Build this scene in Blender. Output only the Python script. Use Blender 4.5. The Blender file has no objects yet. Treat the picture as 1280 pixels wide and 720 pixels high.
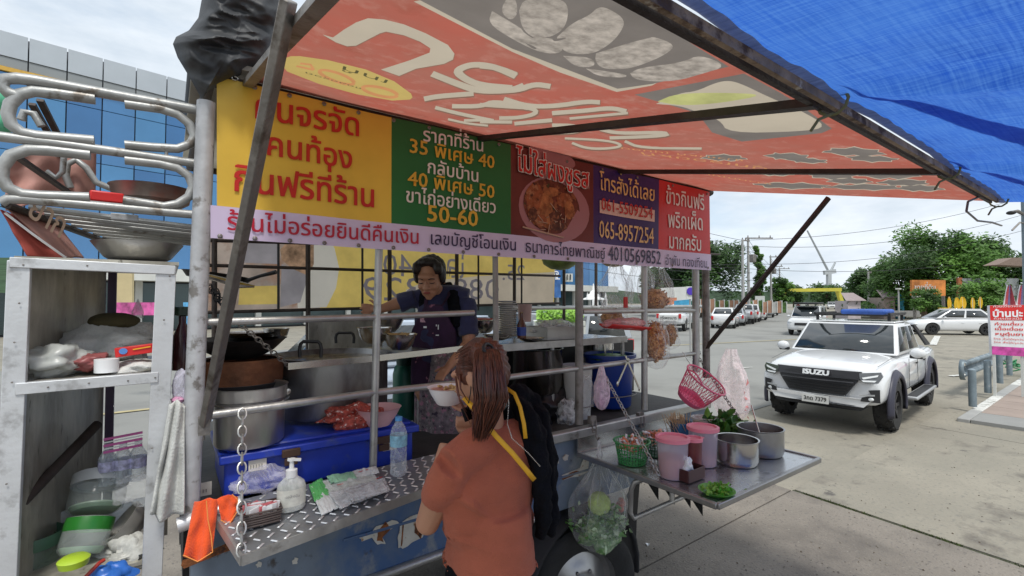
import bpy, bmesh, math, random
from mathutils import Vector as V, Matrix, noise as mnoise
random.seed(7)
R = math.radians
sc = bpy.context.scene
COL = sc.collection
# ------------------------------------------------------------------ camera, sky, sun
CAM = V((0, 0, 1.9)); FPX = 594.0; PITCH = math.atan(16/594)
HF = V((0.5862, 0.8102, 0)).normalized(); RT = V((HF.y, -HF.x, 0))
FW = HF*math.cos(PITCH) + V((0, 0, math.sin(PITCH))); UP = RT.cross(FW)
cd = bpy.data.cameras.new('camera'); cam = bpy.data.objects.new('camera', cd); COL.objects.link(cam)
cd.sensor_width = 36; cd.lens = 36*FPX/1280; cd.clip_start = 0.05; cd.clip_end = 3000
cam.matrix_world = Matrix.Translation(CAM) @ Matrix((RT, UP, -FW)).transposed().to_4x4()
sc.camera = cam
SUN_EL, SUN_AZ = R(62), R(200)
w = bpy.data.worlds.new('World'); sc.world = w; w.use_nodes = True
nt = w.node_tree; nt.nodes.clear()
def N(nt, t, **k):
    n = nt.nodes.new(t)
    for a, b in k.items():
        if a[0] == '_':
            n.inputs[int(a[1:]) if a[1:].isdigit() else a[1:].replace('_', ' ')].default_value = b
        else: setattr(n, a, b)
    return n
out = N(nt, 'ShaderNodeOutputWorld'); bg = N(nt, 'ShaderNodeBackground'); bg.inputs[1].default_value = 0.13
sky = N(nt, 'ShaderNodeTexSky', sky_type='NISHITA', sun_disc=False, sun_elevation=SUN_EL, sun_rotation=SUN_AZ)
tc = N(nt, 'ShaderNodeTexCoord'); mp = N(nt, 'ShaderNodeMapping'); mp.inputs['Scale'].default_value = (1, 1, 3.2)
n1 = N(nt, 'ShaderNodeTexNoise', _Scale=1.7, _Detail=7, _Roughness=0.58)
cr = N(nt, 'ShaderNodeValToRGB'); cr.color_ramp.elements[0].position = .2; cr.color_ramp.elements[1].position = .44
n2 = N(nt, 'ShaderNodeTexNoise', _Scale=3.0, _Detail=6, _Roughness=0.6)
cr2 = N(nt, 'ShaderNodeValToRGB'); e = cr2.color_ramp.elements
e[0].position = .3; e[0].color = (3.7, 4.25, 4.85, 1); e[1].position = .7; e[1].color = (6.2, 6.5, 6.8, 1)
mx = N(nt, 'ShaderNodeMix', data_type='RGBA')
L = nt.links.new
L(tc.outputs['Generated'], mp.inputs[0]); L(mp.outputs[0], n1.inputs[0]); L(mp.outputs[0], n2.inputs[0])
L(n1.outputs[0], cr.inputs[0]); L(n2.outputs[0], cr2.inputs[0])
hs = N(nt, 'ShaderNodeMix', data_type='RGBA'); hs.inputs[0].default_value = .45; hs.inputs[7].default_value = (3.9, 4.9, 5.7, 1)
L(sky.outputs[0], hs.inputs[6])
L(cr.outputs[0], mx.inputs[0]); L(hs.outputs[2], mx.inputs[6]); L(cr2.outputs[0], mx.inputs[7])
L(mx.outputs[2], bg.inputs[0]); L(bg.outputs[0], out.inputs[0])
sl = bpy.data.lights.new('sun', 'SUN'); sl.energy = 2.0; sl.angle = R(11); sl.color = (1, .965, .9)
so = bpy.data.objects.new('sun', sl); COL.objects.link(so)
sd = V((math.sin(SUN_AZ)*math.cos(SUN_EL), math.cos(SUN_AZ)*math.cos(SUN_EL), math.sin(SUN_EL)))
so.rotation_euler = sd.to_track_quat('Z', 'Y').to_euler(); so.location = (0, -10, 30)
sc.view_settings.view_transform = 'Standard'; sc.view_settings.look = 'None'
sc.view_settings.exposure = 0.45; sc.view_settings.gamma = 1
sc.cycles.max_bounces = 8; sc.cycles.transparent_max_bounces = 24; sc.cycles.diffuse_bounces = 4
sc.cycles.glossy_bounces = 3; sc.cycles.transmission_bounces = 4
try: sc.cycles.use_denoising = True
except Exception: pass

# ------------------------------------------------------------------ survey helpers: a sight line met with a real plane
def ray(px, py): return FW + RT*((px-640)/FPX) + UP*((360-py)/FPX)
def onY(px, py, y): d = ray(px, py); return CAM + d*(y/d.y)
def onX(px, py, x): d = ray(px, py); return CAM + d*(x/d.x)
def onZ(px, py, z=0.0): d = ray(px, py); return CAM + d*((z-CAM.z)/d.z)
def atd(px, py, d): return CAM + ray(px, py)*d
def onP(px, py, p, n): d = ray(px, py); return CAM + d*((p-CAM).dot(n)/d.dot(n))
def S(npx, d): return npx*d/FPX          # size of npx photo pixels at depth d
X, Y, Z = V((1, 0, 0)), V((0, 1, 0)), V((0, 0, 1))

# ------------------------------------------------------------------ materials
def mk(name, col, rough=.6, metal=0., var=.12, scale=6., bump=0., bscale=40., dirt=None, spec=.5, alpha=None,
       trans=0., sheen=0, stretch=None, emis=None, translucent=0., coat=0.):
    m = bpy.data.materials.new(name); m.use_nodes = True; nt = m.node_tree; L = nt.links.new
    b = nt.nodes['Principled BSDF']; o = nt.nodes['Material Output']
    b.inputs['Roughness'].default_value = rough; b.inputs['Metallic'].default_value = metal
    b.inputs['Specular IOR Level'].default_value = spec; b.inputs['Coat Weight'].default_value = coat
    tc = N(nt, 'ShaderNodeTexCoord'); src = tc.outputs['Object']
    if stretch:
        mp = N(nt, 'ShaderNodeMapping'); mp.inputs['Scale'].default_value = stretch; L(src, mp.inputs[0]); src = mp.outputs[0]
    nz = N(nt, 'ShaderNodeTexNoise', _Scale=scale, _Detail=6, _Roughness=.6); L(src, nz.inputs[0])
    r = N(nt, 'ShaderNodeValToRGB'); L(nz.outputs[0], r.inputs[0]); e = r.color_ramp.elements
    c = V(col[:3]); a = c*(1-var); h = c*(1+var)
    e[0].position = .3; e[0].color = (*a, 1); e[1].position = .7; e[1].color = (*[min(1, q) for q in h], 1)
    co = r.outputs[0]
    if dirt:                                       # list of (colour, threshold, scale, softness)
        for (dc, th, ds, sf) in dirt:
            n2 = N(nt, 'ShaderNodeTexNoise', _Scale=ds, _Detail=7, _Roughness=.62); L(src, n2.inputs[0])
            rr = N(nt, 'ShaderNodeMapRange'); rr.inputs[1].default_value = th-sf; rr.inputs[2].default_value = th+sf; L(n2.outputs[0], rr.inputs[0])
            mm = N(nt, 'ShaderNodeMix', data_type='RGBA'); L(rr.outputs[0], mm.inputs[0]); L(co, mm.inputs[6]); mm.inputs[7].default_value = (*dc, 1); co = mm.outputs[2]
    L(co, b.inputs['Base Color'])
    if bump:
        nb = N(nt, 'ShaderNodeTexNoise', _Scale=bscale, _Detail=5); L(src, nb.inputs[0])
        bp = N(nt, 'ShaderNodeBump', _Strength=bump, _Distance=.01); L(nb.outputs[0], bp.inputs['Height']); L(bp.outputs[0], b.inputs['Normal'])
    if rough < .9 and not trans:
        mr = N(nt, 'ShaderNodeMapRange'); mr.inputs[3].default_value = max(.03, rough-.08); mr.inputs[4].default_value = min(1, rough+.12)
        L(nz.outputs[0], mr.inputs[0]); L(mr.outputs[0], b.inputs['Roughness'])
    if alpha is not None: b.inputs['Alpha'].default_value = alpha
    if trans: b.inputs['Transmission Weight'].default_value = trans; b.inputs['IOR'].default_value = 1.2
    if sheen: b.inputs['Sheen Weight'].default_value = sheen
    if emis: b.inputs['Emission Color'].default_value = (*col[:3], 1); b.inputs['Emission Strength'].default_value = emis
    if translucent:
        t = N(nt, 'ShaderNodeBsdfTranslucent'); L(co, t.inputs[0]); ms = N(nt, 'ShaderNodeMixShader'); ms.inputs[0].default_value = translucent
        L(b.outputs[0], ms.inputs[1]); L(t.outputs[0], ms.inputs[2]); L(ms.outputs[0], o.inputs[0])
    return m
def clear(name, tint=(1, 1, 1), op=.18, wr=6., rough=.08, edge=.22):
    "thin clear plastic: mostly see-through, milky where it creases, glossy"
    m = bpy.data.materials.new(name); m.use_nodes = True; nt = m.node_tree; L = nt.links.new; nt.nodes.clear()
    o = N(nt, 'ShaderNodeOutputMaterial'); b = N(nt, 'ShaderNodeBsdfPrincipled'); b.inputs['Base Color'].default_value = (*tint, 1)
    b.inputs['Roughness'].default_value = rough; t = N(nt, 'ShaderNodeBsdfTransparent'); ms = N(nt, 'ShaderNodeMixShader')
    tc = N(nt, 'ShaderNodeTexCoord'); nz = N(nt, 'ShaderNodeTexNoise', _Scale=wr, _Detail=6, _Roughness=.7, _Distortion=1.2); L(tc.outputs['Object'], nz.inputs[0])
    mr = N(nt, 'ShaderNodeMapRange'); mr.inputs[1].default_value = .4; mr.inputs[2].default_value = .75; mr.inputs[3].default_value = op*.5; mr.inputs[4].default_value = min(1, op*2.4)
    L(nz.outputs[0], mr.inputs[0]); lw = N(nt, 'ShaderNodeLayerWeight', _Blend=.35); ad = N(nt, 'ShaderNodeMath', operation='MULTIPLY_ADD'); ad.use_clamp = True
    L(lw.outputs['Facing'], ad.inputs[0]); ad.inputs[1].default_value = edge; L(mr.outputs[0], ad.inputs[2])
    bp = N(nt, 'ShaderNodeBump', _Strength=.8, _Distance=.02); L(nz.outputs[0], bp.inputs['Height']); L(bp.outputs[0], b.inputs['Normal'])
    L(ad.outputs[0], ms.inputs[0]); L(t.outputs[0], ms.inputs[1]); L(b.outputs[0], ms.inputs[2]); L(ms.outputs[0], o.inputs[0])
    return m
RUST = (.16, .06, .025)
MT = dict(
 galv=mk('galvanised_tube', (.42, .42, .41), .42, .75, .22, 9, .15, 60, dirt=[((.13, .11, .09), .66, 5, .05)]),
 galvw=mk('white_zinc_tube', (.45, .46, .48), .5, .25, .2, 9, .2, 50, dirt=[((.2, .19, .18), .60, 14, .04)]),
 steel=mk('stainless_steel', (.55, .54, .52), .22, 1, .1, 4, .04, 30),
 steeld=mk('dull_steel', (.36, .36, .36), .36, .9, .2, 5, .1, 40),
 alu=mk('aluminium_frame', (.62, .64, .66), .45, .45, .1, 6, .1, 60, dirt=[((.3, .3, .3), .63, 7, .06)]),
 aluin=mk('stained_aluminium_sheet', (.42, .40, .34), .35, .3, .3, 9, .15, 40, stretch=(1, 1, .35), dirt=[((.2, .185, .15), .54, 7, .12), ((.1, .09, .07), .66, 26, .05)]),
 tread=mk('tread_plate_steel', (.36, .38, .41), .36, .7, .18, 6, .1, 80, dirt=[((.2, .19, .18), .62, 3, .08)]),
 treadb=mk('worn_tread_steel', (.75, .77, .8), .3, .6, .1, 20),
 dark=mk('dark_brown_steel', (.055, .043, .038), .55, .4, .4, 9, .25, 50),
 strut=mk('grey_strut_steel', (.23, .215, .2), .5, .45, .3, 7, .3, 60, dirt=[((.1, .085, .07), .6, 9, .06)]),
 rusty=mk('rusty_steel', (.33, .25, .18), .75, .1, .4, 9, .5, 50, dirt=[((.1, .06, .04), .56, 14, .05), ((.6, .57, .5), .62, 10, .03)]),
 black=mk('black_plastic', (.012, .012, .013), .5, 0, .2, 10),
 rubber=mk('tyre_rubber', (.022, .022, .022), .8, 0, .3, 20, .3, 60),
 body=mk('blue_grey_truck_paint', (.145, .185, .24), .5, .15, .25, 3.2, .15, 30, stretch=(1, 1, .8),
      dirt=[((.06, .12, .26), .56, 2.3, .07), ((.24, .26, .28), .6, 5, .05), ((.42, .43, .42), .665, 4.2, .01), ((.16, .06, .03), .7, 5.2, .01), ((.06, .055, .055), .66, 11, .04)]),
 rustp=mk('rust_patch', (.19, .065, .02), .85, 0, .6, 22, .5, 80, dirt=[((.05, .02, .012), .55, 30, .06)]),
 primer=mk('bare_primer', (.5, .49, .45), .75, 0, .12, 14, .3, 60, dirt=[((.3, .17, .08), .6, 25, .05)]),
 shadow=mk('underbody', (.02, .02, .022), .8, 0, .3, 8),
 glassd=mk('dark_car_glass', (.02, .025, .028), .05, 0, .1, 2, spec=.8, coat=.4),
 white=mk('white_paint', (.8, .8, .79), .25, 0, .03, 3, coat=.6),
 whitep=mk('white_plastic', (.78, .79, .8), .4, 0, .04, 5),
 cream=mk('cream_plastic', (.66, .63, .55), .5, 0, .06, 5),
 blue=mk('blue_plastic', (.015, .045, .42), .38, 0, .12, 6, .08, 40, dirt=[((.06, .09, .3), .62, 9, .06)]),
 blueb=mk('dark_blue_plastic', (.008, .04, .26), .35, 0, .12, 6),
 pink=mk('pink_plastic', (.8, .13, .25), .4, 0, .08, 6),
 pinkl=mk('pale_pink_plastic', (.75, .45, .47), .4, 0, .06, 6),
 pinkc=mk('pink_lid_plastic', (.85, .25, .33), .45, 0, .06, 6),
 red=mk('red_plastic', (.62, .02, .02), .4, 0, .1, 6),
 green=mk('green_plastic', (.02, .22, .08), .4, 0, .12, 6),
 greens=mk('gas_cylinder_green', (.015, .12, .075), .4, .1, .15, 6),
 leaf=mk('herb_leaf', (.07, .2, .025), .5, 0, .35, 14),
 lime=mk('lime_green_leaf', (.22, .42, .05), .55, 0, .3, 20),
 lettuce=mk('pale_cabbage', (.42, .56, .16), .55, 0, .35, 26, .4, 60),
 orange=mk('orange_cloth', (.75, .085, .012), .9, 0, .1, 12, .5, 220, sheen=.3),
 pipe=mk('orange_piping', (.9, .33, .08), .8),
 rag=mk('grey_white_cloth', (.5, .51, .49), .9, 0, .2, 9, .5, 120, sheen=.3),
 navy=mk('navy_cloth', (.028, .03, .085), .9, 0, .2, 9, .4, 180, sheen=.2),
 blackc=mk('black_cloth', (.005, .0055, .008), .95, 0, .3, 9, .8, 60, spec=.15),
 purple=mk('purple_apron', (.035, .01, .035), .9, 0, .25, 9, .3, 120),
 shirt=mk('terracotta_cotton', (.40, .105, .055), .9, 0, .1, 9, .5, 260, sheen=.08),
 skin=mk('skin', (.47, .24, .15), .5, 0, .08, 9, .06, 90),
 skinb=mk('tan_skin', (.44, .215, .125), .5, 0, .1, 9, .06, 90),
 lip=mk('lips', (.32, .08, .06), .45),
 hairb=mk('black_hair', (.018, .013, .012), .42, 0, .5, 60, .4, 90, stretch=(1, 1, .15)),
 hair=mk('brown_dyed_hair', (.1, .03, .017), .38, 0, .55, 60, .3, 90, stretch=(1, 1, .1)),
 yellow=mk('yellow_strap', (.8, .42, .02), .6, 0, .08, 12),
 wood=mk('pale_wood_skewer', (.6, .42, .25), .7, 0, .2, 12),
 concrete=mk('concrete', (.285, .26, .21), .88, 0, .15, .8, .5, 50, dirt=[((.23, .215, .175), .56, 1.1, .16), ((.14, .125, .105), .62, 1.7, .06), ((.11, .10, .09), .67, 3.1, .02), ((.19, .18, .155), .62, 26, .08)]),
 slabd=mk('darker_concrete', (.22, .195, .165), .88, 0, .2, 1.1, .7, 60, dirt=[((.13, .115, .1), .58, 1.6, .12), ((.12, .11, .1), .62, 40, .05), ((.3, .28, .24), .66, 50, .04)]),
 asphalt=mk('worn_road', (.24, .24, .225), .85, 0, .1, .3, .3, 30, dirt=[((.18, .18, .17), .58, .35, .08)]),
 paint=mk('road_paint', (.6, .6, .57), .8, 0, .15, 5, dirt=[((.3, .29, .26), .58, 9, .05)]),
 painty=mk('faded_yellow_road_paint', (.42, .36, .2), .8, 0, .15, 5),
 moss=mk('mossy_joint', (.05, .075, .015), .95, 0, .6, 14, .8, 60),
 wall=mk('pale_wall', (.6, .61, .58), .8, 0, .08, 1.5),
 bark=mk('bark', (.1, .075, .05), .9, 0, .3, 4, .5, 20),
 polec=mk('concrete_pole', (.33, .33, .32), .85, 0, .12, 3),
 wire=mk('cable_black', (.03, .03, .035), .7),
 clear=clear('clear_plastic'), clearb=clear('clear_bag', (.95, .97, 1), .085, 13), milky=clear('milky_bag', (.9, .92, .93), .42, 12, .25),
 pinkbag=clear('pink_white_bag', (.95, .8, .82), .3, 10, .3), bottle=clear('clear_bottle', (.85, .93, 1), .22, 14, .05),
 jar=mk('frosted_jar', (.74, .64, .76), .3, 0, .03, 4, alpha=.42), glass=clear('shop_glass', (.6, .7, .75), .2, 1, .02),
)

def weave(m, cols, sc_=260, amt=.5):
    "adds a woven two-way thread pattern to a cloth material"
    nt = m.node_tree; L = nt.links.new; b = nt.nodes['Principled BSDF']; src = b.inputs['Base Color'].links[0].from_socket
    tc = N(nt, 'ShaderNodeTexCoord'); o = []
    for s_ in ((sc_, sc_*.04, 1), (sc_*.04, sc_, 1)):
        mp = N(nt, 'ShaderNodeMapping'); mp.inputs['Scale'].default_value = s_; L(tc.outputs['Object'], mp.inputs[0])
        nz = N(nt, 'ShaderNodeTexNoise', _Scale=1., _Detail=3); L(mp.outputs[0], nz.inputs[0]); o.append(nz)
    a = N(nt, 'ShaderNodeMath', operation='ADD'); L(o[0].outputs[0], a.inputs[0]); L(o[1].outputs[0], a.inputs[1])
    r = N(nt, 'ShaderNodeMapRange'); r.inputs[1].default_value = .8; r.inputs[2].default_value = 1.25; r.inputs[4].default_value = amt; L(a.outputs[0], r.inputs[0])
    mm = N(nt, 'ShaderNodeMix', data_type='RGBA'); L(r.outputs[0], mm.inputs[0]); L(src, mm.inputs[6]); mm.inputs[7].default_value = (*cols, 1)
    for l in list(src.links): L(mm.outputs[2], l.to_socket) if l.to_node != mm else None
    bp = N(nt, 'ShaderNodeBump', _Strength=.25, _Distance=.004); L(a.outputs[0], bp.inputs['Height']); L(bp.outputs[0], b.inputs['Normal'])
    return m
# ------------------------------------------------------------------ mesh building
class MB:
    def __init__(s): s.v = []; s.f = []; s.m = []
    def add(s, vs, fs, mi=0):
        n = len(s.v); s.v += [V(q) for q in vs]; s.f += [tuple(i+n for i in f) for f in fs]; s.m += [mi]*len(fs); return s
    def box(s, c, size, rz=0, mi=0, M=None):
        a, b, d = [q/2 for q in size]
        vs = [V((i*a, j*b, k*d)) for i in (-1, 1) for j in (-1, 1) for k in (-1, 1)]
        M = M or Matrix.Rotation(rz, 3, 'Z'); c = V(c)
        return s.add([c+M@q for q in vs], [(0, 1, 3, 2), (4, 6, 7, 5), (0, 4, 5, 1), (2, 3, 7, 6), (0, 2, 6, 4), (1, 5, 7, 3)], mi)
    def bar(s, p, q, w, h, up=Z, mi=0):
        p, q = V(p), V(q); d = (q-p).normalized(); a = d.cross(up)
        if a.length < 1e-4: a = d.cross(X)
        a.normalize(); b = a.cross(d)
        vs = [o+a*i*w/2+b*j*h/2 for o in (p, q) for i, j in ((-1, -1), (1, -1), (1, 1), (-1, 1))]
        return s.add(vs, [(0, 1, 2, 3), (7, 6, 5, 4), (0, 4, 5, 1), (1, 5, 6, 2), (2, 6, 7, 3), (3, 7, 4, 0)], mi)
    def tube(s, pts, r, n=8, closed=False, cap=True, mi=0, flat=1.):
        pts = [V(p) for p in pts]; K = len(pts); rs = r if hasattr(r, '__len__') else [r]*K
        prev = None; vs = []
        for i, p in enumerate(pts):
            if closed: t = pts[(i+1) % K]-pts[i-1]
            else: t = pts[min(i+1, K-1)]-pts[max(i-1, 0)]
            if t.length < 1e-9: t = V((0, 0, 1))
            t.normalize()
            if prev is None:
                u = t.cross(Z)
                if u.length < .05: u = t.cross(X)
            else: u = prev-t*prev.dot(t)
            if u.length < 1e-6: u = t.orthogonal()
            u.normalize(); prev = u; b = t.cross(u)
            vs += [p+(u*math.cos(2*math.pi*k/n)+b*math.sin(2*math.pi*k/n)*flat)*rs[i] for k in range(n)]
        fs = []
        for i in range(K if closed else K-1):
            j = (i+1) % K
            fs += [(i*n+k, i*n+(k+1) % n, j*n+(k+1) % n, j*n+k) for k in range(n)]
        if cap and not closed: fs += [tuple(range(n-1, -1, -1)), tuple((K-1)*n+k for k in range(n))]
        return s.add(vs, fs, mi)
    def lathe(s, prof, c=(0, 0, 0), n=24, M=None, mi=0, sq=(1, 1)):
        c = V(c); M = M or Matrix.Identity(3); vs = []; K = len(prof)
        for r, z in prof:
            r = max(r, 1e-5)
            vs += [c+M@V((r*sq[0]*math.cos(2*math.pi*k/n), r*sq[1]*math.sin(2*math.pi*k/n), z)) for k in range(n)]
        fs = [(i*n+k, i*n+(k+1) % n, (i+1)*n+(k+1) % n, (i+1)*n+k) for i in range(K-1) for k in range(n)]
        return s.add(vs, fs, mi)
    def ball(s, c, r, nu=14, nv=9, M=None, mi=0):
        r = (r, r, r) if not hasattr(r, '__len__') else r; M = M or Matrix.Identity(3); c = V(c); vs = []
        for j in range(nv+1):
            ph = math.pi*j/nv
            for k in range(nu):
                th = 2*math.pi*k/nu; sp = max(math.sin(ph), 1e-4)
                vs.append(c+M@V((r[0]*sp*math.cos(th), r[1]*sp*math.sin(th), -r[2]*math.cos(ph))))
        return s.add(vs, [(j*nu+k, j*nu+(k+1) % nu, (j+1)*nu+(k+1) % nu, (j+1)*nu+k) for j in range(nv) for k in range(nu)], mi)
    def poly(s, pts, mi=0): return s.add(pts, [tuple(range(len(pts)))], mi)
    def prism(s, pts, d, mi=0):
        pts = [V(p) for p in pts]; n = len(pts); d = V(d)
        return s.add(pts+[p+d for p in pts], [tuple(range(n)), tuple(range(2*n-1, n-1, -1))]+[(i, i+n, (i+1) % n+n, (i+1) % n) for i in range(n)], mi)
    def grid(s, fn, nu, nv, mi=0):
        vs = [fn(i/nu, j/nv) for j in range(nv+1) for i in range(nu+1)]
        return s.add(vs, [(j*(nu+1)+i, j*(nu+1)+i+1, (j+1)*(nu+1)+i+1, (j+1)*(nu+1)+i) for j in range(nv) for i in range(nu)], mi)
    def merge(s, o, M=None, mi=0): return s.add([(M@q if M else q) for q in o.v], o.f, mi)
def wloc(o):
    l = V((0, 0, 0))
    while o is not None: l += o.location; o = o.parent
    return l
def tag(o, label=None, cat=None, group=None, kind=None):
    if label: o['label'] = label
    if cat: o['category'] = cat
    if group: o['group'] = group
    if kind: o['kind'] = kind
    return o
def mesh_of(name, mb, mats, smooth=True, ang=.7, doubles=0):
    me = bpy.data.meshes.new(name); me.from_pydata([tuple(q) for q in mb.v], [], mb.f)
    mats = mats if isinstance(mats, (list, tuple)) else [mats]
    for m in mats: me.materials.append(MT[m] if isinstance(m, str) else m)
    if len(mats) > 1: me.polygons.foreach_set('material_index', mb.m)
    bm = bmesh.new(); bm.from_mesh(me)
    if doubles: bmesh.ops.remove_doubles(bm, verts=bm.verts, dist=doubles)
    bmesh.ops.recalc_face_normals(bm, faces=bm.faces); bm.to_mesh(me); bm.free()
    if smooth: me.polygons.foreach_set('use_smooth', [True]*len(me.polygons)); me.set_sharp_from_angle(angle=ang)
    me.update(); return me
def obj(name, mb, mats, parent=None, label=None, cat=None, group=None, kind=None, smooth=True, ang=.7, bevel=0, sub=0, solid=0,
        local=False, base=None, doubles=0, disp=None):
    "links ONE mesh object. World-space geometry is made relative to its parent (or to base) unless local."
    off = V((0, 0, 0))
    if not local:
        if parent is not None: off = wloc(parent)
        elif base is not None: off = V(base)
        elif mb.v:
            xs = [q.x for q in mb.v]; ys = [q.y for q in mb.v]; zs = [q.z for q in mb.v]
            off = V(((min(xs)+max(xs))/2, (min(ys)+max(ys))/2, min(zs)))
        if off.length: mb.v = [q-off for q in mb.v]
    me = mesh_of(name, mb, mats, smooth, ang, doubles)
    o = bpy.data.objects.new(name, me); COL.objects.link(o)
    if parent is not None: o.parent = parent
    elif not local: o.location = off
    if sub: q = o.modifiers.new('s', 'SUBSURF'); q.levels = q.render_levels = sub
    if solid: q = o.modifiers.new('t', 'SOLIDIFY'); q.thickness = solid; q.offset = 0
    if bevel: q = o.modifiers.new('b', 'BEVEL'); q.width = bevel; q.segments = 2; q.limit_method = 'ANGLE'; q.angle_limit = .6
    return tag(o, label, cat, group, kind)
def thing(name, label, cat, loc=(0, 0, 0), group=None, rz=0, kind=None):
    o = bpy.data.objects.new(name, None); COL.objects.link(o); o.location = loc; o.rotation_euler = (0, 0, rz); o.empty_display_size = .1
    return tag(o, label, cat, group, kind)
KIDS = {}
def children(o): return [c for c in bpy.data.objects if c.parent == o]
def copy_tree(o, parent=None):
    c = o.copy(); COL.objects.link(c)
    if parent is not None: c.parent = parent
    for ch in children(o): copy_tree(ch, c)
    return c
def evalmesh(mb, mods, mats, smooth=True):
    "temporary object + modifiers, baked to one mesh"
    me = mesh_of('tmp', mb, mats, smooth); o = bpy.data.objects.new('tmp', me); COL.objects.link(o)
    tmp = []
    for t, k in mods:
        q = o.modifiers.new('m', t)
        for a, b in k.items():
            if isinstance(b, MB):
                c = bpy.data.objects.new('cut', mesh_of('cut', b, 'black', False)); COL.objects.link(c); tmp.append(c); b = c
            setattr(q, a, b)
    bpy.context.view_layer.update()
    r = bpy.data.meshes.new_from_object(o.evaluated_get(bpy.context.evaluated_depsgraph_get()))
    bpy.data.objects.remove(o)
    for c in tmp: bpy.data.objects.remove(c)
    if smooth: r.polygons.foreach_set('use_smooth', [True]*len(r.polygons)); r.set_sharp_from_angle(angle=.9)
    return r
def fused(name, mb, mat, parent, voxel=.006, it=4, fac=.5, dispfn=None, ang=None):
    "fuses overlapping shapes into one continuous skin"
    off = wloc(parent) if parent is not None else V((0, 0, 0)); mb.v = [q-off for q in mb.v]
    me = evalmesh(mb, [('REMESH', dict(mode='VOXEL', voxel_size=voxel)), ('SMOOTH', dict(factor=fac, iterations=it))], mat)
    me.name = name
    if dispfn:
        for vv in me.vertices: vv.co = dispfn(vv.co, vv.normal, off)
    me.polygons.foreach_set('use_smooth', [True]*len(me.polygons))
    try: me.attributes.remove(me.attributes['sharp_edge'])
    except Exception: pass
    if not len(me.materials): me.materials.append(MT[mat] if isinstance(mat, str) else mat)
    o = bpy.data.objects.new(name, me); COL.objects.link(o); o.parent = parent
    return o
# ------------------------------------------------------------------ lettering (flat print), laid glyph by glyph
GL = {}
def _txt(s, bold):
    cu = bpy.data.curves.new('t', 'FONT'); cu.body = s; cu.size = 1; cu.resolution_u = 2; cu.offset = bold; cu.fill_mode = 'FRONT'
    o = bpy.data.objects.new('t', cu); COL.objects.link(o); bpy.context.view_layer.update()
    me = bpy.data.meshes.new_from_object(o.evaluated_get(bpy.context.evaluated_depsgraph_get()))
    vs = [v.co.copy() for v in me.vertices]; fs = [tuple(p.vertices) for p in me.polygons]
    bpy.data.objects.remove(o); bpy.data.meshes.remove(me); bpy.data.curves.remove(cu); return vs, fs
def glyph(c, bold):
    k = c; bold = 0
    if k not in GL:
        xI = max(v.x for v in _txt('I', 0)[0]); a = max(v.x for v in _txt(c+'I', 0)[0])-xI
        vs, fs = _txt(c, bold) if c != ' ' else ([], [])
        GL[k] = (vs, fs, a)
    return GL[k]
UPV = '\u0e31\u0e34\u0e35\u0e36\u0e37\u0e4d'; TONE = '\u0e48\u0e49\u0e4a\u0e4b\u0e4c'
def text(mb, s, p0, p1, up, hs=1., bold=.02, off=V((0, 0, 0)), mi=0, track=0., stretch=True):
    "baseline from p0 to p1, heights scaled by hs relative to the width fit; up is a world vector"
    p0, p1, up = V(p0), V(p1), V(up).normalized(); x = 0; items = []; prev = ''
    for c in s:
        vs, fs, a = glyph(c, bold); dy = .26 if (c in TONE and prev in UPV and prev) else 0; dx = 0
        items.append((vs, fs, x+dx, dy)); x += a+(track if a > .05 else 0); prev = c
    W = (p1-p0).length; k = W/x; d = (p1-p0).normalized()
    nn = d.cross(up).normalized()
    bb_ = bold*1.15; cp = [(0, 0)] if bold < .001 else [(-bb_, -bb_*.6), (bb_, -bb_*.6), (-bb_, bb_*.6), (bb_, bb_*.6)]
    for q, (vs, fs, xx, dy) in enumerate(items):
        for r, (ex, ey) in enumerate(cp): mb.add([p0+off+nn*(.0008*(q % 2)+.0002*r)+d*((v.x+xx+ex)*k)+up*((v.y+dy+ey)*k*hs) for v in vs], fs, mi)
    return mb
# ================================================================== SETTING
def sheet(name, pts, z, mat, label=None, kind='structure', th=0, **k):
    mb = MB(); P = [V((p[0], p[1], z)) for p in pts]
    if th: mb.prism(P, (0, 0, -th))
    else: mb.poly(P)
    return obj(name, mb, mat, kind=kind, smooth=False, **k)
def gz(px, py, z=0): q = onZ(px, py, z); return (q.x, q.y)
sheet('ground', [(-600, -600), (900, -600), (900, 900), (-600, 900)], -.02, 'concrete')
# the road runs past the truck, then bends away towards the bridge
ra = onZ(985, 384)
sheet('road', [(-60, 4.3), (8, 4.3), (17, 4.6), (28, 7), (300, 145), (300, 185), (60, 62), (20, 26), (0, 19), (-60, 12)], -.012, 'asphalt')
# forecourt: cast slabs with open joints, right of the truck (joint lines read off the ground)
ja, jb = V((*gz(990, 613), 0)), V((*gz(1280, 710), 0)); jc = V((*gz(1165, 521), 0))
jd = (jb-ja); je = (jc-ja)
fc = thing('forecourt', None, None, (0, 0, 0), kind='structure')
def slab(a, b, c, d, mat, z=0.0):
    mb = MB(); P = [V(q) for q in (a, b, c, d)]; cen = sum(P, V())/4
    P = [q+(cen-q).normalized()*.012 for q in P]
    mb.prism([q+V((0, 0, z)) for q in P], (0, 0, -.018)); return obj('slab', mb, mat, parent=fc, smooth=False)
jl = jd.normalized(); jw = je.normalized()
gap = jw*.03
for i in range(-1, 2):
    for j in range(-2, 2):
        o = ja+jl*(3.4*i)+jw*(4.2*j)+(gap if j >= 0 else V())
        if i < 0 and j >= 0: continue
        slab(o, o+jl*3.4, o+jl*3.4+jw*4.2, o+jw*4.2, 'slabd' if j < 0 else 'concrete', .004)
random.seed(3); mb = MB()
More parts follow.
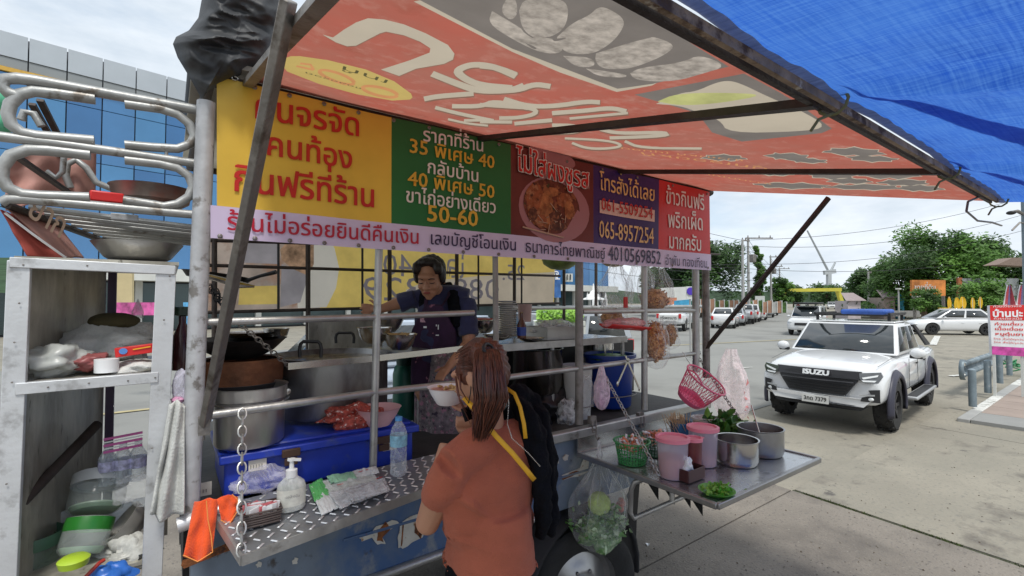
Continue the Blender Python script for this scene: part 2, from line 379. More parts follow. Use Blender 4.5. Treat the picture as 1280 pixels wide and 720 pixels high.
for k in range(1500):                                    # moss and grass in the open joint
    t = random.random(); q = ja+jd*(t*1.25)+jw*random.gauss(.012, .012)+V((0, 0, -.005)); a = random.random()*6.28; h = random.uniform(.006, .024)*(1 if mnoise.noise(q*3) > -.1 else .4)
    dx = V((math.cos(a), math.sin(a), 0))*.006
    mb.add([q-dx, q+dx, q+V((random.gauss(0, .006), random.gauss(0, .006), h))], [(0, 1, 2)])
obj('joint_moss', mb, 'moss', kind='stuff', smooth=False)
mb = MB(); mb.prism([ja+V((0,0,.0)), ja+jd*1.3, ja+jd*1.3+gap*.9, ja+gap*.9], (0, 0, -.012)); obj('joint_soil', mb, mk('joint_soil', (.05, .055, .03), .95, 0, .5, 20), kind='stuff', smooth=False)
ck = mk('crack_dark', (.06, .055, .045), .95)
for pts in (((838, 688), (852, 696), (861, 704), (880, 710)), ((905, 612), (918, 618), (940, 624), (952, 630))):
    mb = MB(); P_ = [onZ(a_, b_, .0065) for a_, b_ in pts]; n_ = len(P_)
    mb.add([p+V((0, .002+.0015*(i % 2), 0)) for i, p in enumerate(P_)]+[p-V((0, .001, 0)) for p in P_], [(i, i+1, n_+i+1, n_+i) for i in range(n_-1)]); obj('crack', mb, ck, parent=fc, smooth=False)
mb = MB(); rnd = random.Random(17)
for k in range(420):
    q = onZ(rnd.uniform(800, 1280), rnd.uniform(505, 720), .006); s_ = rnd.uniform(.002, .009); mb.add([q+V((s_, 0, 0)), q+V((0, s_, 0)), q-V((s_, 0, 0)), q-V((0, s_, 0)), q+V((0, 0, s_))], [(0, 1, 4), (1, 2, 4), (2, 3, 4), (3, 0, 4)], rnd.randrange(3))
obj('grit', mb, ['concrete', 'slabd', 'bark'], kind='stuff', smooth=False)
mb = MB(); q = onZ(810, 683, .006); mb.add([q, q+V((.03, .005, .012)), q+V((.035, .025, .004)), q+V((.006, .03, .014))], [(0, 1, 2, 3)]); obj('paper_scrap', mb, 'whitep', label='small white paper scrap on the concrete right of the mud flap', cat='litter', smooth=False)
# side pavement with kerb and paving slabs
pv = thing('pavement', None, None, (0, 0, 0), kind='structure')
k0 = V((*gz(1196, 527), 0)); kd = V((1, .02, 0)).normalized(); kn = V((.02, -1, 0)).normalized()
for i in range(26):
    a = k0+kd*(i*1.0); b = a+kd*.985; mb = MB(); mb.prism([a+Z*.06, b+Z*.06, b+kn*.15+Z*.06, a+kn*.15+Z*.06], (0, 0, -.12))
    obj('kerb_stone', mb, 'paint' if i in (1, 2, 5) else 'polec', parent=pv, bevel=.012)
pm = [mk('paving_slab_grey', (.33, .32, .29), .85, 0, .1, 2, .3, 60), mk('paving_slab_red', (.3, .24, .205), .85, 0, .12, 2, .3, 60), mk('paving_slab_dark', (.26, .26, .25), .85, 0, .1, 2, .3, 60)]
for i in range(20):
    for j in range(9):
        a = k0+kd*(i*.8)+kn*(.16+j*.8); mb = MB(); g = .785
        mb.prism([a+Z*.058, a+kd*g+Z*.058, a+kd*g+kn*g+Z*.058, a+kn*g+Z*.058], (0, 0, -.11)); obj('paving_slab', mb, pm[1] if j == 0 and i > 0 else pm[(i*7+j*3) % 5 == 0 and 2 or 0], parent=pv, smooth=False)
# faded markings
def strip(a, b, w, mat, name='road_marking', z=.004):
    a, b = V((*a, 0)), V((*b, 0)); n = (b-a).normalized().cross(Z)*w/2
    mb = MB(); mb.poly([q+Z*z for q in (a-n, b-n, b+n, a+n)]); obj(name, mb, mat, kind='structure', smooth=False)
strip(gz(835, 432), gz(1000, 424), .14, 'painty'); strip(gz(20, 530), gz(330, 495), .14, 'painty')
strip(gz(1166, 431), gz(1172, 420), .25, 'paint'); strip(gz(1188, 470), gz(1212, 468), .14, 'paint')
strip(gz(925, 460), gz(940, 459), .1, 'paint')
# bank of green land closing the view
hb = MB(); random.seed(9)
hb.grid(lambda u, v: V((math.cos(R(-40+150*u))*330, math.sin(R(-40+150*u))*330, -1+v*(9+4*mnoise.noise(V((u*30, 0, 0)))))), 120, 3)
obj('distant_treeline', hb, mk('far_green', (.06, .1, .06), .9, 0, .4, .2), kind='structure')

# ------------------------------------------------------------------ the glass office block across the road
r1 = lambda px: (px-640)/FPX
B0 = HF*25+RT*(25*r1(0)); BD = (HF+RT*((1218-640)/FPX)).normalized(); BN = V((-BD.y, BD.x, 0))   # away from camera
bl = thing('office_building', 'long office block of blue mirror glass with a pale panelled parapet, behind the food truck', 'building', B0)
def bpt(s, z, d=0): return B0+BD*s+BN*d+Z*z
gm = [mk('blue_glass_a', (.07, .2, .4), .12, .35, .12, .3, spec=.8), mk('blue_glass_b', (.05, .16, .35), .1, .35, .12, .3, spec=.8), mk('blue_glass_c', (.09, .24, .44), .14, .35, .12, .3)]
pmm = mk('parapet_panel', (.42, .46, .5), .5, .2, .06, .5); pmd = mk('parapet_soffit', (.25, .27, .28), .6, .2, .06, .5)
BL = 58.; mb = MB()
mb.prism([bpt(-12, 0, .35), bpt(BL, 0, .35), bpt(BL, 0, 14), bpt(-12, 0, 14)], (0, 0, 16.2)); obj('core_wall', mb, mk('building_core', (.12, .13, .15), .7), parent=bl, smooth=False)
s = -11.6; i = 0
while s < BL:
    wd = 1.55
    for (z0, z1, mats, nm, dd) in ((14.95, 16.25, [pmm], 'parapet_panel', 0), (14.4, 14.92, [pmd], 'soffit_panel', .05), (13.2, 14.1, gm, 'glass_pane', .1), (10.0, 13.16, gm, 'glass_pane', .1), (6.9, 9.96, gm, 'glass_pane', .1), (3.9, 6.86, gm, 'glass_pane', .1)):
        if s > 20 and z0 > 12.5: z1 = z1+.35
        mb = MB(); a = bpt(s+.03, z0, dd); b = bpt(s+wd-.03, z0, dd)
        mb.prism([a, b, b+Z*(z1-z0), a+Z*(z1-z0)], BN*.12); obj(nm, mb, mats[(i*5+int(z0)) % len(mats)], parent=bl, smooth=False)
    s += wd; i += 1
mb = MB(); mb.prism([bpt(-12, 14.14, -.05), bpt(7, 14.14, -.05), bpt(7, 14.36, -.05), bpt(-12, 14.36, -.05)], BN*.2); obj('yellow_band', mb, mk('ochre_band', (.6, .36, .06), .6), parent=bl, smooth=False)
mb = MB(); mb.prism([bpt(-12, 3.1, -1.6), bpt(BL, 3.1, -1.6), bpt(BL, 3.85, -1.6), bpt(-12, 3.85, -1.6)], BN*1.9); obj('canopy_fascia', mb, 'wall', parent=bl, smooth=False)
dg = mk('shopfront_glass', (.05, .08, .085), .15, .2, .3, .4, spec=.7)
for k in range(20):
    mb = MB(); a = bpt(-11+k*3.4, .1, .1); b = bpt(-8+k*3.4, .1, .1); mb.prism([a, b, b+Z*2.9, a+Z*2.9], BN*.1)
    f = obj('shopfront', mb, dg, parent=bl, smooth=False); mb = MB(); mb.prism([b, b+BD*.36, b+BD*.36+Z*3, b+Z*3], BN*-.25); obj('column', mb, 'wall', parent=bl, smooth=False)
# shop sign boards under the canopy, seen through the truck
def board(name, p, w, h, d, mat, label, cat='sign', n=None, group=None):
    n = n or BD; a = p-n*w/2; mb = MB(); mb.prism([a, a+n*w, a+n*w+Z*h, a+Z*h], BN*d); return obj(name, mb, mat, label=label, cat=cat, group=group, smooth=False)
# ------------------------------------------------------------------ trees
LEAVES = [mk('leaves_%s' % n, c, .6, 0, .45, .5, translucent=.3) for n, c in (('mid', (.085, .19, .03)), ('dark', (.045, .105, .022)), ('light', (.12, .25, .04)))]
def tree(base, h, rad, label, seed, shape='round', n=5200, leaf=.2, mi=0, trunk=.3, low=.25, group='trees beyond the road'):
    n = int(n*1.8); leaf *= .72; rnd = random.Random(seed); base = V(base); t = thing('tree', label, 'tree', base, group)
    mb = MB(); top = base+V((0, 0, h*.6)); mb.tube([base, base+V((.1, 0, h*.25)), base+V((-.1, .2, h*.45)), top], [trunk, trunk*.8, trunk*.6, trunk*.2], 8)
    cl = []
    for k in range(34 if shape == 'round' else 22):
        if shape == 'round':
            a = rnd.random()*6.28; zz = rnd.random()**.8; rr = rad*math.sqrt(max(.05, 1-(abs(zz-.4)/.72)**2))*rnd.uniform(.35, .95)
            c = base+V((math.cos(a)*rr, math.sin(a)*rr, h*(low+(1-low)*zz*.88))); cr_ = rad*rnd.uniform(.22, .4)
        else:
            zz = (k+.5)/22; a = rnd.random()*6.28; c = base+V((math.cos(a)*rad*.35, math.sin(a)*rad*.35, h*(.1+.85*zz))); cr_ = rad*(.75-.5*zz)*rnd.uniform(.8, 1.1)
        cl.append((c, cr_))
        if k % 3 == 0: mb.tube([base+V((0, 0, h*rnd.uniform(.2, .45))), (base+V((0, 0, h*.5))+c)/2, c], [trunk*.35, trunk*.22, trunk*.06], 5)
    obj('trunk', mb, 'bark', parent=t)
    lb = MB(); per = n//len(cl)
    for c, cr_ in cl:
        mi_ = rnd.choice((0, 0, 1, 2)) if mi == 0 else mi
        for q in range(per):
            d = V((rnd.gauss(0, 1), rnd.gauss(0, 1), rnd.gauss(0, .75))).normalized()*cr_*rnd.uniform(.45, 1.12)**1.0
            p = c+d; u = V((rnd.gauss(0, 1), rnd.gauss(0, 1), rnd.gauss(0, .6))).normalized(); v = u.orthogonal().normalized(); s_ = leaf*rnd.uniform(.6, 1.5)
            lb.add([p-u*s_, p+v*s_*.5, p+u*s_, p-v*s_*.5], [(0, 1, 2, 3)], mi_)
    obj('crown', lb, LEAVES, parent=t, smooth=False, kind='stuff')
    return t
def treepx(px, ytop, ybase, d, radpx, label, seed, **k):
    b = atd(px, 376, d); b.z = 0; top = atd(px, ytop, d).z; return tree(b, top, S(radpx, d), label, seed, **k)
treepx(1185, 285, 400, 48, 62, 'widest leafy tree, behind the orange billboard', 11, n=9000, leaf=.24)
treepx(1128, 318, 400, 52, 38, 'leafy tree at the left foot of the widest tree, left of the orange billboard', 12, n=5000, leaf=.22)
treepx(1090, 334, 395, 66, 24, 'dark ragged tree furthest left in the right-hand clump', 13, n=3000, leaf=.3, mi=1)
treepx(1262, 296, 400, 46, 45, 'tree at the right edge of the photo behind the grey panel wall', 14, n=6500, leaf=.22)
treepx(1155, 378-20, 395, 40, 16, 'small round tree in front of the orange billboard', 15, n=1800, leaf=.14)
treepx(1225, 350, 398, 38, 26, 'leafy bush in front of the grey panel wall', 16, n=3000, leaf=.16, mi=2)
treepx(878, 298, 395, 55, 52, 'big dark spreading tree just right of the truck banner', 17, n=8500, leaf=.26, mi=1, low=.3)
treepx(840, 330, 395, 60, 34, 'dark tree showing under the truck banner left of the posts', 18, n=3500, leaf=.3, mi=1)
treepx(949, 303, 395, 60, 10, 'tall narrow columnar tree beside the power poles', 19, shape='col', n=3800, leaf=.2)
treepx(975, 345, 392, 75, 14, 'round tree behind the last power pole on the left of the road', 20, n=1800, leaf=.3)
treepx(1035, 356, 384, 130, 22, 'far dark tree under the crane', 21, n=1600, leaf=.5, mi=1)
treepx(1060, 362, 384, 120, 18, 'far dark tree right of the yellow gantry', 22, n=1400, leaf=.5, mi=1)
treepx(992, 358, 382, 140, 14, 'far tree behind the left end of the yellow gantry', 23, n=1000, leaf=.6, mi=1)
# ------------------------------------------------------------------ power poles and lines
def pole(px, ytop, d, label, arm=1.6, cat='power pole', yb=None, arms=1):
    b = atd(px, 376, d); b.z = 0; top = atd(px, ytop, d).z; t = thing('power_pole', label, cat, b, 'power poles along the road')
    mb = MB(); mb.tube([b, b+Z*top], [.16, .1], 6); obj('pole_shaft', mb, 'polec', parent=t)
    for k in range(arms):
        z = top-.1-k*1.2; mb = MB(); mb.bar(b+Z*z-RT*arm*.1, b+Z*z+RT*arm, .1, .1); obj('cross_arm', mb, 'strut', parent=t)
        for q in (0, .45, .9):
            mb = MB(); mb.lathe([(.03, 0), (.07, .05), (.03, .1), (.06, .16), (.01, .2)], b+Z*(z+.05)+RT*arm*q, 6); obj('insulator', mb, 'strut', parent=t)
    return b+Z*top
P1 = pole(936, 296, 42, 'tallest power pole with a cross arm, seen left of the slanting awning strut', 2.2)
P2 = pole(929, 299, 40, 'power pole standing just left of the tallest one', .6)
P3 = pole(964, 320, 60, 'power pole half hidden behind the slanting awning strut', 1.5, arms=2)
P4 = pole(975, 335, 75, 'far power pole right of the slanting awning strut', 1.6)
P5 = pole(948, 318, 90, 'slim far pole in front of the columnar tree', .6)
P6 = pole(1086, 340, 60, 'slim pole before the right-hand tree clump', .4)
P7 = pole(1101, 345, 60, 'second slim pole among the right-hand trees', .4)
wb = thing('power_lines', 'bundle of black power cables strung along the poles across the sky', 'cables', P1)
def cable(a, b, sag=.5, r=.018, n=14):
    mb = MB(); mb.tube([a.lerp(b, i/n)-Z*sag*4*(i/n)*(1-i/n) for i in range(n+1)], r, 4, cap=False); obj('cable', mb, 'wire', parent=wb)
for k, (ya, yb) in enumerate(((302, 250), (309, 262), (316, 244), (335, 318), (341, 322), (350, 330), (330, 300))):
    cable(atd(936+4*(k % 3), ya, 42), atd(600, yb-70+k*9, 38), 1.0)
for a, b, s_ in (((938, 300), (1300, 240), 1), ((940, 308), (1300, 262), 1.2), ((934, 330), (1290, 285), 1), ((936, 336), (1290, 318), .8)): cable(atd(*a, 42), atd(*b, 46), s_)
for k in range(4): cable(P1-Z*(.2+.5*k), atd(975, 338+k*5, 75), .6); cable(P3-Z*(.2+.3*k), atd(988, 352+k*3, 110), .5)
for k in range(7): cable(P2-Z*(.6+.45*k), atd(890, 338+k*6, 60), .9, .022); cable(P2-Z*(.9+.4*k), P1-Z*(.9+.4*k), .1)
for p_, lab in ((P1, 'grey transformer box high on the tallest power pole'), (P3, 'dark junction box on the pole behind the awning strut')):
    mb = MB(); mb.box(p_-Z*1.9+RT*.35, (.5, .5, .7)); obj('transformer', mb, 'strut', label=lab, cat='transformer', bevel=.05)
# street light and crane
mb = MB(); b = atd(1036, 376, 300); b.z = 0; cr_ = thing('tower_crane', 'faint grey tower crane with raised jib on the horizon', 'crane', b)
cm = mk('faded_crane_grey', (.42, .45, .47), .8)
mb.bar(b, atd(1036, 340, 300), 2.2, 2.2); obj('mast', mb, cm, parent=cr_); mb = MB(); mb.bar(atd(1030, 341, 300), atd(1044, 339, 300), 2, 2.6); obj('counter_jib', mb, cm, parent=cr_)
mb = MB(); mb.tube([atd(1036, 340, 300), atd(1009, 288, 300)], [.9, .6], 4); obj('jib', mb, cm, parent=cr_); mb = MB(); mb.tube([atd(1038, 340, 300), atd(1044, 328, 300)], [.9, .6], 4); obj('apex_frame', mb, cm, parent=cr_)
# yellow height gantry over the road
g = thing('height_gantry', 'yellow steel gantry spanning the far road', 'gantry', V((*gz(1050, 386), 0))); ym = mk('yellow_steel', (.55, .5, .06), .5, 0, .1, 1)
mb = MB(); mb.bar(atd(975, 363, 105), atd(1052, 362, 100), .5, .7); obj('beam', mb, ym, parent=g)
mb = MB(); mb.bar(atd(1047, 363, 101), atd(1054, 384, 101), .7, .7, up=HF); obj('leg', mb, ym, parent=g)
mb = MB(); q = atd(981, 362, 104); mb.bar(V((q.x, q.y, 0)), q, .4, .4, up=HF); obj('leg', mb, ym, parent=g)
# orange billboard, grey panel wall, house roof
D = 42
mb = MB(); mb.prism([atd(1140, 369, D), atd(1182, 370, D), atd(1182, 350, D), atd(1140, 350, D)], HF*.2); bb = obj('billboard', mb, mk('orange_print', (.62, .22, .05), .6, 0, .5, .9), label='orange billboard on posts in front of the widest tree', cat='billboard', smooth=False)
for px in (1143, 1179):
    mb = MB(); q = atd(px, 370, D); mb.bar(V((q.x, q.y, 0)), q, .2, .2); obj('post', mb, 'strut', parent=bb)
mb = MB(); text(mb, 'ขายที่ดิน', atd(1143, 362, D-.05), atd(1170, 362, D-.05), Z, 1.1, .01); obj('lettering', mb, 'wall', parent=bb, smooth=False)
mb = MB(); mb.prism([atd(1141, 371.5, D), atd(1168, 371.5, D), atd(1168, 369.4, D), atd(1141, 369.4, D)], HF*.12); obj('lower_strip', mb, 'wall', parent=bb, smooth=False)
pw = thing('panel_wall', 'grey metal panel wall with rusty frame behind the yellow flags', 'wall', atd(1200, 400, 44)); gp = mk('grey_wall_panel', (.3, .32, .33), .6, .2, .12, 1)
for i in range(4):
    for j in range(2):
        a = 1200+i*18.5; y0 = 348+j*11; mb = MB(); mb.prism([atd(a, y0+10.6, 44), atd(a+18, y0+10.6, 44), atd(a+18, y0, 44), atd(a, y0, 44)], HF*.1); obj('panel', mb, gp, parent=pw, smooth=False)
mb = MB(); mb.bar(V((*atd(1199, 370, 44).xy, 0)), atd(1199, 347, 44), .35, .2); obj('frame_post', mb, mk('rust_orange_frame', (.35, .12, .05), .7), parent=pw)
mb = MB(); mb.prism([atd(1246, 331, 40), atd(1266, 322, 40), atd(1290, 322, 40), atd(1290, 333, 40)], HF*1.2); obj('house_roof', mb, mk('brown_roof', (.22, .16, .13), .7), label='brown pitched roof peeping out at the right edge between trees', cat='roof', smooth=False)
mb = MB(); mb.prism([atd(1190, 398, 43), atd(1245, 398, 43), atd(1245, 384, 43), atd(1190, 384, 43)], HF*.2); obj('low_wall', mb, 'wall', label='low pale wall behind the yellow flags', cat='wall', smooth=False)
mb = MB(); mb.prism([atd(1064, 394, 46), atd(1150, 396, 44), atd(1150, 388.5, 44), atd(1064, 388, 46)], HF*.3); obj('low_wall', mb, 'polec', label='low grey concrete wall behind the black roof rack of the pickup', cat='wall', smooth=False)
fm = mk('yellow_flag_cloth', (.8, .5, .03), .7, 0, .1, 6, translucent=.2)
for k, px in enumerate((1186.5, 1196, 1203, 1215.5, 1225)):
    d = 36+k*.2; top = atd(px, 371+(k % 2), d); t = thing('flag', '%s yellow flag hanging limp above the white hatchback' % ('leftmost', 'second', 'middle', 'fourth', 'rightmost')[k], 'flag', V((top.x, top.y, 0)), 'yellow flags in a row')
    mb = MB(); mb.tube([V((top.x, top.y, 0)), top], .02, 5); obj('flagpole', mb, 'wall', parent=t)
    mb = MB(); hw = S(2.7+(k % 3)*.6, d); hh = S(13, d); mb.grid(lambda u, v: top-RT*0+RT*((u-.45)*2*hw*(.3+.7*math.sin(v*2.6)**.8))+HF*.04*math.sin(u*9+k)-Z*(hh*v*(1+.12*math.sin(u*7+k))), 8, 6); obj('flag_cloth', mb, fm, parent=t)
mb = MB(); mb.box(atd(1181, 390, 37), (.62, .5, S(9, 37)), .6); bn = obj('waste_bin', mb, mk('yellow_bin', (.75, .5, .02), .5), label='yellow bin left of the row of flags', cat='bin', bevel=.03)
mb = MB(); mb.box(atd(1181, 385.2, 37), (.7, .58, .05), .6); obj('lid', mb, mk('yellow_bin_lid', (.8, .55, .05), .5), parent=bn)
# people and stalls far down the road, low roofs and a hedge line
mb = MB(); rnd = random.Random(4)
for k in range(2600):
    px = rnd.uniform(1052, 1185); d = rnd.uniform(50, 60); p = atd(px, 392-rnd.random()**1.5*14, d); u = V((rnd.gauss(0, 1), rnd.gauss(0, 1), rnd.gauss(0, 1))).normalized()*.22; v = u.orthogonal()*.6
    mb.add([p-u, p+v, p+u, p-v], [(0, 1, 2, 3)], rnd.choice((0, 1, 1, 2)))
obj('roadside_shrubs', mb, LEAVES, kind='stuff', smooth=False)
for k, (px, py, w_, h_, c, lab) in enumerate(((1112, 376, 14, 16, (.35, .28, .25), 'small grey roadside hut below the trees, right of the far poles'), (1068, 378, 16, 12, (.5, .45, .47), 'pale roadside house left of the small hut'), (1128, 372, 5, 18, (.05, .3, .42), 'turquoise banner standing beside the grey lamp post'))):
    mb = MB(); a = atd(px-w_/2, py+h_/2+6, 50); q = atd(px+w_/2, py+h_/2+6, 50); t_ = atd(px+w_/2, py-h_/2+4, 50); hgt = t_.z
    a.z = 0; q.z = 0; mb.prism([a, q, q+HF*2, a+HF*2], (0, 0, hgt)); o = obj('hut' if k < 2 else 'banner_stand', mb, mk('hut%d' % k, c, .7, 0, .2, 1), label=lab, cat='hut' if k < 2 else 'banner', smooth=False)
    if k < 2: mb = MB(); mb.prism([a+Z*hgt-RT*.4-HF*.3, q+Z*hgt+RT*.4-HF*.3, q+Z*(hgt+.8)+HF, a+Z*(hgt+.8)+HF], HF*.05+Z*.06); obj('roof', mb, mk('hut_roof%d' % k, (.3, .25, .25), .7), parent=o, smooth=False)
t = thing('lamp_post', 'slim grey lamp post before the orange billboard', 'lamp post', V((*gz(1123, 399), 0))); q = atd(1123, 361, 38)
mb = MB(); mb.tube([V((q.x, q.y, 0)), q], [.07, .05], 6); obj('post', mb, 'polec', parent=t); mb = MB(); mb.box(q, (.5, .25, .1)); obj('lamp_head', mb, 'wall', parent=t)
# right-edge tall grey pole with a lamp head, and festive flags
q = atd(1283, 240, 14); t = thing('street_pole', 'tall grey pole at the right edge with a dark lamp head', 'pole', V((q.x, q.y, 0)))
mb = MB(); mb.tube([V((q.x, q.y, 0)), q+Z*.4], [.14, .12], 12); obj('pole_shaft', mb, mk('blue_grey_pole', (.2, .25, .28), .6, .2), parent=t)
mb = MB(); mb.tube([atd(1279, 268, 14), atd(1272, 264, 13.9), atd(1264, 265, 13.9)], [.04, .05, .03], 8); obj('lamp_arm', mb, 'strut', parent=t); mb = MB(); mb.ball(atd(1264, 266, 13.9), (.11, .11, .06)); obj('lamp_head', mb, 'black', parent=t)
mb = MB(); mb.tube([atd(1265, 288, 13.9), atd(1275, 278, 13.9), atd(1283, 280, 14)], .025, 6); obj('lamp_bracket', mb, 'strut', parent=t)
# parasols/flags with red-white-purple cloth behind the red sign
for k, px in enumerate((1261, 1277)):
    q = atd(px, 356, 15); mb = MB(); tops = q; hh = S(30, 15); hw = S(9, 15)
    mb.grid(lambda u, v: tops+RT*((u-.5)*2*hw*(.1+.9*v))+HF*.05*math.sin(u*12)-Z*hh*v, 10, 6)
    mb.m = [0 if (i % 10) in (0, 1, 9) else (1 if (i % 10) in (2, 7, 8) else 2) for i in range(60)]
    t = thing('folded_flag', ('left' if k == 0 else 'right')+' red, white and purple folded flag behind the red and white sign', 'flag', V((q.x, q.y, 0)), 'striped folded flags')
    obj('flag_cloth', mb, [mk('flag_white%d' % k, (.7, .68, .7), .8), mk('flag_red%d' % k, (.5, .08, .1), .8), mk('flag_purple%d' % k, (.17, .14, .3), .8)], parent=t)
    mb = MB(); mb.tube([V((q.x, q.y, 0)), q], .02, 6); obj('flagpole', mb, 'strut', parent=t)
# red and white sign at the right edge
D = 9.2; sg = thing('shop_sign', 'red and white upright advertising sign at the right edge beside the guardrail', 'sign', onZ(1258, 446)+Z*.1)
c00, c10, c11, c01 = atd(1240, 443, D), atd(1284, 446, D-.1), atd(1281, 381, D-.1), atd(1237, 382, D)
un = (c10-c00).normalized().cross(Z)*-1
mb = MB(); mb.prism([c00, c10, c11, c01], HF*.05); obj('board', mb, mk('sign_white', (.72, .72, .74), .5), parent=sg, smooth=False)
def spt(u, v, o=.004): return (c00.lerp(c10, u)).lerp(c01.lerp(c11, u), v)-HF*o
mb = MB(); mb.poly([spt(0, .70), spt(1, .70), spt(1, 1), spt(0, 1)]); obj('red_header', mb, 'red', parent=sg, smooth=False)
mb = MB(); mb.poly([spt(0, 0), spt(1, 0), spt(1, .17), spt(0, .17)]); obj('magenta_footer', mb, mk('magenta_print', (.5, .06, .3), .5, 0, .4, 9), parent=sg, smooth=False)
mb = MB(); text(mb, 'บ้านปะ', spt(.05, .77, .008), spt(.92, .77, .008), Z, .95, .03)
for v in (.715, .96): text(mb, 'ก๋วยเตี๋ยวเนื้อ', spt(.08, v-.0, .008), spt(.9, v, .008), Z, .6, .0)
obj('white_lettering', mb, 'whitep', parent=sg, smooth=False)
mb = MB()
for v, s_ in ((.6, 'ก๋วยเตี๋ยว'), (.5, 'เนื้อเปื่อย'), (.4, 'หมูตุ๋นยา')): text(mb, s_, spt(.1, v, .008), spt(.92, v, .008), Z, .55, .015)
for v in (.31, .24): text(mb, 'โทร สั่งได้ทุกวัน', spt(.06, v, .008), spt(.95, v, .008), Z, .5, 0)
obj('red_lettering', mb, 'red', parent=sg, smooth=False)
for u in (.1, .9):
    mb = MB(); q = spt(u, 0, -.03); mb.bar(V((q.x, q.y, 0)), q, .04, .04); obj('post', mb, 'wall', parent=sg)
# guardrail
gr = thing('guardrail', 'grey steel guardrail beam on round posts at the edge of the pavement', 'guardrail', V((*gz(1216, 512), 0)))
gm_ = mk('guardrail_paint', (.2, .25, .28), .5, .3, .25, 4, .2, 30, dirt=[((.35, .37, .37), .6, 8, .05)])
a = onZ(1203, 462, .52); b = onZ(1262, 440, .52); dr = (b-a).normalized(); nn = V((dr.y, -dr.x, 0))
prof = [(-.0, .16), (.05, .13), (.05, .08), (-.02, .04), (-.02, -.04), (.05, -.08), (.05, -.13), (0, -.16)]
mb = MB(); A = [a+nn*p[0]+Z*p[1] for p in prof]; Bq = [b+nn*p[0]+Z*p[1] for p in prof]; mb.add(A+Bq, [(i, i+1, i+9, i+8) for i in range(7)]); obj('beam', mb, gm_, parent=gr, solid=.012)
mb = MB(); mb.add([a-dr*.16*math.cos(t)+Z*.2*math.sin(t)*s_+nn*q for s_ in (1,) for t in (-1.5, -.9, -.3, .3, .9, 1.5) for q in (-.03, .05)], [(2*i, 2*i+1, 2*i+3, 2*i+2) for i in range(5)]); obj('rounded_end', mb, gm_, parent=gr, solid=.01)
for px, py in ((1216, 508), (1235, 491), (1250, 479), (1262, 469)):
    q = onZ(px, py, .1); mb = MB(); mb.tube([q, q+Z*.62], .055, 12); mb.lathe([(.0, .65), (.03, .64), (.055, .62)], q, 12); obj('post', mb, gm_, parent=gr)
# hose heap by the sign
mb = MB(); rnd = random.Random(5); q = onZ(1262, 462, .12)
for k in range(7):
    c = q+V((rnd.gauss(0, .15), rnd.gauss(0, .15), .03+.04*k)); r_ = rnd.uniform(.1, .2); mb.tube([c+V((math.cos(a_)*r_, math.sin(a_)*r_, .04*math.sin(a_*2+k))) for a_ in [i*.52 for i in range(12)]], .016, 6, closed=True)
obj('coiled_hose', mb, 'green', label='tangle of green hose and net under the red and white sign', cat='hose')
# ================================================================== THE FOOD TRUCK
YP = 2.1
tk = thing('food_truck', 'blue-grey street food truck with a tubular steel kitchen frame on its bed', 'food truck', (1.6, 2.9, 0))
def pipe(name, pts, r, mat='galv', n=10, parent=None, **k): mb = MB(); mb.tube(pts, r, n); return obj(name, mb, mat, parent=parent or tk, **k)
def on(px, py): return onY(px, py, YP)
# posts and rails of the street-side frame
pipe('post', [onY(258, 128, 2.08), onY(247, 400, 2.08), onY(237, 640, 2.08)], .031, 'galvw', 14)
pipe('post', [on(474, 305), on(466, 588)], .017); pipe('post', [on(619, 315), on(620, 430)], .016, 'strut')
pipe('post', [on(724, 322), on(724, 530)], .025, 'strut'); pipe('post', [on(805.5, 328), on(805.5, 512)], .021)
pipe('post', [on(869.5, 334), on(870, 465)], .026); pipe('post', [on(882, 334), on(883, 472)], .028, 'strut')
pipe('rail', [on(252, 403), on(474, 396), on(592, 391)], .015); pipe('rail', [on(728, 389.5), on(872, 388)], .016)
pipe('rail', [on(248, 521), on(466, 491), on(600, 476), on(727, 460), on(874, 441)], .016)
pipe('top_rail', [on(264, 101), on(889, 241)], .022, 'dark'); 
# rear frame (far side of the bed)
YR = 3.7
def onr(px, py): return onY(px, py, YR)
for px, yb in ((268, 440), (385, 440), (487, 430), (571, 420), (643, 420), (705, 400), (745, 395)): pipe('rear_post', [onr(px, 290), onr(px, yb)], .017, 'dark')
for x0, y0, x1, y1 in ((240, 331, 700, 345), (240, 391, 700, 379), (240, 300, 900, 318)): pipe('rear_rail', [onr(x0, y0), onr(x1, y1)], .012, 'dark')
for px in (348, 453, 598, 652): pipe('banner_stay', [onY(px, 290, 3.72), onY(px, 388, 3.72)], .009, 'black', 6)
pipe('rear_rail', [onr(640, 385), onr(880, 383)], .022, 'galv'); 
pipe('cross_bar', [on(262, 101), V((.1, YR, 2.76))], .02, 'dark'); pipe('cross_bar', [on(888, 242), V((3.42, YR, 2.76))], .02, 'dark')
pipe('top_rail', [V((.1, YR, 2.76)), V((3.42, YR, 2.76))], .02, 'dark')
mb = MB(); mb.box((1.76, 2.9, 2.79), (3.4, 1.7, .02)); obj('unseen_roof_sheet', mb, mk('unseen_roof_tarp', (.6, .58, .52), .7, 0, .2, 2, translucent=.45), parent=tk)  # unseen roof, made translucent to let daylight into the kitchen
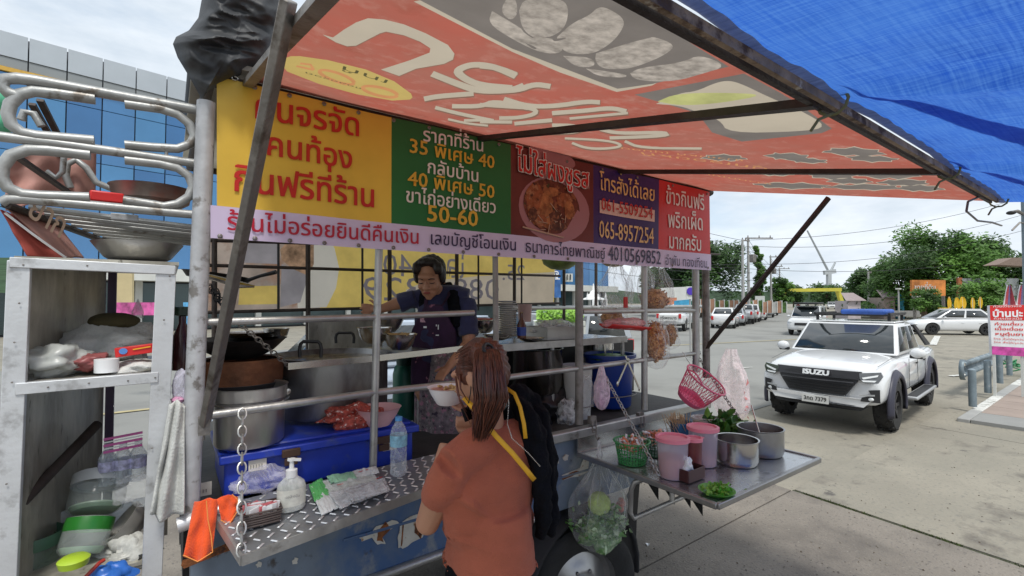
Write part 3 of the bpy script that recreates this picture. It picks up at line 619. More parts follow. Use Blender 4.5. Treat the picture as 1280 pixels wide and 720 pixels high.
# sheet bed with steel lip, side panel, sill tube
x0 = .08; x1 = on(850, 510).x+.35; zl = 1.13
mb = MB(); mb.box(((x0+x1)/2, 2.95, zl-.06), (x1-x0, 1.64, .05)); obj('bed_floor', mb, mk('shade_dark_mat', (.05, .048, .045), .7, 0, .4, 6, .4, 30), parent=tk)  # floor colour near black: the kitchen's shade is put into it
mb = MB(); mb.bar((x0+.25, YP-.005, zl-.02), (x1, YP-.005, zl-.02), .06, .055); obj('bed_lip', mb, 'galv', parent=tk, bevel=.008)
mb = MB(); mb.prism([(x0, 2.11, .67), (x1, 2.11, .67), (x1, 2.11, zl-.05), (x0, 2.11, zl-.05)], (0, .06, 0)); sp = obj('side_panel', mb, 'body', parent=tk, bevel=.008)
mb = MB(); mb.prism([(x0+.55, 2.102, .86), (x1-.1, 2.102, .86), (x1-.1, 2.102, .875), (x0+.55, 2.102, .875)], (0, .03, 0)); obj('pressed_rib', mb, 'body', parent=tk, bevel=.004)
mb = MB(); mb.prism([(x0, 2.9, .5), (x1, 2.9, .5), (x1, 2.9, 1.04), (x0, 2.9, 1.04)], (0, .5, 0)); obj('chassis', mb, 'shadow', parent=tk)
mb = MB(); mb.prism([(x0, 3.7, .67), (x1, 3.7, .67), (x1, 3.7, zl-.05), (x0, 3.7, zl-.05)], (0, .05, 0)); obj('side_panel', mb, 'body', parent=tk)
pipe('sill_tube', [on(440, 733), on(560, 689), on(690, 640)], .02, 'galv')
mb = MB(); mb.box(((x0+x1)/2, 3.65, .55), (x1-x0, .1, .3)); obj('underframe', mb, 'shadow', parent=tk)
# rust and bare patches (wear, fixed to the panel)
def blot(px, name, mat, y=2.1045):
    mb = MB(); c = sum((onY(a, b, y) for a, b in px), V())/len(px); P = []
    for i, (a, b) in enumerate(px):
        p = onY(a, b, y); q = onY(*px[(i+1) % len(px)], y); P += [p, (p+q)/2+(p-c).normalized()*random.uniform(-.006, .008)]
    mb.poly(P); return obj(name, mb, mat, parent=tk, smooth=False)
blot([(448, 672), (462, 668), (470, 658), (490, 650), (500, 655), (488, 662), (478, 672), (482, 680), (472, 681), (465, 672), (452, 677)], 'bare_patch', 'primer')
blot([(472, 664), (482, 652), (488, 662), (478, 672), (480, 678), (471, 676)], 'rust_patch', 'rustp', 2.1035)
blot([(497, 672), (500, 655), (512, 646), (530, 643), (535, 655), (528, 672), (515, 678), (503, 686), (498, 685)], 'bare_patch', 'primer')
blot([(518, 655), (528, 651), (530, 660), (526, 674), (518, 666)], 'rust_patch', 'rustp', 2.1035)
blot([(503, 656), (505, 655), (503, 680), (501, 683)], 'rust_patch', 'rustp', 2.1035)
blot([(228, 700), (250, 694), (300, 672), (325, 662), (320, 668), (300, 684), (262, 698), (230, 711)], 'rust_patch', 'rustp', 2.04)
blot([(686, 570), (697, 573), (699, 579), (690, 582)], 'rust_patch', 'primer'); blot([(702, 594), (725, 585), (730, 572), (738, 568), (735, 590), (722, 596), (705, 600)], 'bare_patch', 'primer')
blot([(702, 598), (715, 590), (724, 589), (716, 595), (704, 600)], 'rust_patch', 'rustp', 2.1035)
for px, py in ((369, 701), (323, 706), (688, 555), (707, 572), (745, 548)): blot([(px-4, py), (px-1, py-4), (px+4, py-3), (px+3, py+3), (px-1, py+4)], 'rust_spot', 'primer')
# latch plates of the tailboard
for px, py in ((660, 545), (740, 525), (800, 520)):
    mb = MB(); q = onY(px, py, 2.085); mb.box(q, (.05, .03, .05)); mb.tube([q+V((-.015, -.02, 0)), q+V((-.015, -.02, -.07)), q+V((.015, -.02, -.07)), q+V((.015, -.02, 0))], .005, 6); obj('latch', mb, 'strut', parent=tk, bevel=.004)
# tread-plate customer shelf
sh = [onY(302, 696, 1.74), onY(655, 566, 1.86), onY(655, 541, 2.09), onY(262, 634, 2.09)]
mb = MB(); mb.prism(sh, (0, 0, -.012)); shelf = obj('fold_down_shelf', mb, 'tread', parent=tk, smooth=False)
mb = MB(); mb.bar(sh[0]-Z*.012, sh[1]-Z*.012, .008, .034); mb.bar(sh[0]-Z*.012, sh[3]-Z*.012, .008, .034); obj('shelf_edge', mb, 'galv', parent=shelf)
mb = MB(); nrm = (sh[1]-sh[0]).cross(sh[3]-sh[0]).normalized(); nrm = nrm if nrm.z > 0 else -nrm; NU, NV = 30, 9
for i in range(NU):
    for j in range(NV):
        u, v = (i+.5)/NU, (j+.5)/NV; c = sh[0].lerp(sh[1], u).lerp(sh[3].lerp(sh[2], u), v)+nrm*.0015
        a = (V((1, 1, 0)) if (i+j) % 2 else V((1, -1, 0))).normalized(); a = (a-nrm*a.dot(nrm)).normalized(); b = a.cross(nrm); l, w_ = .015, .0042
        mb.add([c-a*l-b*w_, c-a*l*.8+b*w_, c+a*l+b*w_, c+a*l*.8-b*w_, c+nrm*.0025-a*l*.6, c+nrm*.0025+a*l*.6], [(0, 4, 1), (1, 4, 5, 2), (2, 5, 3), (3, 5, 4, 0)])
obj('tread_pattern', mb, 'treadb', parent=shelf, kind='stuff', smooth=False)
# steel tray at the right
tz = 1.0; TX0, TX1, TY0, TY1 = 1.98, 3.03, 1.19, 2.07
mb = MB(); mb.box(((TX0+TX1)/2, (TY0+TY1)/2, tz-.008), (TX1-TX0, TY1-TY0, .012)); tray = obj('steel_tray', mb, mk('scuffed_stainless', (.5, .51, .52), .25, .85, .12, 3, .06, 60, dirt=[((.3, .3, .29), .62, 8, .06)]), parent=tk, smooth=False)
for a, b in (((TX0, TY0), (TX1, TY0)), ((TX1, TY0), (TX1, TY1)), ((TX0, TY0), (TX0, TY1)), ((TX0, TY1), (TX1, TY1))):
    mb = MB(); mb.bar((*a, tz-.008), (*b, tz-.008), .022, .028); obj('tray_rim', mb, 'steeld', parent=tray, bevel=.004)
mb = MB(); mb.prism([(TX0, TY1+.003, tz), (TX1, TY1+.003, tz), (TX1, TY1+.003, tz+.1), (TX0, TY1+.003, tz+.1)], (0, .01, 0)); obj('tray_upstand', mb, 'steel', parent=tray, smooth=False)
pipe('bracket_tube', [onX(812, 596, 2.06), onX(793, 603, 2.0), onX(789, 612, 2.0), onX(788, 640, 2.0), onX(792, 648, 2.02), onX(865, 616, 2.4)], .013, 'galv')
pipe('bracket_tube', [onX(839, 605, 2.25), onX(840, 626, 2.25)], .013, 'galv')
for px, py in ((813, 606), (833, 612), (853, 617), (868, 627)):
    q = onX(px, py-8, 2.15+(px-813)*.006); mb = MB(); mb.prism([q-V((0, .05, 0)), q+V((0, .05, 0)), q+V((.0, -.05, -.1))], (.004, 0, 0)); obj('rubber_pennant', mb, 'black', parent=tk, smooth=False)
mb = MB(); mb.prism([onY(772, 640, 2.12), onY(800, 600, 2.12), onY(796, 650, 2.12), onY(794, 712, 2.12), onY(778, 690, 2.12)], (0, .02, 0)); obj('mud_flap', mb, 'black', parent=tk, smooth=False)
# arch + wheel
wc = onY(722, 722, 2.2); wl = thing('wheel', None, None, wc-V(tk.location)); wl.parent = tk; wl.rotation_euler = (0, 0, R(-16))
mb = MB(); M = Matrix.Rotation(R(90), 3, 'X')
RR = .36
mb.lathe([(.21, .1), (.25, .115), (.29, .12), (.33, .115), (.345, .10), (.352, .095), (.352, .06), (.343, .055), (.343, .045), (.36, .04), (.36, .01), (.35, .005), (.35, -.005), (.36, -.01), (.36, -.06), (.35, -.1), (.3, -.12), (.21, -.1)], (0, 0, 0), 48, M); obj('tyre', mb, 'rubber', parent=wl, local=True)
mb = MB(); mb.lathe([(.215, .1), (.205, .085), (.2, .05), (.17, .03), (.12, .05), (.09, .075), (.07, .078), (.0, .08)], (0, 0, 0), 40, M); obj('rim', mb, 'steeld', parent=wl, local=True)
mb = MB(); mb.lathe([(.055, .078), (.055, .1), (.05, .115), (0, .118)], (0, 0, 0), 20, M)
for k in range(6): a = k*1.047; mb.lathe([(.011, .07), (.011, .09), (0, .092)], V((math.cos(a)*.085, 0, math.sin(a)*.085)), 6, M)
obj('hub', mb, 'steeld', parent=wl, local=True)
mb = MB(); c = wc
mb.add([c+V((math.cos(R(a))*.46, dy, math.sin(R(a))*.43)) for a in range(-10, 200, 15) for dy in (-.1, .3)], [(2*i, 2*i+1, 2*i+3, 2*i+2) for i in range(13)]); obj('wheel_arch', mb, 'shadow', parent=tk, solid=.02)
# kitchen worktops inside
mb = MB(); a = V((1.25, 2.42, 1.62)); mb.box((2.22, 2.62, 1.615), (1.2, .4, .02)); wt = obj('worktop', mb, 'steel', parent=tk, smooth=False)
mb = MB(); mb.box((2.22, 2.415, 1.61), (1.2, .012, .045)); obj('worktop_edge', mb, 'galv', parent=wt, smooth=False)
for x in (1.64, 2.1, 2.8): pipe('worktop_leg', [(x, 2.44, 1.1), (x, 2.44, 1.6)], .014, 'galv')
mb = MB(); mb.box((1.13, 2.72, 1.60), (.28, .45, .02)); wt2 = obj('worktop', mb, 'steeld', parent=tk, smooth=False)
pipe('worktop_leg', [(1.3, 2.8, 1.1), (1.3, 2.8, 1.6)], .014, 'galv')
mb = MB(); mb.bar(onY(360, 458, 2.3), onY(470, 448, 2.3), .006, .03); mb.bar(onY(470, 448, 2.3), onY(600, 433, 2.35), .006, .03); obj('ledge_strip', mb, 'steel', parent=tk)
mb = MB(); mb.prism([onY(386, 403, 3.3), onY(478, 398, 3.3), onY(478, 440, 3.3), onY(386, 440, 3.3)], (0, .015, 0)); obj('splash_plate', mb, 'aluin', parent=tk, smooth=False)
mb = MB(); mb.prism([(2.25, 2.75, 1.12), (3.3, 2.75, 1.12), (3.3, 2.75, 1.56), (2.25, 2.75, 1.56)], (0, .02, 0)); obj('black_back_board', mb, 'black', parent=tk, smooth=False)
# awning frame
AP, AN = V((0, 2.1, 2.765)), V((0, -.222, 1))
def aw(px, py, dz=0): return onP(px, py, AP+Z*dz, AN)
def awz(x, y, dz=0): return V((x, y, 2.765+.222*(y-2.1)+dz))
AX0, AX1, AY0, AY1 = .26, 3.28, .5, 2.13
for x_, m in ((aw(385, 8).x, 'strut'), (aw(820, 142).x, 'dark'), (aw(980, 209).x, 'dark')): mb = MB(); mb.bar(awz(x_, AY0, -.022), awz(x_, AY1, -.022), .034, .022); obj('awning_bar', mb, m, parent=tk)
mb = MB(); mb.bar(awz(AX0-.02, AY0-.015, -.012), awz(AX1+.03, AY0-.015, -.012), .012, .022); obj('awning_front_rail', mb, 'rusty', parent=tk)
mb = MB(); mb.bar(awz(AX0, AY0+.006, -.022), awz(AX1, AY0+.006, -.022), .013, .016); obj('awning_front_lip', mb, 'dark', parent=tk)
mb = MB(); mb.bar(awz(.12, 2.115, -.02), awz(3.42, 2.115, -.02), .03, .03); obj('awning_hinge_rail', mb, 'dark', parent=tk)
mb = MB(); mb.bar(onY(361, 0, 1.12), onY(256, 530, 2.0), .040, .022, up=V((1, -1, 0))); obj('awning_strut', mb, 'strut', parent=tk, bevel=.003)
mb = MB(); q = onY(255, 532, 2.0); mb.box(q, (.035, .035, .06)); mb.tube([q, q-Z*.05], .004, 6); obj('strut_foot', mb, 'strut', parent=tk)
q = onX(1036, 247, AX1); mb = MB(); mb.bar(q, on(882, 436), .032, .022, up=V((1, -1, 0))); obj('awning_strut', mb, 'dark', parent=tk, bevel=.003)
# chains that carry the shelf and the tray
def chain(name, a, b, label=None, r=.0028, ln=.034, wd=.0105, mat='galv', parent=None, sag=0):
    a, b = V(a), V(b); n = max(3, int((b-a).length/(ln*.74))); d = (b-a)/n; mb = MB(); t = d.normalized(); u = t.cross(X).normalized(); w_ = t.cross(u)
    for i in range(n):
        c = a+d*(i+.5)-Z*sag*4*((i+.5)/n)*(1-(i+.5)/n); s_ = u if i % 2 else w_; h = ln/2
        mb.tube([c+t*(h*.62*ca+h*.38*(1 if ca > 0 else -1)*abs(ca))+s_*wd*sa for ca, sa in [(math.cos(k*math.pi/5), math.sin(k*math.pi/5)) for k in range(10)]], r, 5, closed=True)
    return obj(name, mb, mat, parent=parent or tk, label=label, kind='stuff')
chain('shelf_chain', onY(303, 512, 1.98), sh[0]+V((.0, .01, .0)), r=.0034, ln=.042, wd=.013)
chain('tray_chain', on(752, 462), onX(824, 596, 2.02)+Z*.01, r=.0028)
chain('tray_chain', on(872, 445), V((TX1-.02, TY0+.35, tz)), r=.0028, mat='strut')
chain('tray_chain', onY(300, 405, 2.2), onY(362, 458, 2.35), r=.0028, mat='strut')
# ------------------------------------------------------------------ front banner
bn = thing('menu_banner', 'long multicoloured Thai menu banner hanging along the front of the food truck', 'banner', (1.7, YP-.035, 2.14))
YB = YP-.036
def q4(px, y): return [onY(a, b, y) for a, b in px]
TOP = lambda x: 95+(x-272)*(240-95)/(887-272)
MID = lambda x: 256.5+(x-264)*(318-256.5)/(887-264)
BOT = lambda x: 297.5+(x-263)*(338-297.5)/(888-263)
def wav(p): p.y += .006*math.sin(p.x*4.1+p.z*2)+.004*math.sin(p.x*11); return p
def bobj(name, mb, mat, **k):
    mb.v = [wav(V(q)) for q in mb.v]; return obj(name, mb, mat, parent=bn, smooth=True, ang=3, **k)
def panel(name, xa, xb, mat, fa=TOP, fb=MID, dy=0, nx=44):
    A = [onY(xa, fa(xa), YB-dy), onY(xb, fa(xb), YB-dy), onY(xa, fb(xa), YB-dy), onY(xb, fb(xb), YB-dy)]
    mb = MB(); mb.grid(lambda u, v: A[0].lerp(A[1], u).lerp(A[2].lerp(A[3], u), v), nx, 4); return bobj(name, mb, mat)
def pr(n, c, v=.1, **k): return mk('print_'+n, c, .38, 0, v, 3 if v < .5 else 26, .04, 30, translucent=.12, spec=.35, **k)
panel('yellow_panel', 271, 490, pr('yellow', (.76, .5, .07)), nx=20)
panel('green_panel', 490, 637.5, pr('green', (.022, .155, .045)))
panel('photo_panel', 637.5, 742, pr('maroon', (.16, .035, .03), .3))
panel('purple_panel', 742, 822.5, pr('purple', (.05, .025, .14)))
panel('red_panel', 822.5, 887, pr('red', (.6, .035, .035)))
panel('lilac_strip', 263, 888, pr('lilac', (.64, .55, .76), .05), MID, BOT, nx=40)
def bt(name, mat, items, dy=.006):
    for s_, a, b, hs, bo in items: mb = MB(); text(mb, s_, onY(*a, YB-dy), onY(*b, YB-dy), Z, hs, bo); bobj(name, mb, mat)
pred = mk('ink_red', (.5, .012, .008), .4); pnavy = mk('ink_navy', (.02, .008, .06), .4); pcream = mk('ink_cream', (.75, .5, .2), .4); pwh = mk('ink_white', (.75, .72, .68), .4); pyel = mk('ink_gold', (.7, .42, .04), .4); pcr = mk('ink_crimson', (.42, .005, .03), .4)
bt('red_lettering', pred, [('คนจรจัด', (316, 147), (452, 170), 1.12, .014), ('คนท้อง', (331, 193), (442, 211), 1.12, .014), ('กินฟรีที่ร้าน', (290, 238), (471, 259), 1.15, .014)])
bt('white_lettering', pwh, [('ราคาที่ร้าน', (528, 176), (605, 190), 1.05, .01), ('กลับบ้าน', (533, 216), (599, 228), 1.05, .01), ('ขาไก่อย่างเดียว', (507, 252), (620, 267), 1.1, .01), ('ข้าวกินฟรี', (831, 254), (880, 263), 1.25, .008), ('พริกเผ็ด', (834, 284), (878, 288), 1.25, .008), ('มากครับ', (835, 310), (876, 314), 1.25, .008)])
bt('gold_lettering', pyel, [('35 พิเศษ 40', (511, 190), (618, 211), .95, .012), ('40 พิเศษ 50', (510, 231), (618, 248), .95, .012), ('50-60', (533, 276), (598, 283), .9, .014)])
panel('pink_box', 750, 817.5, pr('pinkbox', (.8, .6, .52), .03), lambda x: 250+(x-750)*.19, lambda x: 266+(x-750)*.17, .0045, 30)
bt('cream_lettering', pcream, [('โทรสั่งได้เลย', (750, 236.5), (818, 252), 1.3, .008), ('065-8957254', (749, 296.5), (817, 305), 1.55, .004)])
bt('number_lettering', pred, [('061-5509254', (752, 262), (815.5, 273.5), 1.2, .004)], .010)
bt('crimson_lettering', pcr, [('ร้านไม่อร่อยยินดีคืนเงิน', (283, 287), (525, 305), 1.08, .01)])
bt('navy_lettering', pnavy, [('เลขบัญชีโอนเงิน', (537, 305), (645, 313.5), 1.08, .006), ('ธนาคารไทยพาณิชย์', (655, 315), (757, 324), 1.12, .004), ('4010569852', (761, 325), (826, 330.5), 1.25, .004), ('อำพัน ทองเทียม', (831, 331), (883, 335), 1.2, .0)])
# printed bowl picture
def bdisc(name, cx, cy, rx, ry, mat, dy, n=28, wob=0, rot=0):
    mb = MB(); mb.poly([onY(cx+rx*math.cos(t)*(1+wob*math.sin(5*t+cx)), cy+ry*math.sin(t)*(1+wob*math.cos(7*t+cy))+rx*math.cos(t)*rot, YB-dy) for t in [k*2*math.pi/n for k in range(n)]]); return bobj(name, mb, mat)
bdisc('printed_plate', 692, 262, 45, 41, pr('plate', (.42, .2, .22), .06), .0015, rot=.12); bdisc('printed_plate', 690, 196, 30, 13, pr('plate2', (.4, .19, .2), .06), .001, rot=.3)
bdisc('printed_broth', 689, 258, 36, 34, pr('broth', (.14, .035, .02), .7, dirt=[((.32, .12, .05), .56, 22, .03), ((.05, .06, .02), .62, 30, .02)]), .003, rot=.15)
meat = [pr('meat_'+'abc'[i], c_, .5, dirt=[(d_, .56, 30, .04), ((.06, .02, .012), .63, 18, .04)]) for i, (c_, d_) in enumerate((((.3, .09, .035), (.42, .2, .1)), ((.4, .16, .06), (.25, .08, .03)), ((.1, .035, .02), (.3, .12, .06))))]
rnd = random.Random(2)
for k, (x_, y_, rx, ry) in enumerate(((668, 250, 12, 22), (683, 262, 9, 24), (700, 272, 14, 10), (706, 250, 10, 9), (690, 240, 9, 6), (697, 283, 12, 5), (675, 276, 8, 8), (712, 262, 6, 12), (665, 268, 6, 9))): bdisc('printed_meat', x_, y_, rx, ry, meat[k % 3], .0035+.0004*k, 14, .12)
mb = MB()
for k in range(14):
    a = onY(690+rnd.gauss(5, 9), 277+rnd.gauss(0, 7), YB-.0078); mb.bar(a, a+V((rnd.gauss(0, .03), 0, rnd.gauss(0, .02))), .003, .005, up=Y)
mb.bar(onY(652, 284, YB-.008), onY(705, 297, YB-.008), .004, .008); bobj('printed_garnish', mb, pr('garn', (.6, .4, .3), .2))
for nm, mt, dy, bo in (('outline_lettering', pwh, .012, .045), ('red_lettering', pred, .0155, .008)): bt(nm, mt, [('ไม่ใส่ผงชูรส', (645, 213), (737, 236), 1.35, bo)], dy)
mb = MB()
for k in range(15):
    x_ = 275+k*43.5
    for f in (TOP, BOT):
        q = onY(x_, f(x_)+(3 if f is TOP else -3), YB-.004); mb.lathe([(.003, -.002), (.009, .0), (.009, .002), (.003, .003)], q, 10, Matrix.Rotation(R(90), 3, 'X'))
bobj('eyelets', mb, 'strut', kind='stuff')
# rear banner, seen from behind (lettering reversed)
rb = thing('rear_banner', 'faded yellow banner on the far side of the truck with reversed lettering', 'banner', (1.7, 3.76, 1.86))
YQ = 3.76
def r2(px, py): q = onY(px, py, YQ); return (q.x, q.z)
RSH = []
def rq(name, pts, mat, dy=0): RSH.append(([r2(*p) for p in pts], mat))
ryel = mk('sunlit_yellow_cloth', (.88, .62, .17), .8, 0, .16, 4, translucent=.78); rtan = mk('sunlit_tan_cloth', (.6, .47, .38), .8, 0, .3, 4, translucent=.7, dirt=[((.5, .28, .18), .58, 5, .08)])
rcr = mk('sunlit_cream_cloth', (.82, .74, .62), .8, 0, .1, 2, translucent=.75); rgr = mk('reversed_grey_print', (.45, .4, .4), .8, 0, .2, 5, translucent=.65); rbr = mk('reversed_brown_print', (.5, .3, .18), .8, 0, .6, 14, translucent=.65)
rq('banner_cloth', [(240, 270), (392, 280), (400, 388), (240, 390)], rtan); rq('banner_cloth', [(392, 280), (695, 300), (693, 379), (400, 386)], ryel)
rq('printed_plate', [(375, 280), (405, 290), (418, 310), (424, 335), (420, 360), (408, 384), (372, 385), (368, 330)], rcr, .003)
rq('tan_patch', [(530, 352), (600, 345), (693, 340), (692, 378), (500, 383), (508, 362)], mk('sunlit_beige', (.74, .6, .44), .8, 0, .14, 3, translucent=.75), .003)
rq('printed_noodles', [(358, 303), (372, 300), (392, 306), (392, 330), (382, 352), (370, 340), (352, 325), (350, 312)], rbr, .005); rq('yellow_patch', [(300, 358), (346, 357), (347, 380), (298, 381)], ryel, .003)
rq('grey_patch', [(300, 300), (347, 302), (347, 330), (300, 328)], rgr, .003); rq('grey_patch', [(352, 330), (385, 345), (375, 378), (350, 384)], rgr, .003)
rink = mk('reversed_ink', (.3, .26, .28), .8, translucent=.55)
def rtext(s_, xa, ya, xb, yb, hs, bo=0):       # seen from behind, so mirrored
    mb = MB(); text(mb, s_, onY(xb, yb, YQ), onY(xa, ya, YQ), Z, hs, bo)
    for f_ in mb.f: RSH.append(([(mb.v[i].x, mb.v[i].z) for i in f_], rink))
rtext('40', 478, 344, 516, 346, 1.0); rtext('โล', 556, 347, 583, 347, 1.2); rtext('25.', 627, 350, 656, 350, .95); rtext('089-1329', 452, 376, 625, 374, .8)
# ------------------------------------------------------------------ awning cloth with the underside print
an = thing('awning', 'faded red printed vinyl awning stretched over the truck frame, seen from below', 'awning', (1.75, 1.3, 2.55))
def sagf(x, y): return .0
def aobj(name, mb, mat, dz=0, **k): return obj(name, mb, mat, parent=an, **k)
ared = mk('faded_red_vinyl', (.45, .125, .09), .75, 0, .09, 3, .08, 40, translucent=.5, spec=.2, dirt=[((.4, .16, .12), .55, 2.2, .14), ((.34, .09, .06), .64, 7, .08), ((.5, .22, .17), .62, 14, .1)])
acre = mk('cream_vinyl_print', (.52, .45, .35), .8, 0, .05, 4, translucent=.5); agry = mk('grey_vinyl_print', (.21, .185, .165), .8, 0, .15, 6, translucent=.45)
achk = mk('pale_grey_vinyl_print', (.42, .37, .32), .8, 0, .4, 34, translucent=.45); ayel = mk('yellow_vinyl_print', (.56, .42, .14), .8, 0, .06, 4, translucent=.5)
aorg = mk('orange_vinyl_print', (.6, .28, .12), .8, translucent=.5); aout = mk('print_outline', (.3, .17, .12), .8, translucent=.4); agre = mk('greenish_print', (.5, .5, .2), .8, 0, .2, 9, translucent=.5)
class Sheet:
    "flat printed cloth: one sheet whose faces are split along the outlines of its print"
    def __init__(s, outline, to3): s.it = []; s.to3 = to3; s.out = outline
    def add(s, pts, mat):
        P_ = [V(p) for p in pts]; ar = sum(a.x*b.y-b.x*a.y for a, b in zip(P_, P_[1:]+P_[:1]))
        if abs(ar) > 1e-9: s.it.append((P_ if ar > 0 else P_[::-1], mat))
    def build(s, name, base, parent, cell=.12):
        from mathutils.geometry import delaunay_2d_cdt
        vs, es = [], []
        def put(p): n = len(vs); k = len(p); vs.extend(p); es.extend((n+i, n+(i+1) % k) for i in range(k))
        put([V(p) for p in s.out]); x0 = min(p[0] for p in s.out); x1 = max(p[0] for p in s.out); y0 = min(p[1] for p in s.out); y1 = max(p[1] for p in s.out)
        bb = []
        for p, m in s.it: put(p); bb.append((min(q.x for q in p), max(q.x for q in p), min(q.y for q in p), max(q.y for q in p)))
        nx, ny = int((x1-x0)/cell), int((y1-y0)/cell)
        vs.extend(V((x0+(x1-x0)*i/nx, y0+(y1-y0)*j/ny)) for i in range(1, nx) for j in range(1, ny))
        V2, E2, F2, _, _, OF = delaunay_2d_cdt(vs, es, [], 0, 1e-5)
        def inside(x, y, P):
            r = False; n = len(P)
            for i in range(n):
                a, b = P[i], P[i-1]
                if (a.y > y) != (b.y > y) and x < (b.x-a.x)*(y-a.y)/(b.y-a.y)+a.x: r = not r
            return r
        mats = [base]; mb = MB(); mb.v = [s.to3(p) for p in V2]; OP = [V(p) for p in s.out]
        for f in F2:
            x = sum(V2[i].x for i in f)/len(f); y = sum(V2[i].y for i in f)/len(f)
            if not inside(x, y, OP): continue
            m = base
            for k in range(len(s.it)-1, -1, -1):
                q = bb[k]
                if q[0] <= x <= q[1] and q[2] <= y <= q[3] and inside(x, y, s.it[k][0]): m = s.it[k][1]; break
            if m not in mats: mats.append(m)
            mb.f.append(tuple(f)); mb.m.append(mats.index(m))
        return obj(name, mb, mats, parent=parent, ang=3)
RS = Sheet([r2(240, 270), r2(695, 270), r2(693, 379), r2(240, 390)], lambda p: V((p[0], YQ+.008*math.sin(p[0]*6), p[1])))
[RS.add(p, m) for p, m in RSH]; RS.build('banner_cloth', rtan, rb)
ASH = Sheet([(AX0-.01, AY0), (AX1+.14, AY0), (AX1+.14, AY1), (AX0-.01, AY1)], lambda p: awz(p[0], p[1], .002+.010*math.sin(p[1]*4)*math.sin(p[0]*5)*.6))
def a2(px, py): q = aw(px, py); return (q.x, q.y)
def decal(name, pts, mat, k=1): ASH.add([a2(a, b) for a, b in pts], mat)
def ribbon(mb, pts, w_, k):
    L_, R_ = [], []; w_ *= 1.3
    for i, (a, b) in enumerate(pts):
        a0, b0 = pts[max(i-1, 0)]; a1, b1 = pts[min(i+1, len(pts)-1)]; dx, dy = a1-a0, b1-b0; l = math.hypot(dx, dy) or 1; nx, ny = -dy/l*w_, dx/l*w_*.62
        L_.append(a2(a+nx, b+ny)); R_.append(a2(a-nx, b-ny))
    for i in range(len(L_)-1): mb.append([L_[i], L_[i+1], R_[i+1], R_[i]])
def rput(L_, m):
    for p in L_: ASH.add(p, m)
def smo(pts, it=2):
    for _ in range(it):
        q = [pts[0]]
        for a, b in zip(pts, pts[1:]): q += [(a[0]*.75+b[0]*.25, a[1]*.75+b[1]*.25), (a[0]*.25+b[0]*.75, a[1]*.25+b[1]*.75)]
        pts = q+[pts[-1]]
    return pts
big = [(332, 165), (385, 180), (440, 140), (500, 105), (560, 85), (640, 92), (740, 118), (850, 165), (960, 225), (992, 270), (985, 300), (940, 322), (800, 345), (715, 382), (625, 348), (770, 300), (868, 262), (872, 240), (820, 205), (740, 172), (650, 152), (620, 160), (500, 222), (455, 225), (400, 205)]
big = [(320+a/4, b/4) for a, b in big]; cx = sum(a for a, b in big)/len(big); cy = sum(b for a, b in big)/len(big)
decal('big_letter_outline', [(a+.7, b+.9) for a, b in big], aout, 1); decal('big_letter', big, acre, 2)
STR = [([(540, 93), (575, 108), (598, 116), (640, 116), (655, 110)], 4.5), ([(645, 98), (620, 86), (600, 82), (584, 83), (570, 90), (580, 100), (600, 109), (640, 113)], 4.5), ([(530, 124), (548, 121), (592, 119)], 3.5), ([(544, 134), (575, 142), (617, 151)], 2.4),
 ([(565, 133), (603, 134), (617, 128), (660, 137)], 3), ([(600, 152), (640, 153)], 2.4), ([(580, 150), (612, 150)], 2), ([(600, 84), (624, 87), (645, 96)], 4), ([(600, 108), (614, 116), (647, 116), (668, 108), (688, 111)], 4), ([(630, 126), (659, 135), (694, 135), (734, 129), (750, 130)], 3.2),
 ([(690, 143), (731, 140), (764, 136), (783, 140)], 3), ([(712, 149), (785, 142)], 1.8), ([(600, 132), (635, 135), (666, 137), (672, 143), (650, 148), (624, 148)], 2.6), ([(643, 155), (690, 151)], 2.8), ([(560, 148), (585, 154), (610, 157)], 1.6),
 ([(675, 167), (717, 166), (728, 161), (717, 157), (690, 157)], 2.6), ([(750, 161), (800, 153)], 2.6), ([(750, 161), (772, 166), (830, 164), (837, 168), (762, 172)], 2.6), ([(706, 174), (753, 175), (774, 179), (776, 184), (753, 187), (731, 186), (715, 180)], 1.8), ([(781, 176), (800, 185), (877, 186)], 2)]
mo, mi_ = [], []
for p, w_ in STR: ribbon(mo, smo([(a+.8, b+.8) for a, b in p]), w_+.9, 1); ribbon(mi_, smo(p), w_, 2)
rput(mo, aout); rput(mi_, acre)
el = [(50, 180), (60, 148), (100, 132), (150, 130), (300, 150), (500, 200), (650, 265), (740, 330), (748, 350), (735, 360), (640, 365), (450, 335), (250, 285), (80, 220)]
decal('yellow_oval', [(340+a/4.26, 40+b/4.26) for a, b in el], ayel, 1)
mb = []; f = lambda L_: [(340+a/4.26, 40+b/4.26) for a, b in L_]
ribbon(mb, f([(150, 172), (205, 178), (222, 208)]), 1.6, 3); ribbon(mb, f([(130, 188), (222, 208)]), 1.6, 3)
for cx_, cy_, rx_, ry_, tl in ((345, 246, 92, 25, .32), (575, 320, 92, 22, .2)): ribbon(mb, f([(cx_+rx_*math.cos(t_), cy_+ry_*math.sin(t_)+rx_*math.cos(t_)*tl) for t_ in [j*.3307 for j in range(20)]]), 2.1, 3)
rput(mb, aorg)
def atext(s_, p0, p1, up, m, hs=1.):
    P0, P1 = aw(*p0), aw(*p1); U = aw(*up)-aw((p0[0]+p1[0])/2, (p0[1]+p1[1])/2); g_ = MB(); text(g_, s_, P0, P1, U, hs, 0)
    for f_ in g_.f: ASH.add([(g_.v[i].x, g_.v[i].y) for i in f_], m)
oli = mk('olive_print', (.16, .15, .07), .8, translucent=.3)
atext('เมนู', (486, 106), (424, 86), (459, 88), oli, .8); atext('ของอร่อย', (452, 113), (380, 93), (420, 97), oli, .8)
decal('cream_border', [(517, 2), (640, 66), (700, 93), (771, 117), (815, 108), (822, 104), (770, 108), (640, 58), (530, 0)], acre, 2)
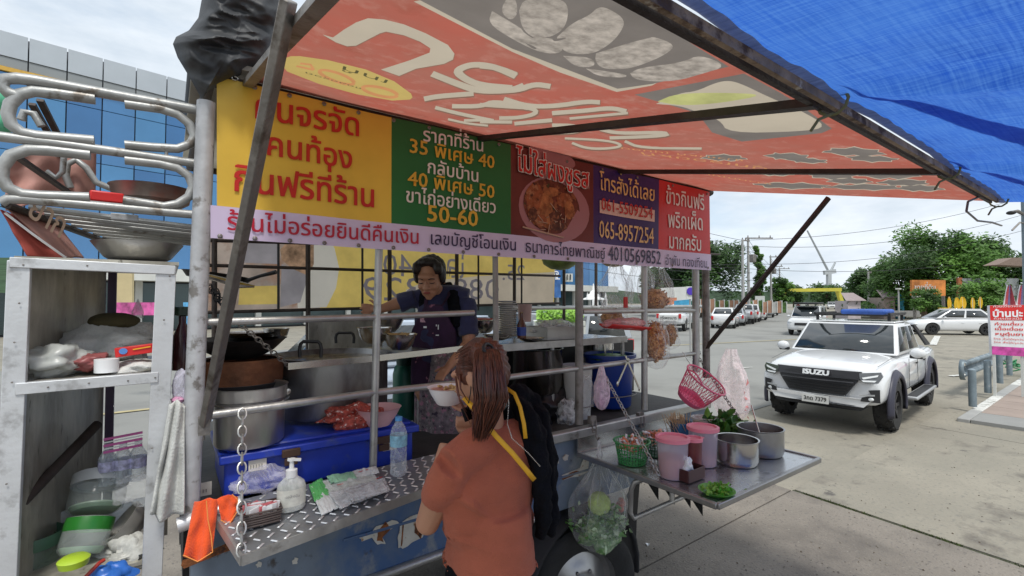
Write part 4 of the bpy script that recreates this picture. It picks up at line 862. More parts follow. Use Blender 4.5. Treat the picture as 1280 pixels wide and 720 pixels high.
decal('printed_photo', [(520, -2), (640, 62), (772, 113), (815, 106), (911, 82), (775, 0), (772, -2)], agry, 1)
rnd = random.Random(8)
def blob(pts, k=3, m=achk): decal('printed_chicken', smo(pts+[pts[0]], 2)[:-1], m, k)
c4 = lambda L_: [(640+a/4, b/4) for a, b in L_]
for L_ in ([(35, 60), (60, 0), (240, 0), (285, 40), (270, 140), (200, 190), (110, 195), (50, 150)], [(225, 190), (300, 120), (390, 80), (430, 40), (480, 45), (570, 100), (540, 170), (480, 230), (400, 275), (280, 275), (230, 230)], [(420, 270), (600, 210), (680, 190), (710, 180), (820, 220), (770, 270), (640, 330), (560, 350), (450, 350), (415, 310)], [(590, 370), (640, 340), (850, 310), (940, 265), (1080, 325), (940, 370), (830, 405), (700, 412), (610, 400)], [(-20, -10), (20, 0), (30, 80), (-10, 110), (-60, 60)], [(-100, 60), (20, 130), (110, 190), (240, 200), (260, 270), (150, 275), (0, 200), (-120, 120)], [(255, 285), (400, 290), (420, 340), (320, 345)], [(370, 350), (500, 365), (580, 380), (560, 395), (430, 390)]): blob(c4(L_), 3)
for L_ in ([(20, 60), (35, 90), (60, 160), (120, 200), (90, 190), (40, 150)], [(200, 200), (290, 190), (215, 215)], [(320, 350), (380, 370), (340, 360)], [(60, 215), (130, 245), (110, 255)]): blob(c4(L_), 5, agry)
decal('printed_photo', [(793, 120), (930, 91), (974, 116), (1000, 133), (1040, 163), (1027, 168), (927, 177), (890, 165), (872, 142)], agry, 1)
decal('printed_batter', smo([(820, 131), (850, 117), (870, 115), (895, 103), (912, 100), (930, 106), (960, 122), (1000, 140), (1036, 161), (1000, 166), (910, 166), (900, 150), (870, 140), (850, 133), (820, 131)]), acre, 3); decal('printed_salad', smo([(822, 128), (845, 118), (900, 116), (960, 119), (900, 130), (850, 133), (822, 128)]), agre, 5)
mo, mi_ = [], []
for (x_, y_, rx, ry) in ((1068, 190, 36, 4.5), (1090, 198, 30, 3.5), (985, 197, 26, 4), (1010, 202, 24, 2.6), (905, 199, 26, 3.5), (1040, 219, 30, 4), (1062, 226, 26, 3), (1112, 219, 36, 5), (1130, 229, 30, 3.4), (990, 232, 44, 4), (1080, 234, 46, 3.4), (1150, 236, 28, 3.2), (968, 217, 22, 2)):
    for m, gx in ((mo, 1.5), (mi_, 0)): m.append([a2(x_+(rx+gx)*math.cos(t_)*(1+.16*math.sin(5*t_+x_)), y_+(ry+gx*.55)*math.sin(t_)*(1+.28*math.sin(7*t_+x_))+math.cos(t_)*.8) for t_ in [j*.314 for j in range(20)]])
rput(mo, acre); rput(mi_, agry)
for k, (p0, p1, up) in enumerate((((930, 204), (775, 186), (853, 190)), ((960, 214), (800, 193), (880, 199)), ((965, 231), (850, 214), (908, 218)))): atext(('ข้าวขาหมู ไก่ทอด', 'ต้มเลือดหมู', 'ข้าวมันไก่ทอด')[k], p0, p1, up, aorg, .8)
ASH.build('vinyl_sheet', ared, an)
# ------------------------------------------------------------------ blue tarpaulin tied to the awning rail
tp = thing('blue_tarpaulin', 'big blue tarpaulin tied by cords to the outer awning rail, overhead at the top right', 'tarpaulin', (2, .3, 2.5))
tarp = mk('blue_tarp_weave', (.018, .09, .46), .6, 0, .2, 4, 0, 90, translucent=.6, spec=.25, dirt=[((.05, .17, .58), .52, 2.4, .16)]); weave(tarp, (.09, .24, .64), 170, .7)
ties = [.3, 1.0, aw(1033, 120).x+.02, aw(1165, 208).x+.03, 3.30]
def tarpf(u, v):
    x = .1+3.3*u; s_ = min(abs(x-t_) for t_ in ties)
    f_ = math.exp(-v*14); sc_ = min(1, s_/.25); g_ = min(1, v*14)
    y = AY0-.006-2.4*v-.016*sc_*f_*(1 if x < 2.6 else .4)
    z = 2.765+.222*(AY0-2.1)+.004-.13*math.sin(math.pi*min(1, v*1.2))*(.3+.7*u)-.02*v
    for t_, kx in ((ties[2], .75), (ties[3], .9)):
        dd = x-(t_+kx*v*2.4*.45); wd = .03+.16*v; z -= (.030*math.exp(-(dd/wd)**2)+.016*math.exp(-((dd-wd*1.7)/wd)**2))*g_
    q_ = x*.8+y*.6; z += (.014*mnoise.noise(V((x*1.6, y*1.0, 0)))+.007*abs(mnoise.noise(V((q_*7, (y-x)*1.3, 3))))+.004*abs(mnoise.noise(V((x*4+y*9, y*2, 5))))+.0022*mnoise.noise(V((x*24, y*10, 3))))*g_
    if u > .9: z -= (u-.9)*10*(.015+.06*v)
    return V((x+.04*v, y, z))
mb = MB(); mb.grid(tarpf, 230, 150); obj('tarp_sheet', mb, tarp, parent=tp, ang=3)
def tz_(p): return tarpf(max(0, min(1, (p.x-.1)/3.3)), max(0, (AY0-p.y)/2.4)).z+.005
for (p0, pa, pb) in (((1046, 131), (1310, 172), (1310, 200)), ((1166, 214), (1310, 238), (1310, 247))):
    A, B, C_ = (onZ(*q, 2.36) for q in (p0, pa, pb)); mb = MB(); mb.grid(lambda u, v: (lambda q: V((q.x, q.y, tz_(q))))(A.lerp(B.lerp(C_, v), u)), 26, 6); obj('folded_layer', mb, tarp, parent=tp, ang=3)
mb = MB(); mb.grid(lambda u, v: tarpf(u, v*.013)-Z*(.004+.002*v*math.sin(u*200)), 260, 4); obj('hem', mb, mk('grey_tarp_hem', (.36, .38, .42), .6, 0, .3, 12, .3, 60, stretch=(6, 1, 1), translucent=.45), parent=tp, ang=3)
cordm = mk('olive_cord', (.2, .19, .08), .8)
for x_ in ties[2:]:
    c = awz(x_, AY0-.02, -.01); mb = MB(); mb.tube([c+V((0, math.cos(a_)*.034, math.sin(a_)*.034)) for a_ in [k*.63 for k in range(10)]], .004, 6, closed=True); mb.tube([c+V((0, 0, -.03)), c+V((-.03, .02, -.045)), c+V((-.05, .03, -.075))], .004, 5); obj('cord', mb, cordm, parent=tp)
q = aw(1231, 243); mb = MB(); mb.tube([q, onY(1210, 252, q.y), onY(1208, 264, q.y), onY(1222, 276, q.y), onY(1240, 278, q.y), onY(1252, 282, q.y)], .0045, 6); obj('loose_cord', mb, 'strut', parent=tp)
# ================================================================== LOOSE THINGS
def zpos(px, py, z): c = onZ(px, py, z); return c, (c-CAM).dot(FW)
def lat(name, label, cat, c, prof, mat, n=28, group=None, tilt=None, sq=(1, 1), **k):
    "a turned thing standing on c"
    mb = MB(); mb.lathe(prof, (0, 0, 0), n, tilt, sq=sq); mb.v = [q+V(c) for q in mb.v]
    return obj(name, mb, mat, label=label, cat=cat, group=group, base=c, **k)
def crumple(name, c, size, mat, label=None, cat=None, amp=.25, fr=9, seed=0, parent=None, top=None, nu=36, nv=22, group=None, shape=1.):
    "crumpled bag or cloth heap"
    c = V(c); sx, sy, sz = size; mb = MB(); s0 = V((seed*3.1, seed*1.7, 0)); M_ = min(size)
    def f(u, v):
        th = 2*math.pi*u; ph = math.pi*v; r = V((math.sin(ph)*math.cos(th), math.sin(ph)*math.sin(th), -math.cos(ph)))
        k = 1+amp*(mnoise.noise(r*1.6*shape+s0)*1.6+abs(mnoise.noise(r*fr*.35+s0*2))*.9-.25+.35*abs(mnoise.noise(r*fr*.9+s0)))
        p = V((r.x*sx/2*k, r.y*sy/2*k, r.z*sz/2*k)); 
        if top and r.z > .1: q = (r.z-.1)/.9; p.x *= 1-q*.75; p.y *= 1-q*.75; p.z += top*q**2
        return c+p
    mb.grid(f, nu, nv); return obj(name, mb, mat, label=label, cat=cat, parent=parent, ang=1.2, doubles=.0005, group=group)
# ------------------------------------------------------------------ aluminium cabinet at the left
cb = thing('aluminium_cabinet', 'open aluminium storage cabinet with two shelves at the left end of the food truck', 'cabinet', (-.2, 2.4, 1))
YC = 2.1
def cbar(name, a, b, w_, t_=.03, m='alu'): mb = MB(); mb.bar(a, b, t_, w_, up=Y) if 0 else mb.bar(a, b, w_, t_, up=V((0, -1, 0))); return obj(name, mb, m, parent=cb, bevel=.002)
cbar('stile', onY(25, 326, YC), onY(6, 760, YC), .052); cbar('stile', onY(208, 333, YC), onY(188, 760, YC), .058)
cbar('top_rail', onY(13, 328, YC-.006), onY(219, 338, YC-.006), .032); cbar('shelf_rail', onY(20, 486, YC-.005), onY(198, 471, YC-.005), .036)
W0, W1 = (-.385, 2.13), (-.225, 2.78)
mb = MB(); mb.prism([(*W0, .8), (*W1, .8), (*W1, 2.03), (*W0, 2.03)], (-.006, 0, 0)); obj('side_sheet', mb, 'aluin', parent=cb, smooth=False)
mb = MB(); mb.prism([(-.39, 2.1, 2.028), (.03, 2.1, 2.028), (.03, 2.85, 2.028), (-.23, 2.85, 2.028)], (0, 0, .012)); obj('top_sheet', mb, 'aluin', parent=cb, smooth=False)
mb = MB(); mb.prism([(-.36, 2.12, 1.632), (0, 2.12, 1.632), (0, 2.8, 1.632), (-.2, 2.8, 1.632)], (0, 0, .012)); obj('shelf', mb, 'aluin', parent=cb, smooth=False)
mb = MB(); mb.prism([(-.42, 2.12, .98), (0, 2.12, .98), (0, 2.8, .98), (-.2, 2.8, .98)], (0, 0, .012)); obj('shelf', mb, 'aluin', parent=cb, smooth=False)
mb = MB(); mb.bar((-.205, 2.8, .8), (-.205, 2.8, 2.03), .03, .03); obj('rear_post', mb, mk('dark_violet_post', (.08, .05, .1), .5), parent=cb)
mb = MB(); mb.bar((0.0, 2.8, .8), (0.0, 2.8, 2.03), .03, .03); obj('rear_post', mb, 'strut', parent=cb)
mb = MB(); mb.tube([onY(2, 655, 2.16), onY(122, 530, 2.5)], .017, 10); obj('diagonal_brace', mb, 'dark', parent=cb)
for px, py in ((24, 338), (22, 379), (17, 430), (14, 478), (109, 332), (205, 345), (202, 400), (111, 479), (196, 472), (8, 605)):
    pass
mb = MB()
for px, py in ((29, 331), (24, 379), (18, 428), (15, 478), (109, 332), (212, 345), (205, 400), (111, 479), (194, 472), (8, 605), (190, 560), (60, 484), (160, 476)): mb.ball(onY(px, py, YC-.022), (.003, .002, .003), 8, 4)
obj('rivets', mb, 'strut', parent=cb, kind='stuff')
# upper shelf contents
z1 = 1.645
def cpos(px, py, y): return onY(px, py, y)
crumple('plastic_sack', cpos(70, 450, 2.22), (.18, .16, .1), mk('grey_film', (.5, .52, .5), .3, 0, .15, 12, alpha=.85), 'crumpled translucent plastic sack at the left end of the cabinet shelf', 'bag', .35, 12, 1)
crumple('cloth_sack', cpos(146, 430, 2.42), (.30, .3, .15), 'rag', 'large crumpled grey-green sack filling the cabinet shelf', 'sack', .28, 12, 2)
crumple('brown_hat', cpos(143, 402, 2.42), (.16, .15, .07), mk('dark_olive_felt', (.06, .05, .02), .9, 0, .2, 20, .4, 100), 'dark olive cloth hat on top of the grey sack', 'hat', .06, 4, 3)
mb = MB(); a, b = cpos(144, 441, 2.16), cpos(197, 434, 2.16); mb.bar(a, b, .03, .032); o = obj('red_carton', mb, 'red', label='flat red carton with a blue emblem lying on the sack in the cabinet', cat='box', bevel=.002)
mb = MB(); q = cpos(154, 439, 2.142); mb.poly([q+V((math.cos(t)*.012, 0, math.sin(t)*.011)) for t in [k*.628 for k in range(10)]]); obj('blue_emblem', mb, mk('emblem_blue', (.1, .25, .6), .5), parent=o, smooth=False)
mb = MB(); q = cpos(166, 437, 2.142); mb.bar(q, q+V((.05, 0, .008)), .001, .004); obj('gold_line', mb, 'yellow', parent=o, smooth=False)
c = cpos(133, 465, 2.14); lat('paper_roll', 'white paper roll under the red carton', 'paper roll', c, [(0, 0), (.033, 0), (.034, .045), (.012, .046), (.011, .02)], 'whitep', 24)
crumple('meat_bag', cpos(113, 452, 2.2), (.1, .1, .06), mk('reddish_packet', (.3, .09, .09), .4, 0, .3, 20), 'reddish packet between the plastic sack and paper roll', 'packet', .25, 12, 4)
crumple('folded_towels', cpos(172, 459, 2.2), (.16, .14, .05), mk('fluffy_white', (.6, .6, .58), .9, 0, .15, 30, .5, 100), 'folded fluffy white towels at the right end of the cabinet shelf', 'towels', .18, 14, 5)
mb = MB(); mb.lathe([(.02, 0), (.022, .03), (.0, .09)], cpos(172, 398, 2.7), 12); obj('cone_bag', mb, 'milky', label='pointed white plastic bag standing behind the dark hat', cat='bag')
# lower shelf: water pack, jars, bowls
t = thing('water_pack', 'shrink-wrapped pack of small water bottles in the cabinet', 'water bottles', cpos(152, 600, 2.42))
for k in range(3):
    for j in range(2):
        c = cpos(134+k*19, 605-k*3, 2.36+.07*j); mb = MB(); mb.lathe([(0, 0), (.027, 0), (.028, .07), (.028, .1), (.012, .13), (.012, .15), (0, .151)], c, 16); b_ = obj('bottle', mb, 'bottle', parent=t)
        mb = MB(); mb.lathe([(.0288, .05), (.0288, .088)], c, 16); obj('label_band', mb, mk('violet_label%d%d' % (k, j), (.42, .42, .6), .4, 0, .6, 60), parent=b_)
mb = MB(); a, b = cpos(129, 566, 2.33), cpos(178, 556, 2.33)
for k in range(5): mb.bar(a+Z*(.012*k), b+Z*(.012*k), .002, .005 if k % 2 else .009, mi=k % 2)
mb.m = [k % 2 for k in range(5) for _ in range(6)]; obj('striped_wrap', mb, [mk('wrap_pink', (.55, .1, .35), .4), 'whitep'], parent=t)
GB = mk('green_band', (.02, .16, .02), .3, 0, .1, 8)
def jar(px, py, y, r, h, label, band=.3, tilt=0, mat='clear', yaw=0, capm=None, name='storage_jar', gb=GB):
    c = cpos(px, py, y); M_ = Matrix.Rotation(R(yaw), 3, 'Z') @ Matrix.Rotation(R(tilt), 3, 'X'); t = thing(name, label, 'jar', c)
    mb = MB(); mb.lathe([(0, 0), (r*.8, 0), (r*.98, h*.12), (r, h*.3), (r, h*.7), (r*.95, h*.9), (r*.82, h), (r*.8, h*.98), (r*.93, h*.88)], c, 32, M_); obj('jar_body', mb, mat, parent=t)
    mb = MB(); z0 = h*(band); mb.lathe([(r*1.012, z0), (r*1.03, z0+.012), (r*1.03, z0+.03), (r*1.012, z0+.042)], c, 32, M_); obj('band', mb, gb, parent=t)
    mb = MB(); mb.lathe([(0, h*.03), (r*.78, h*.03), (r*.9, h*.15), (r*.9, h*.2), (0, h*.22)], c, 24, M_); obj('jar_bottom', mb, mk('milky_glass_green', (.24, .36, .24), .3, 0, .2, 20), parent=t)
    return t
jf = mk('frosted_green_plastic', (.14, .22, .16), .3, 0, .2, 6, alpha=.45); jc_ = mk('frosted_clear_plastic', (.5, .56, .53), .12, 0, .15, 9, alpha=.28)
jar(100, 694, 2.22, .068, .12, 'tilted clear jar with a bright green band in the cabinet', .62, -28, jc_, -25)
jar(36, 738, 2.34, .085, .17, 'big green-grey plastic tub at the bottom left of the cabinet', .9, 0, jf, 0, gb=mk('dull_green_band', (.06, .14, .09), .5))
jar(118, 640, 2.35, .085, .1, 'clear bowl lying behind the green-banded jar', .95, -35, jc_, -10, gb=mk('pale_band', (.5, .52, .52), .3))
jar(62, 690, 2.5, .075, .13, 'cloudy clear jar at the back left of the cabinet', .93, 0, jc_, gb=mk('pale_band2', (.45, .47, .47), .3))
mb = MB(); M_ = Matrix.Rotation(R(-50), 3, 'Y')
mb.lathe([(0, 0), (.04, .004), (.075, .035), (.085, .07), (.08, .07), (.07, .038), (.0, .01)], cpos(172, 665, 2.3), 28, M_); obj('grey_bowl', mb, mk('smoked_plastic', (.22, .21, .19), .35, 0, .15, 6), label='smoky grey plastic bowl on its side under the water pack', cat='bowl')
mb = MB(); mb.lathe([(0, 0), (.035, 0), (.04, .02), (.03, .028), (0, .03)], cpos(92, 707, 2.0), 20); obj('lime_cap', mb, mk('lime_plastic', (.35, .5, .03), .4), label='lime green screw cap under the green-banded jar', cat='cap')
crumple('blue_bag', cpos(136, 722, 2.06), (.13, .1, .09), mk('sky_blue_bag', (.03, .14, .5), .35, 0, .15, 8), 'bright blue plastic bag at the foot of the cabinet', 'bag', .25, 10, 8)
crumple('paper_scraps', cpos(160, 690, 2.25), (.16, .2, .1), mk('scrap_paper', (.45, .45, .42), .8, 0, .35, 30), 'heap of grey paper and bags at the bottom right of the cabinet', 'scraps', .5, 24, 9)
crumple('clear_wrap', cpos(172, 612, 2.28), (.13, .1, .1), 'clearb', 'crumpled clear film draped below the water pack', 'film', .4, 14, 10)
mb = MB(); mb.tube([cpos(100, 728, 2.03), cpos(125, 703, 2.03), cpos(130, 700, 2.04)], .006, 8); obj('red_tube', mb, mk('dark_red_plastic', (.35, .03, .02), .4), label='short dark red plastic tube beside the blue bag', cat='tube')
# between cabinet and truck post
crumple('hanging_bag', onY(226, 484, 2.13), (.055, .06, .12), clear('violet_bag', (.8, .78, .95), .7, 12, .3), 'small white and violet plastic bag hanging by the corner post', 'bag', .22, 12, 11)
crumple('pink_packet', onY(222, 500, 2.11), (.04, .04, .025), mk('soft_pink', (.6, .3, .45), .5), 'pink packet at the bottom of the small hanging bag', 'packet', .2, 8, 12)
t = thing('sauce_bottle', 'tall dark bottle with a dark green cap behind the corner post', 'bottle', onY(227, 460, 2.5)); c = onY(227, 462, 2.5)
mb = MB(); mb.lathe([(0, 0), (.035, 0), (.035, .14), (.014, .2), (.014, .24)], c, 16); obj('bottle_body', mb, mk('dark_sauce', (.05, .01, .012), .2), parent=t); mb = MB(); mb.lathe([(.018, .23), (.03, .235), (.03, .27), (0, .272)], c, 16); obj('cap', mb, mk('dark_green_cap', (.02, .05, .03), .4), parent=t)
def drape(name, top, bot, mat, label, cat='cloth', fold=.012, nf=5, nu=30, nv=30, parent=None, seed=0, solid=.004, group=None):
    "hanging cloth between two polylines"
    def pl(P, u): q = u*(len(P)-1); i = min(int(q), len(P)-2); return V(P[i]).lerp(V(P[i+1]), q-i)
    mb = MB(); mb.grid(lambda u, v: pl(top, u).lerp(pl(bot, u), v)+V((0, -1, 0))*(fold*math.sin(u*nf*6.28+v*1.5+seed)*(.3+v)+fold*1.3*mnoise.noise(V((u*3+seed, v*3, seed)))), nu, nv)
    return obj(name, mb, mat, label=label, cat=cat, parent=parent, solid=solid, ang=2, group=group)
drape('hanging_cloth', [onY(212, 505, 2.08), onY(222, 500, 2.05), onY(231, 508, 2.06)], [onY(188, 640, 2.05), onY(200, 652, 2.02), onY(230, 640, 2.03)], 'rag', 'long off-white rag hanging beside the corner post', nf=2, fold=.016)
pipe('end_tube', [onY(222, 657, 2.05), onY(302, 628, 2.05)], .026, 'alu', 16)
t = thing('orange_cloth', 'bright orange microfibre cloth with piped edge draped over the shelf corner', 'cloth', onY(262, 660, 1.98))
Tp = [onY(243, 627, 2.03), onY(262, 623, 2.0), onY(273, 624, 2.0)]
drape('cloth_panel', Tp, [onY(229, 694, 1.95), onY(247, 703, 1.95), onY(266, 690, 1.95)], 'orange', None, None, .008, 1.5, parent=t)
drape('cloth_panel', [onY(271, 624, 2.0), onY(285, 618, 1.99), onY(297, 621, 1.99)], [onY(277, 650, 1.97), onY(286, 657, 1.96), onY(297, 640, 1.97)], 'orange', None, None, .007, 1, parent=t, seed=2)
mb = MB(); mb.tube([onY(*p, 1.935) for p in ((258, 626), (260, 650), (264, 670), (266, 690), (247, 702), (229, 694))], .0018, 6); mb.tube([onY(*p, 1.95) for p in ((290, 618), (297, 624), (296, 640), (286, 656), (276, 650))], .0018, 6); obj('piping', mb, 'pipe', parent=t, kind='stuff')
# ------------------------------------------------------------------ tube rack over the cabinet
rk = thing('tube_rack', 'grey painted tubular rack with looped side rails above the cabinet', 'rack', onY(120, 260, 2.3))
def rp(name, pts, r=.0125, y=2.1, **k): mb = MB(); mb.tube([onY(a, b, y) for a, b in pts], r, 10); return obj(name, mb, 'galv' if k.get('m') is None else k['m'], parent=rk)
rm = mk('grey_rack_paint', (.33, .335, .33), .42, .4, .2, 8, .12, 60, dirt=[((.16, .14, .12), .64, 12, .04)])
rp('rack_rail', [(22, 120), (10, 116), (2, 108), (6, 99), (22, 98), (45, 101), (160, 122), (250, 138)], .0175, m=rm)
rp('side_loop', [(119, 124), (70, 117), (42, 114), (25, 118), (13, 130), (10, 143), (14, 156), (27, 166), (46, 170), (118, 176)], .0175, m=rm)
rp('side_loop', [(156, 130), (200, 136), (222, 143), (237, 155), (243, 170), (238, 180), (222, 186), (190, 184), (156, 181)], .0155, m=rm)
rp('rack_rail', [(-6, 170), (60, 178), (160, 192), (250, 205)], .0155, m=rm)
rp('side_loop', [(113, 194), (60, 188), (35, 187), (14, 194), (3, 208), (2, 222), (10, 235), (28, 243), (50, 245), (112, 247)], .0175, m=rm)
rp('side_loop', [(156, 200), (200, 205), (222, 210), (236, 220), (241, 233), (236, 246), (222, 255), (205, 258), (154, 250)], .0155, m=rm)
rp('rack_rail', [(250, 269), (150, 260), (30, 249), (10, 249), (1, 254)], .0155, m=rm)
for px, y0, y1 in ((64, 105, 118), (111, 112, 118), (160, 122, 131), (203, 130, 137), (60, 172, 180), (104, 178, 184), (60, 180, 189), (160, 192, 201), (208, 198, 206), (208, 185, 199), (47, 243, 252), (99, 247, 256), (160, 252, 262), (207, 257, 265), (62, 167, 176)): rp('weld_stub', [(px, y0), (px, y1)], .006, m=rm)
zr = onY(125, 260, 2.1).z
for k in range(1, 8):
    y = 2.1+.105*k; xa = -.40+.022*k; mb = MB(); mb.tube([(xa, y, zr-.003*k), (.12, y, zr-.03)], .0105, 8); obj('shelf_tube', mb, rm, parent=rk)
mb = MB(); mb.tube([(-.41, 2.1, zr-.015), (-.24, 2.85, zr-.04)], .013, 8); obj('rack_side_bar', mb, 'dark', parent=rk); mb = MB(); mb.box(onY(156, 272, 2.15), (.075, .03, .022)); obj('clamp', mb, 'galvw', parent=rk, bevel=.002)
for a, b, y0, y1 in (((50, 125), (72, 168), 2.35, 2.5), ((20, 195), (85, 240), 2.2, 2.6), ((40, 130), (112, 260), 2.4, 2.9)): mb = MB(); mb.bar(onY(*a, y0), onY(*b, y1), .02, .012); obj('rear_bar', mb, 'dark', parent=rk)
rp('rear_hook', [(88, 235), (82, 220), (84, 205), (95, 200), (108, 210), (120, 228), (145, 238)], .013, 2.6, m=rm)
rp('rear_hook', [(27, 150), (30, 140), (42, 142), (52, 158)], .013, 2.4, m=rm); rp('rear_hook', [(80, 195), (78, 215), (70, 222), (58, 214)], .01, 2.5, m=rm)
# cloth banner rolled under the rack
rw = mk('old_banner_red', (.42, .09, .07), .7, 0, .2, 6, translucent=.25); rw2 = mk('old_banner_pink', (.5, .27, .23), .7, 0, .25, 5, .1, 30, translucent=.25)
t = thing('rolled_banner', 'old red and white printed banner slung under the tube rack', 'banner', onY(50, 300, 2.2))
drape('banner_fold', [onY(0, 262, 2.12), onY(20, 270, 2.2)], [onY(36, 321, 2.15), onY(84, 323, 2.25)], rw, None, None, .01, 1, parent=t)
drape('banner_fold', [onY(10, 262, 2.14), onY(60, 266, 2.45)], [onY(80, 322, 2.25), onY(104, 322, 2.45)], rw2, None, None, .012, 1.3, parent=t, seed=1)
mb = MB(); mb.tube([onY(6, 266, 2.12), onY(40, 292, 2.14), onY(82, 322, 2.2)], .004, 6); obj('banner_edge', mb, 'whitep', parent=t)
drape('banner_fold', [onY(8, 195, 2.5), onY(60, 170, 2.6), onY(120, 190, 2.7)], [onY(5, 262, 2.5), onY(70, 250, 2.6), onY(118, 252, 2.7)], rw2, None, None, .02, 2, parent=t, seed=3)
mb = MB(); text(mb, 'ยาก', onY(26, 270, 2.16)+V((.02, -.05, 0)), onY(70, 300, 2.26)+V((.02, -.05, 0)), V((.3, 0, 1)), 1.3, .01); obj('faded_lettering', mb, mk('faded_cream_ink', (.55, .4, .3), .8), parent=t, smooth=False)
# pans on and under the rack
c = onY(173, 326, 2.25); lat('aluminium_bowl', 'wide dull aluminium bowl standing on the cabinet roof', 'bowl', c, [(0, 0), (.085, 0), (.1, .01), (.132, .055), (.138, .064), (.13, .06), (.09, .012), (0, .008)], 'steeld', 36)
mb = MB(); c = onY(190, 258, 2.5); mb.lathe([(0, 0), (.1, 0), (.13, .02), (.14, .07), (.146, .075), (.135, .07), (.12, .02), (0, .012)], c, 36); obj('rusty_pan', mb, mk('burnt_pan', (.24, .19, .17), .4, .6, .3, 8, dirt=[((.3, .12, .09), .6, 6, .08)]), label='round burnt metal pan lying on the tube rack', cat='pan')
mb = MB(); mb.box(onY(133, 248, 2.38), (.1, .08, .04), .15); obj('red_tub', mb, 'red', label='small bright red plastic tub on the rack beside the pan', cat='tub', bevel=.006)
for k, (px, py, r_, m) in enumerate(((-2, 125, .035, 'pale_green'), (-2, 152, .03, 'pale_green'), (1, 139, .02, 'ylw'))):
    mb = MB(); mb.ball(onY(px, py, 2.6), r_*1.6); obj('balloon', mb, mk('balloon%d' % k, (.12, .5, .3) if k < 2 else (.7, .45, .03), .3), label=('upper pale green balloon at the left edge of the rack', 'lower pale green balloon at the left edge of the rack', 'small yellow balloon between the two green ones')[k], cat='balloon')
# black tarpaulin heap on the left end of the roof
bt_ = thing('black_tarpaulin', 'black plastic tarpaulin bundled over the left roof corner of the truck', 'tarpaulin', (.3, 2.1, 2.8))
OUT = [(252, 0), (248, 22), (236, 38), (220, 46), (216, 55), (222, 72), (236, 95), (252, 124), (262, 112), (290, 100), (318, 84), (338, 70), (352, 40), (364, 8), (362, -30), (300, -60), (255, -40)]
btm = mk('black_tarp', (.03, .032, .036), .55, 0, .35, 3, .5, 12, spec=.4)
def btf(u, v):
    a = u*len(OUT); i = int(a) % len(OUT); f_ = a-int(a); x0_, y0_ = OUT[i]; x1_, y1_ = OUT[(i+1) % len(OUT)]; ex, ey = x0_+(x1_-x0_)*f_, y0_+(y1_-y0_)*f_
    cx_, cy_ = 300, 40; s_ = v; px, py = cx_+(ex-cx_)*s_, cy_+(ey-cy_)*s_
    n_ = V((px*.02, py*.02, 0)); n2_ = V((px*.011+py*.006, py*.03-px*.01, 2)); cre = abs(mnoise.noise(n2_))*.16+abs(mnoise.noise(n2_*2.3))*.05+abs(mnoise.noise(n_*3))*.02
    return onY(px, py, 1.98+.16*s_**6+cre*.75*(1-.5*s_**4)-.05)
mb = MB(); mb.grid(btf, 150, 46); obj('tarp_front', mb, btm, parent=bt_, ang=1.3)
mb = MB(); crm = [onY(250, 100, 2.3), onY(330, 90, 2.5)]; mb.box((.45, 2.6, 2.85), (.8, .9, .12)); obj('tarp_over_roof', mb, btm, parent=bt_, sub=0, bevel=.04)
q = onY(293, 99, 2.07); mb = MB(); mb.tube([q+V((math.cos(a)*.010, -.01, math.sin(a)*.007)) for a in [k*.63 for k in range(10)]], .0025, 6, closed=True); obj('eyelet', mb, 'steel', parent=bt_)
# ------------------------------------------------------------------ on the tread-plate shelf
SN = (sh[1]-sh[0]).cross(sh[3]-sh[0]).normalized(); SN = SN if SN.z > 0 else -SN
def onsh(px, py): return onP(px, py, sh[0], SN)+Z*.003
t = thing('sanitizer_bottle', 'clear pump bottle of hand gel with a white label on the tread-plate shelf', 'pump bottle', onsh(364, 640)); c = onsh(364, 637)
mb = MB(); mb.lathe([(0, 0), (.044, 0), (.049, .008), (.049, .085), (.044, .1), (.022, .118), (.018, .122)], c, 28, sq=(1, .72)); obj('bottle_body', mb, clear('gel_bottle', (.85, .88, .84), .6, 5, .05), parent=t)
mb = MB(); mb.lathe([(.0497, .02), (.0497, .08)], c, 28, sq=(1, .72)); obj('label_band', mb, mk('gel_label', (.62, .62, .56), .5, 0, .12, 60), parent=t)
mb = MB(); text(mb, 'เจลล้างมือ', c+V((-.03, -.0365, .055)), c+V((.022, -.0365, .052)), Z, 1, 0); obj('label_print', mb, mk('label_ink', (.2, .2, .22), .6), parent=t, smooth=False)
mb = MB(); mb.lathe([(.02, .118), (.02, .145), (.009, .148), (.007, .175), (.012, .177), (.012, .185), (0, .186)], c, 20); mb.bar(c+V((-.015, 0, .184)), c+V((.03, -.01, .178)), .012, .008); obj('pump', mb, 'whitep', parent=t)
# little basket of packets
t = thing('wicker_basket', 'small dark brown woven basket at the left of the pump bottle', 'basket', onsh(325, 645)); c = onsh(326, 652)
mb = MB(); wv = mk('dark_woven_plastic', (.05, .032, .028), .5, 0, .3, 40)
for k in range(6):
    z_ = .004+k*.0085; o_ = .042+k*.0012
    mb.tube([c+V((sx*o_*1.25*(1 if abs(sx) else 1), sy*o_, z_+(.0012 if (k % 2) else 0))) for sx, sy in ((-1, -1), (0, -1.02), (1, -1), (1.02, 0), (1, 1), (0, 1.02), (-1, 1), (-1.02, 0))], .0042, 5, closed=True)
obj('woven_wall', mb, wv, parent=t, kind='stuff'); mb = MB(); mb.box(c+Z*.004, (.1, .08, .006)); obj('basket_floor', mb, wv, parent=t)
mb = MB()
for k in range(14): a = random.uniform(-.04, .04); b = random.uniform(-.03, .03); mb.box(c+V((a, b, .045)), (.05, .004, .03), random.uniform(-.6, .6), mi=k % 2)
mb.m = [k % 2 for k in range(14) for _ in range(6)]; obj('paper_packet', mb, [mk('pink_white_packet', (.7, .18, .2), .5, 0, .5, 60), 'whitep'], label='heap of small pink and white packets in the woven basket', cat='packets', kind='stuff')
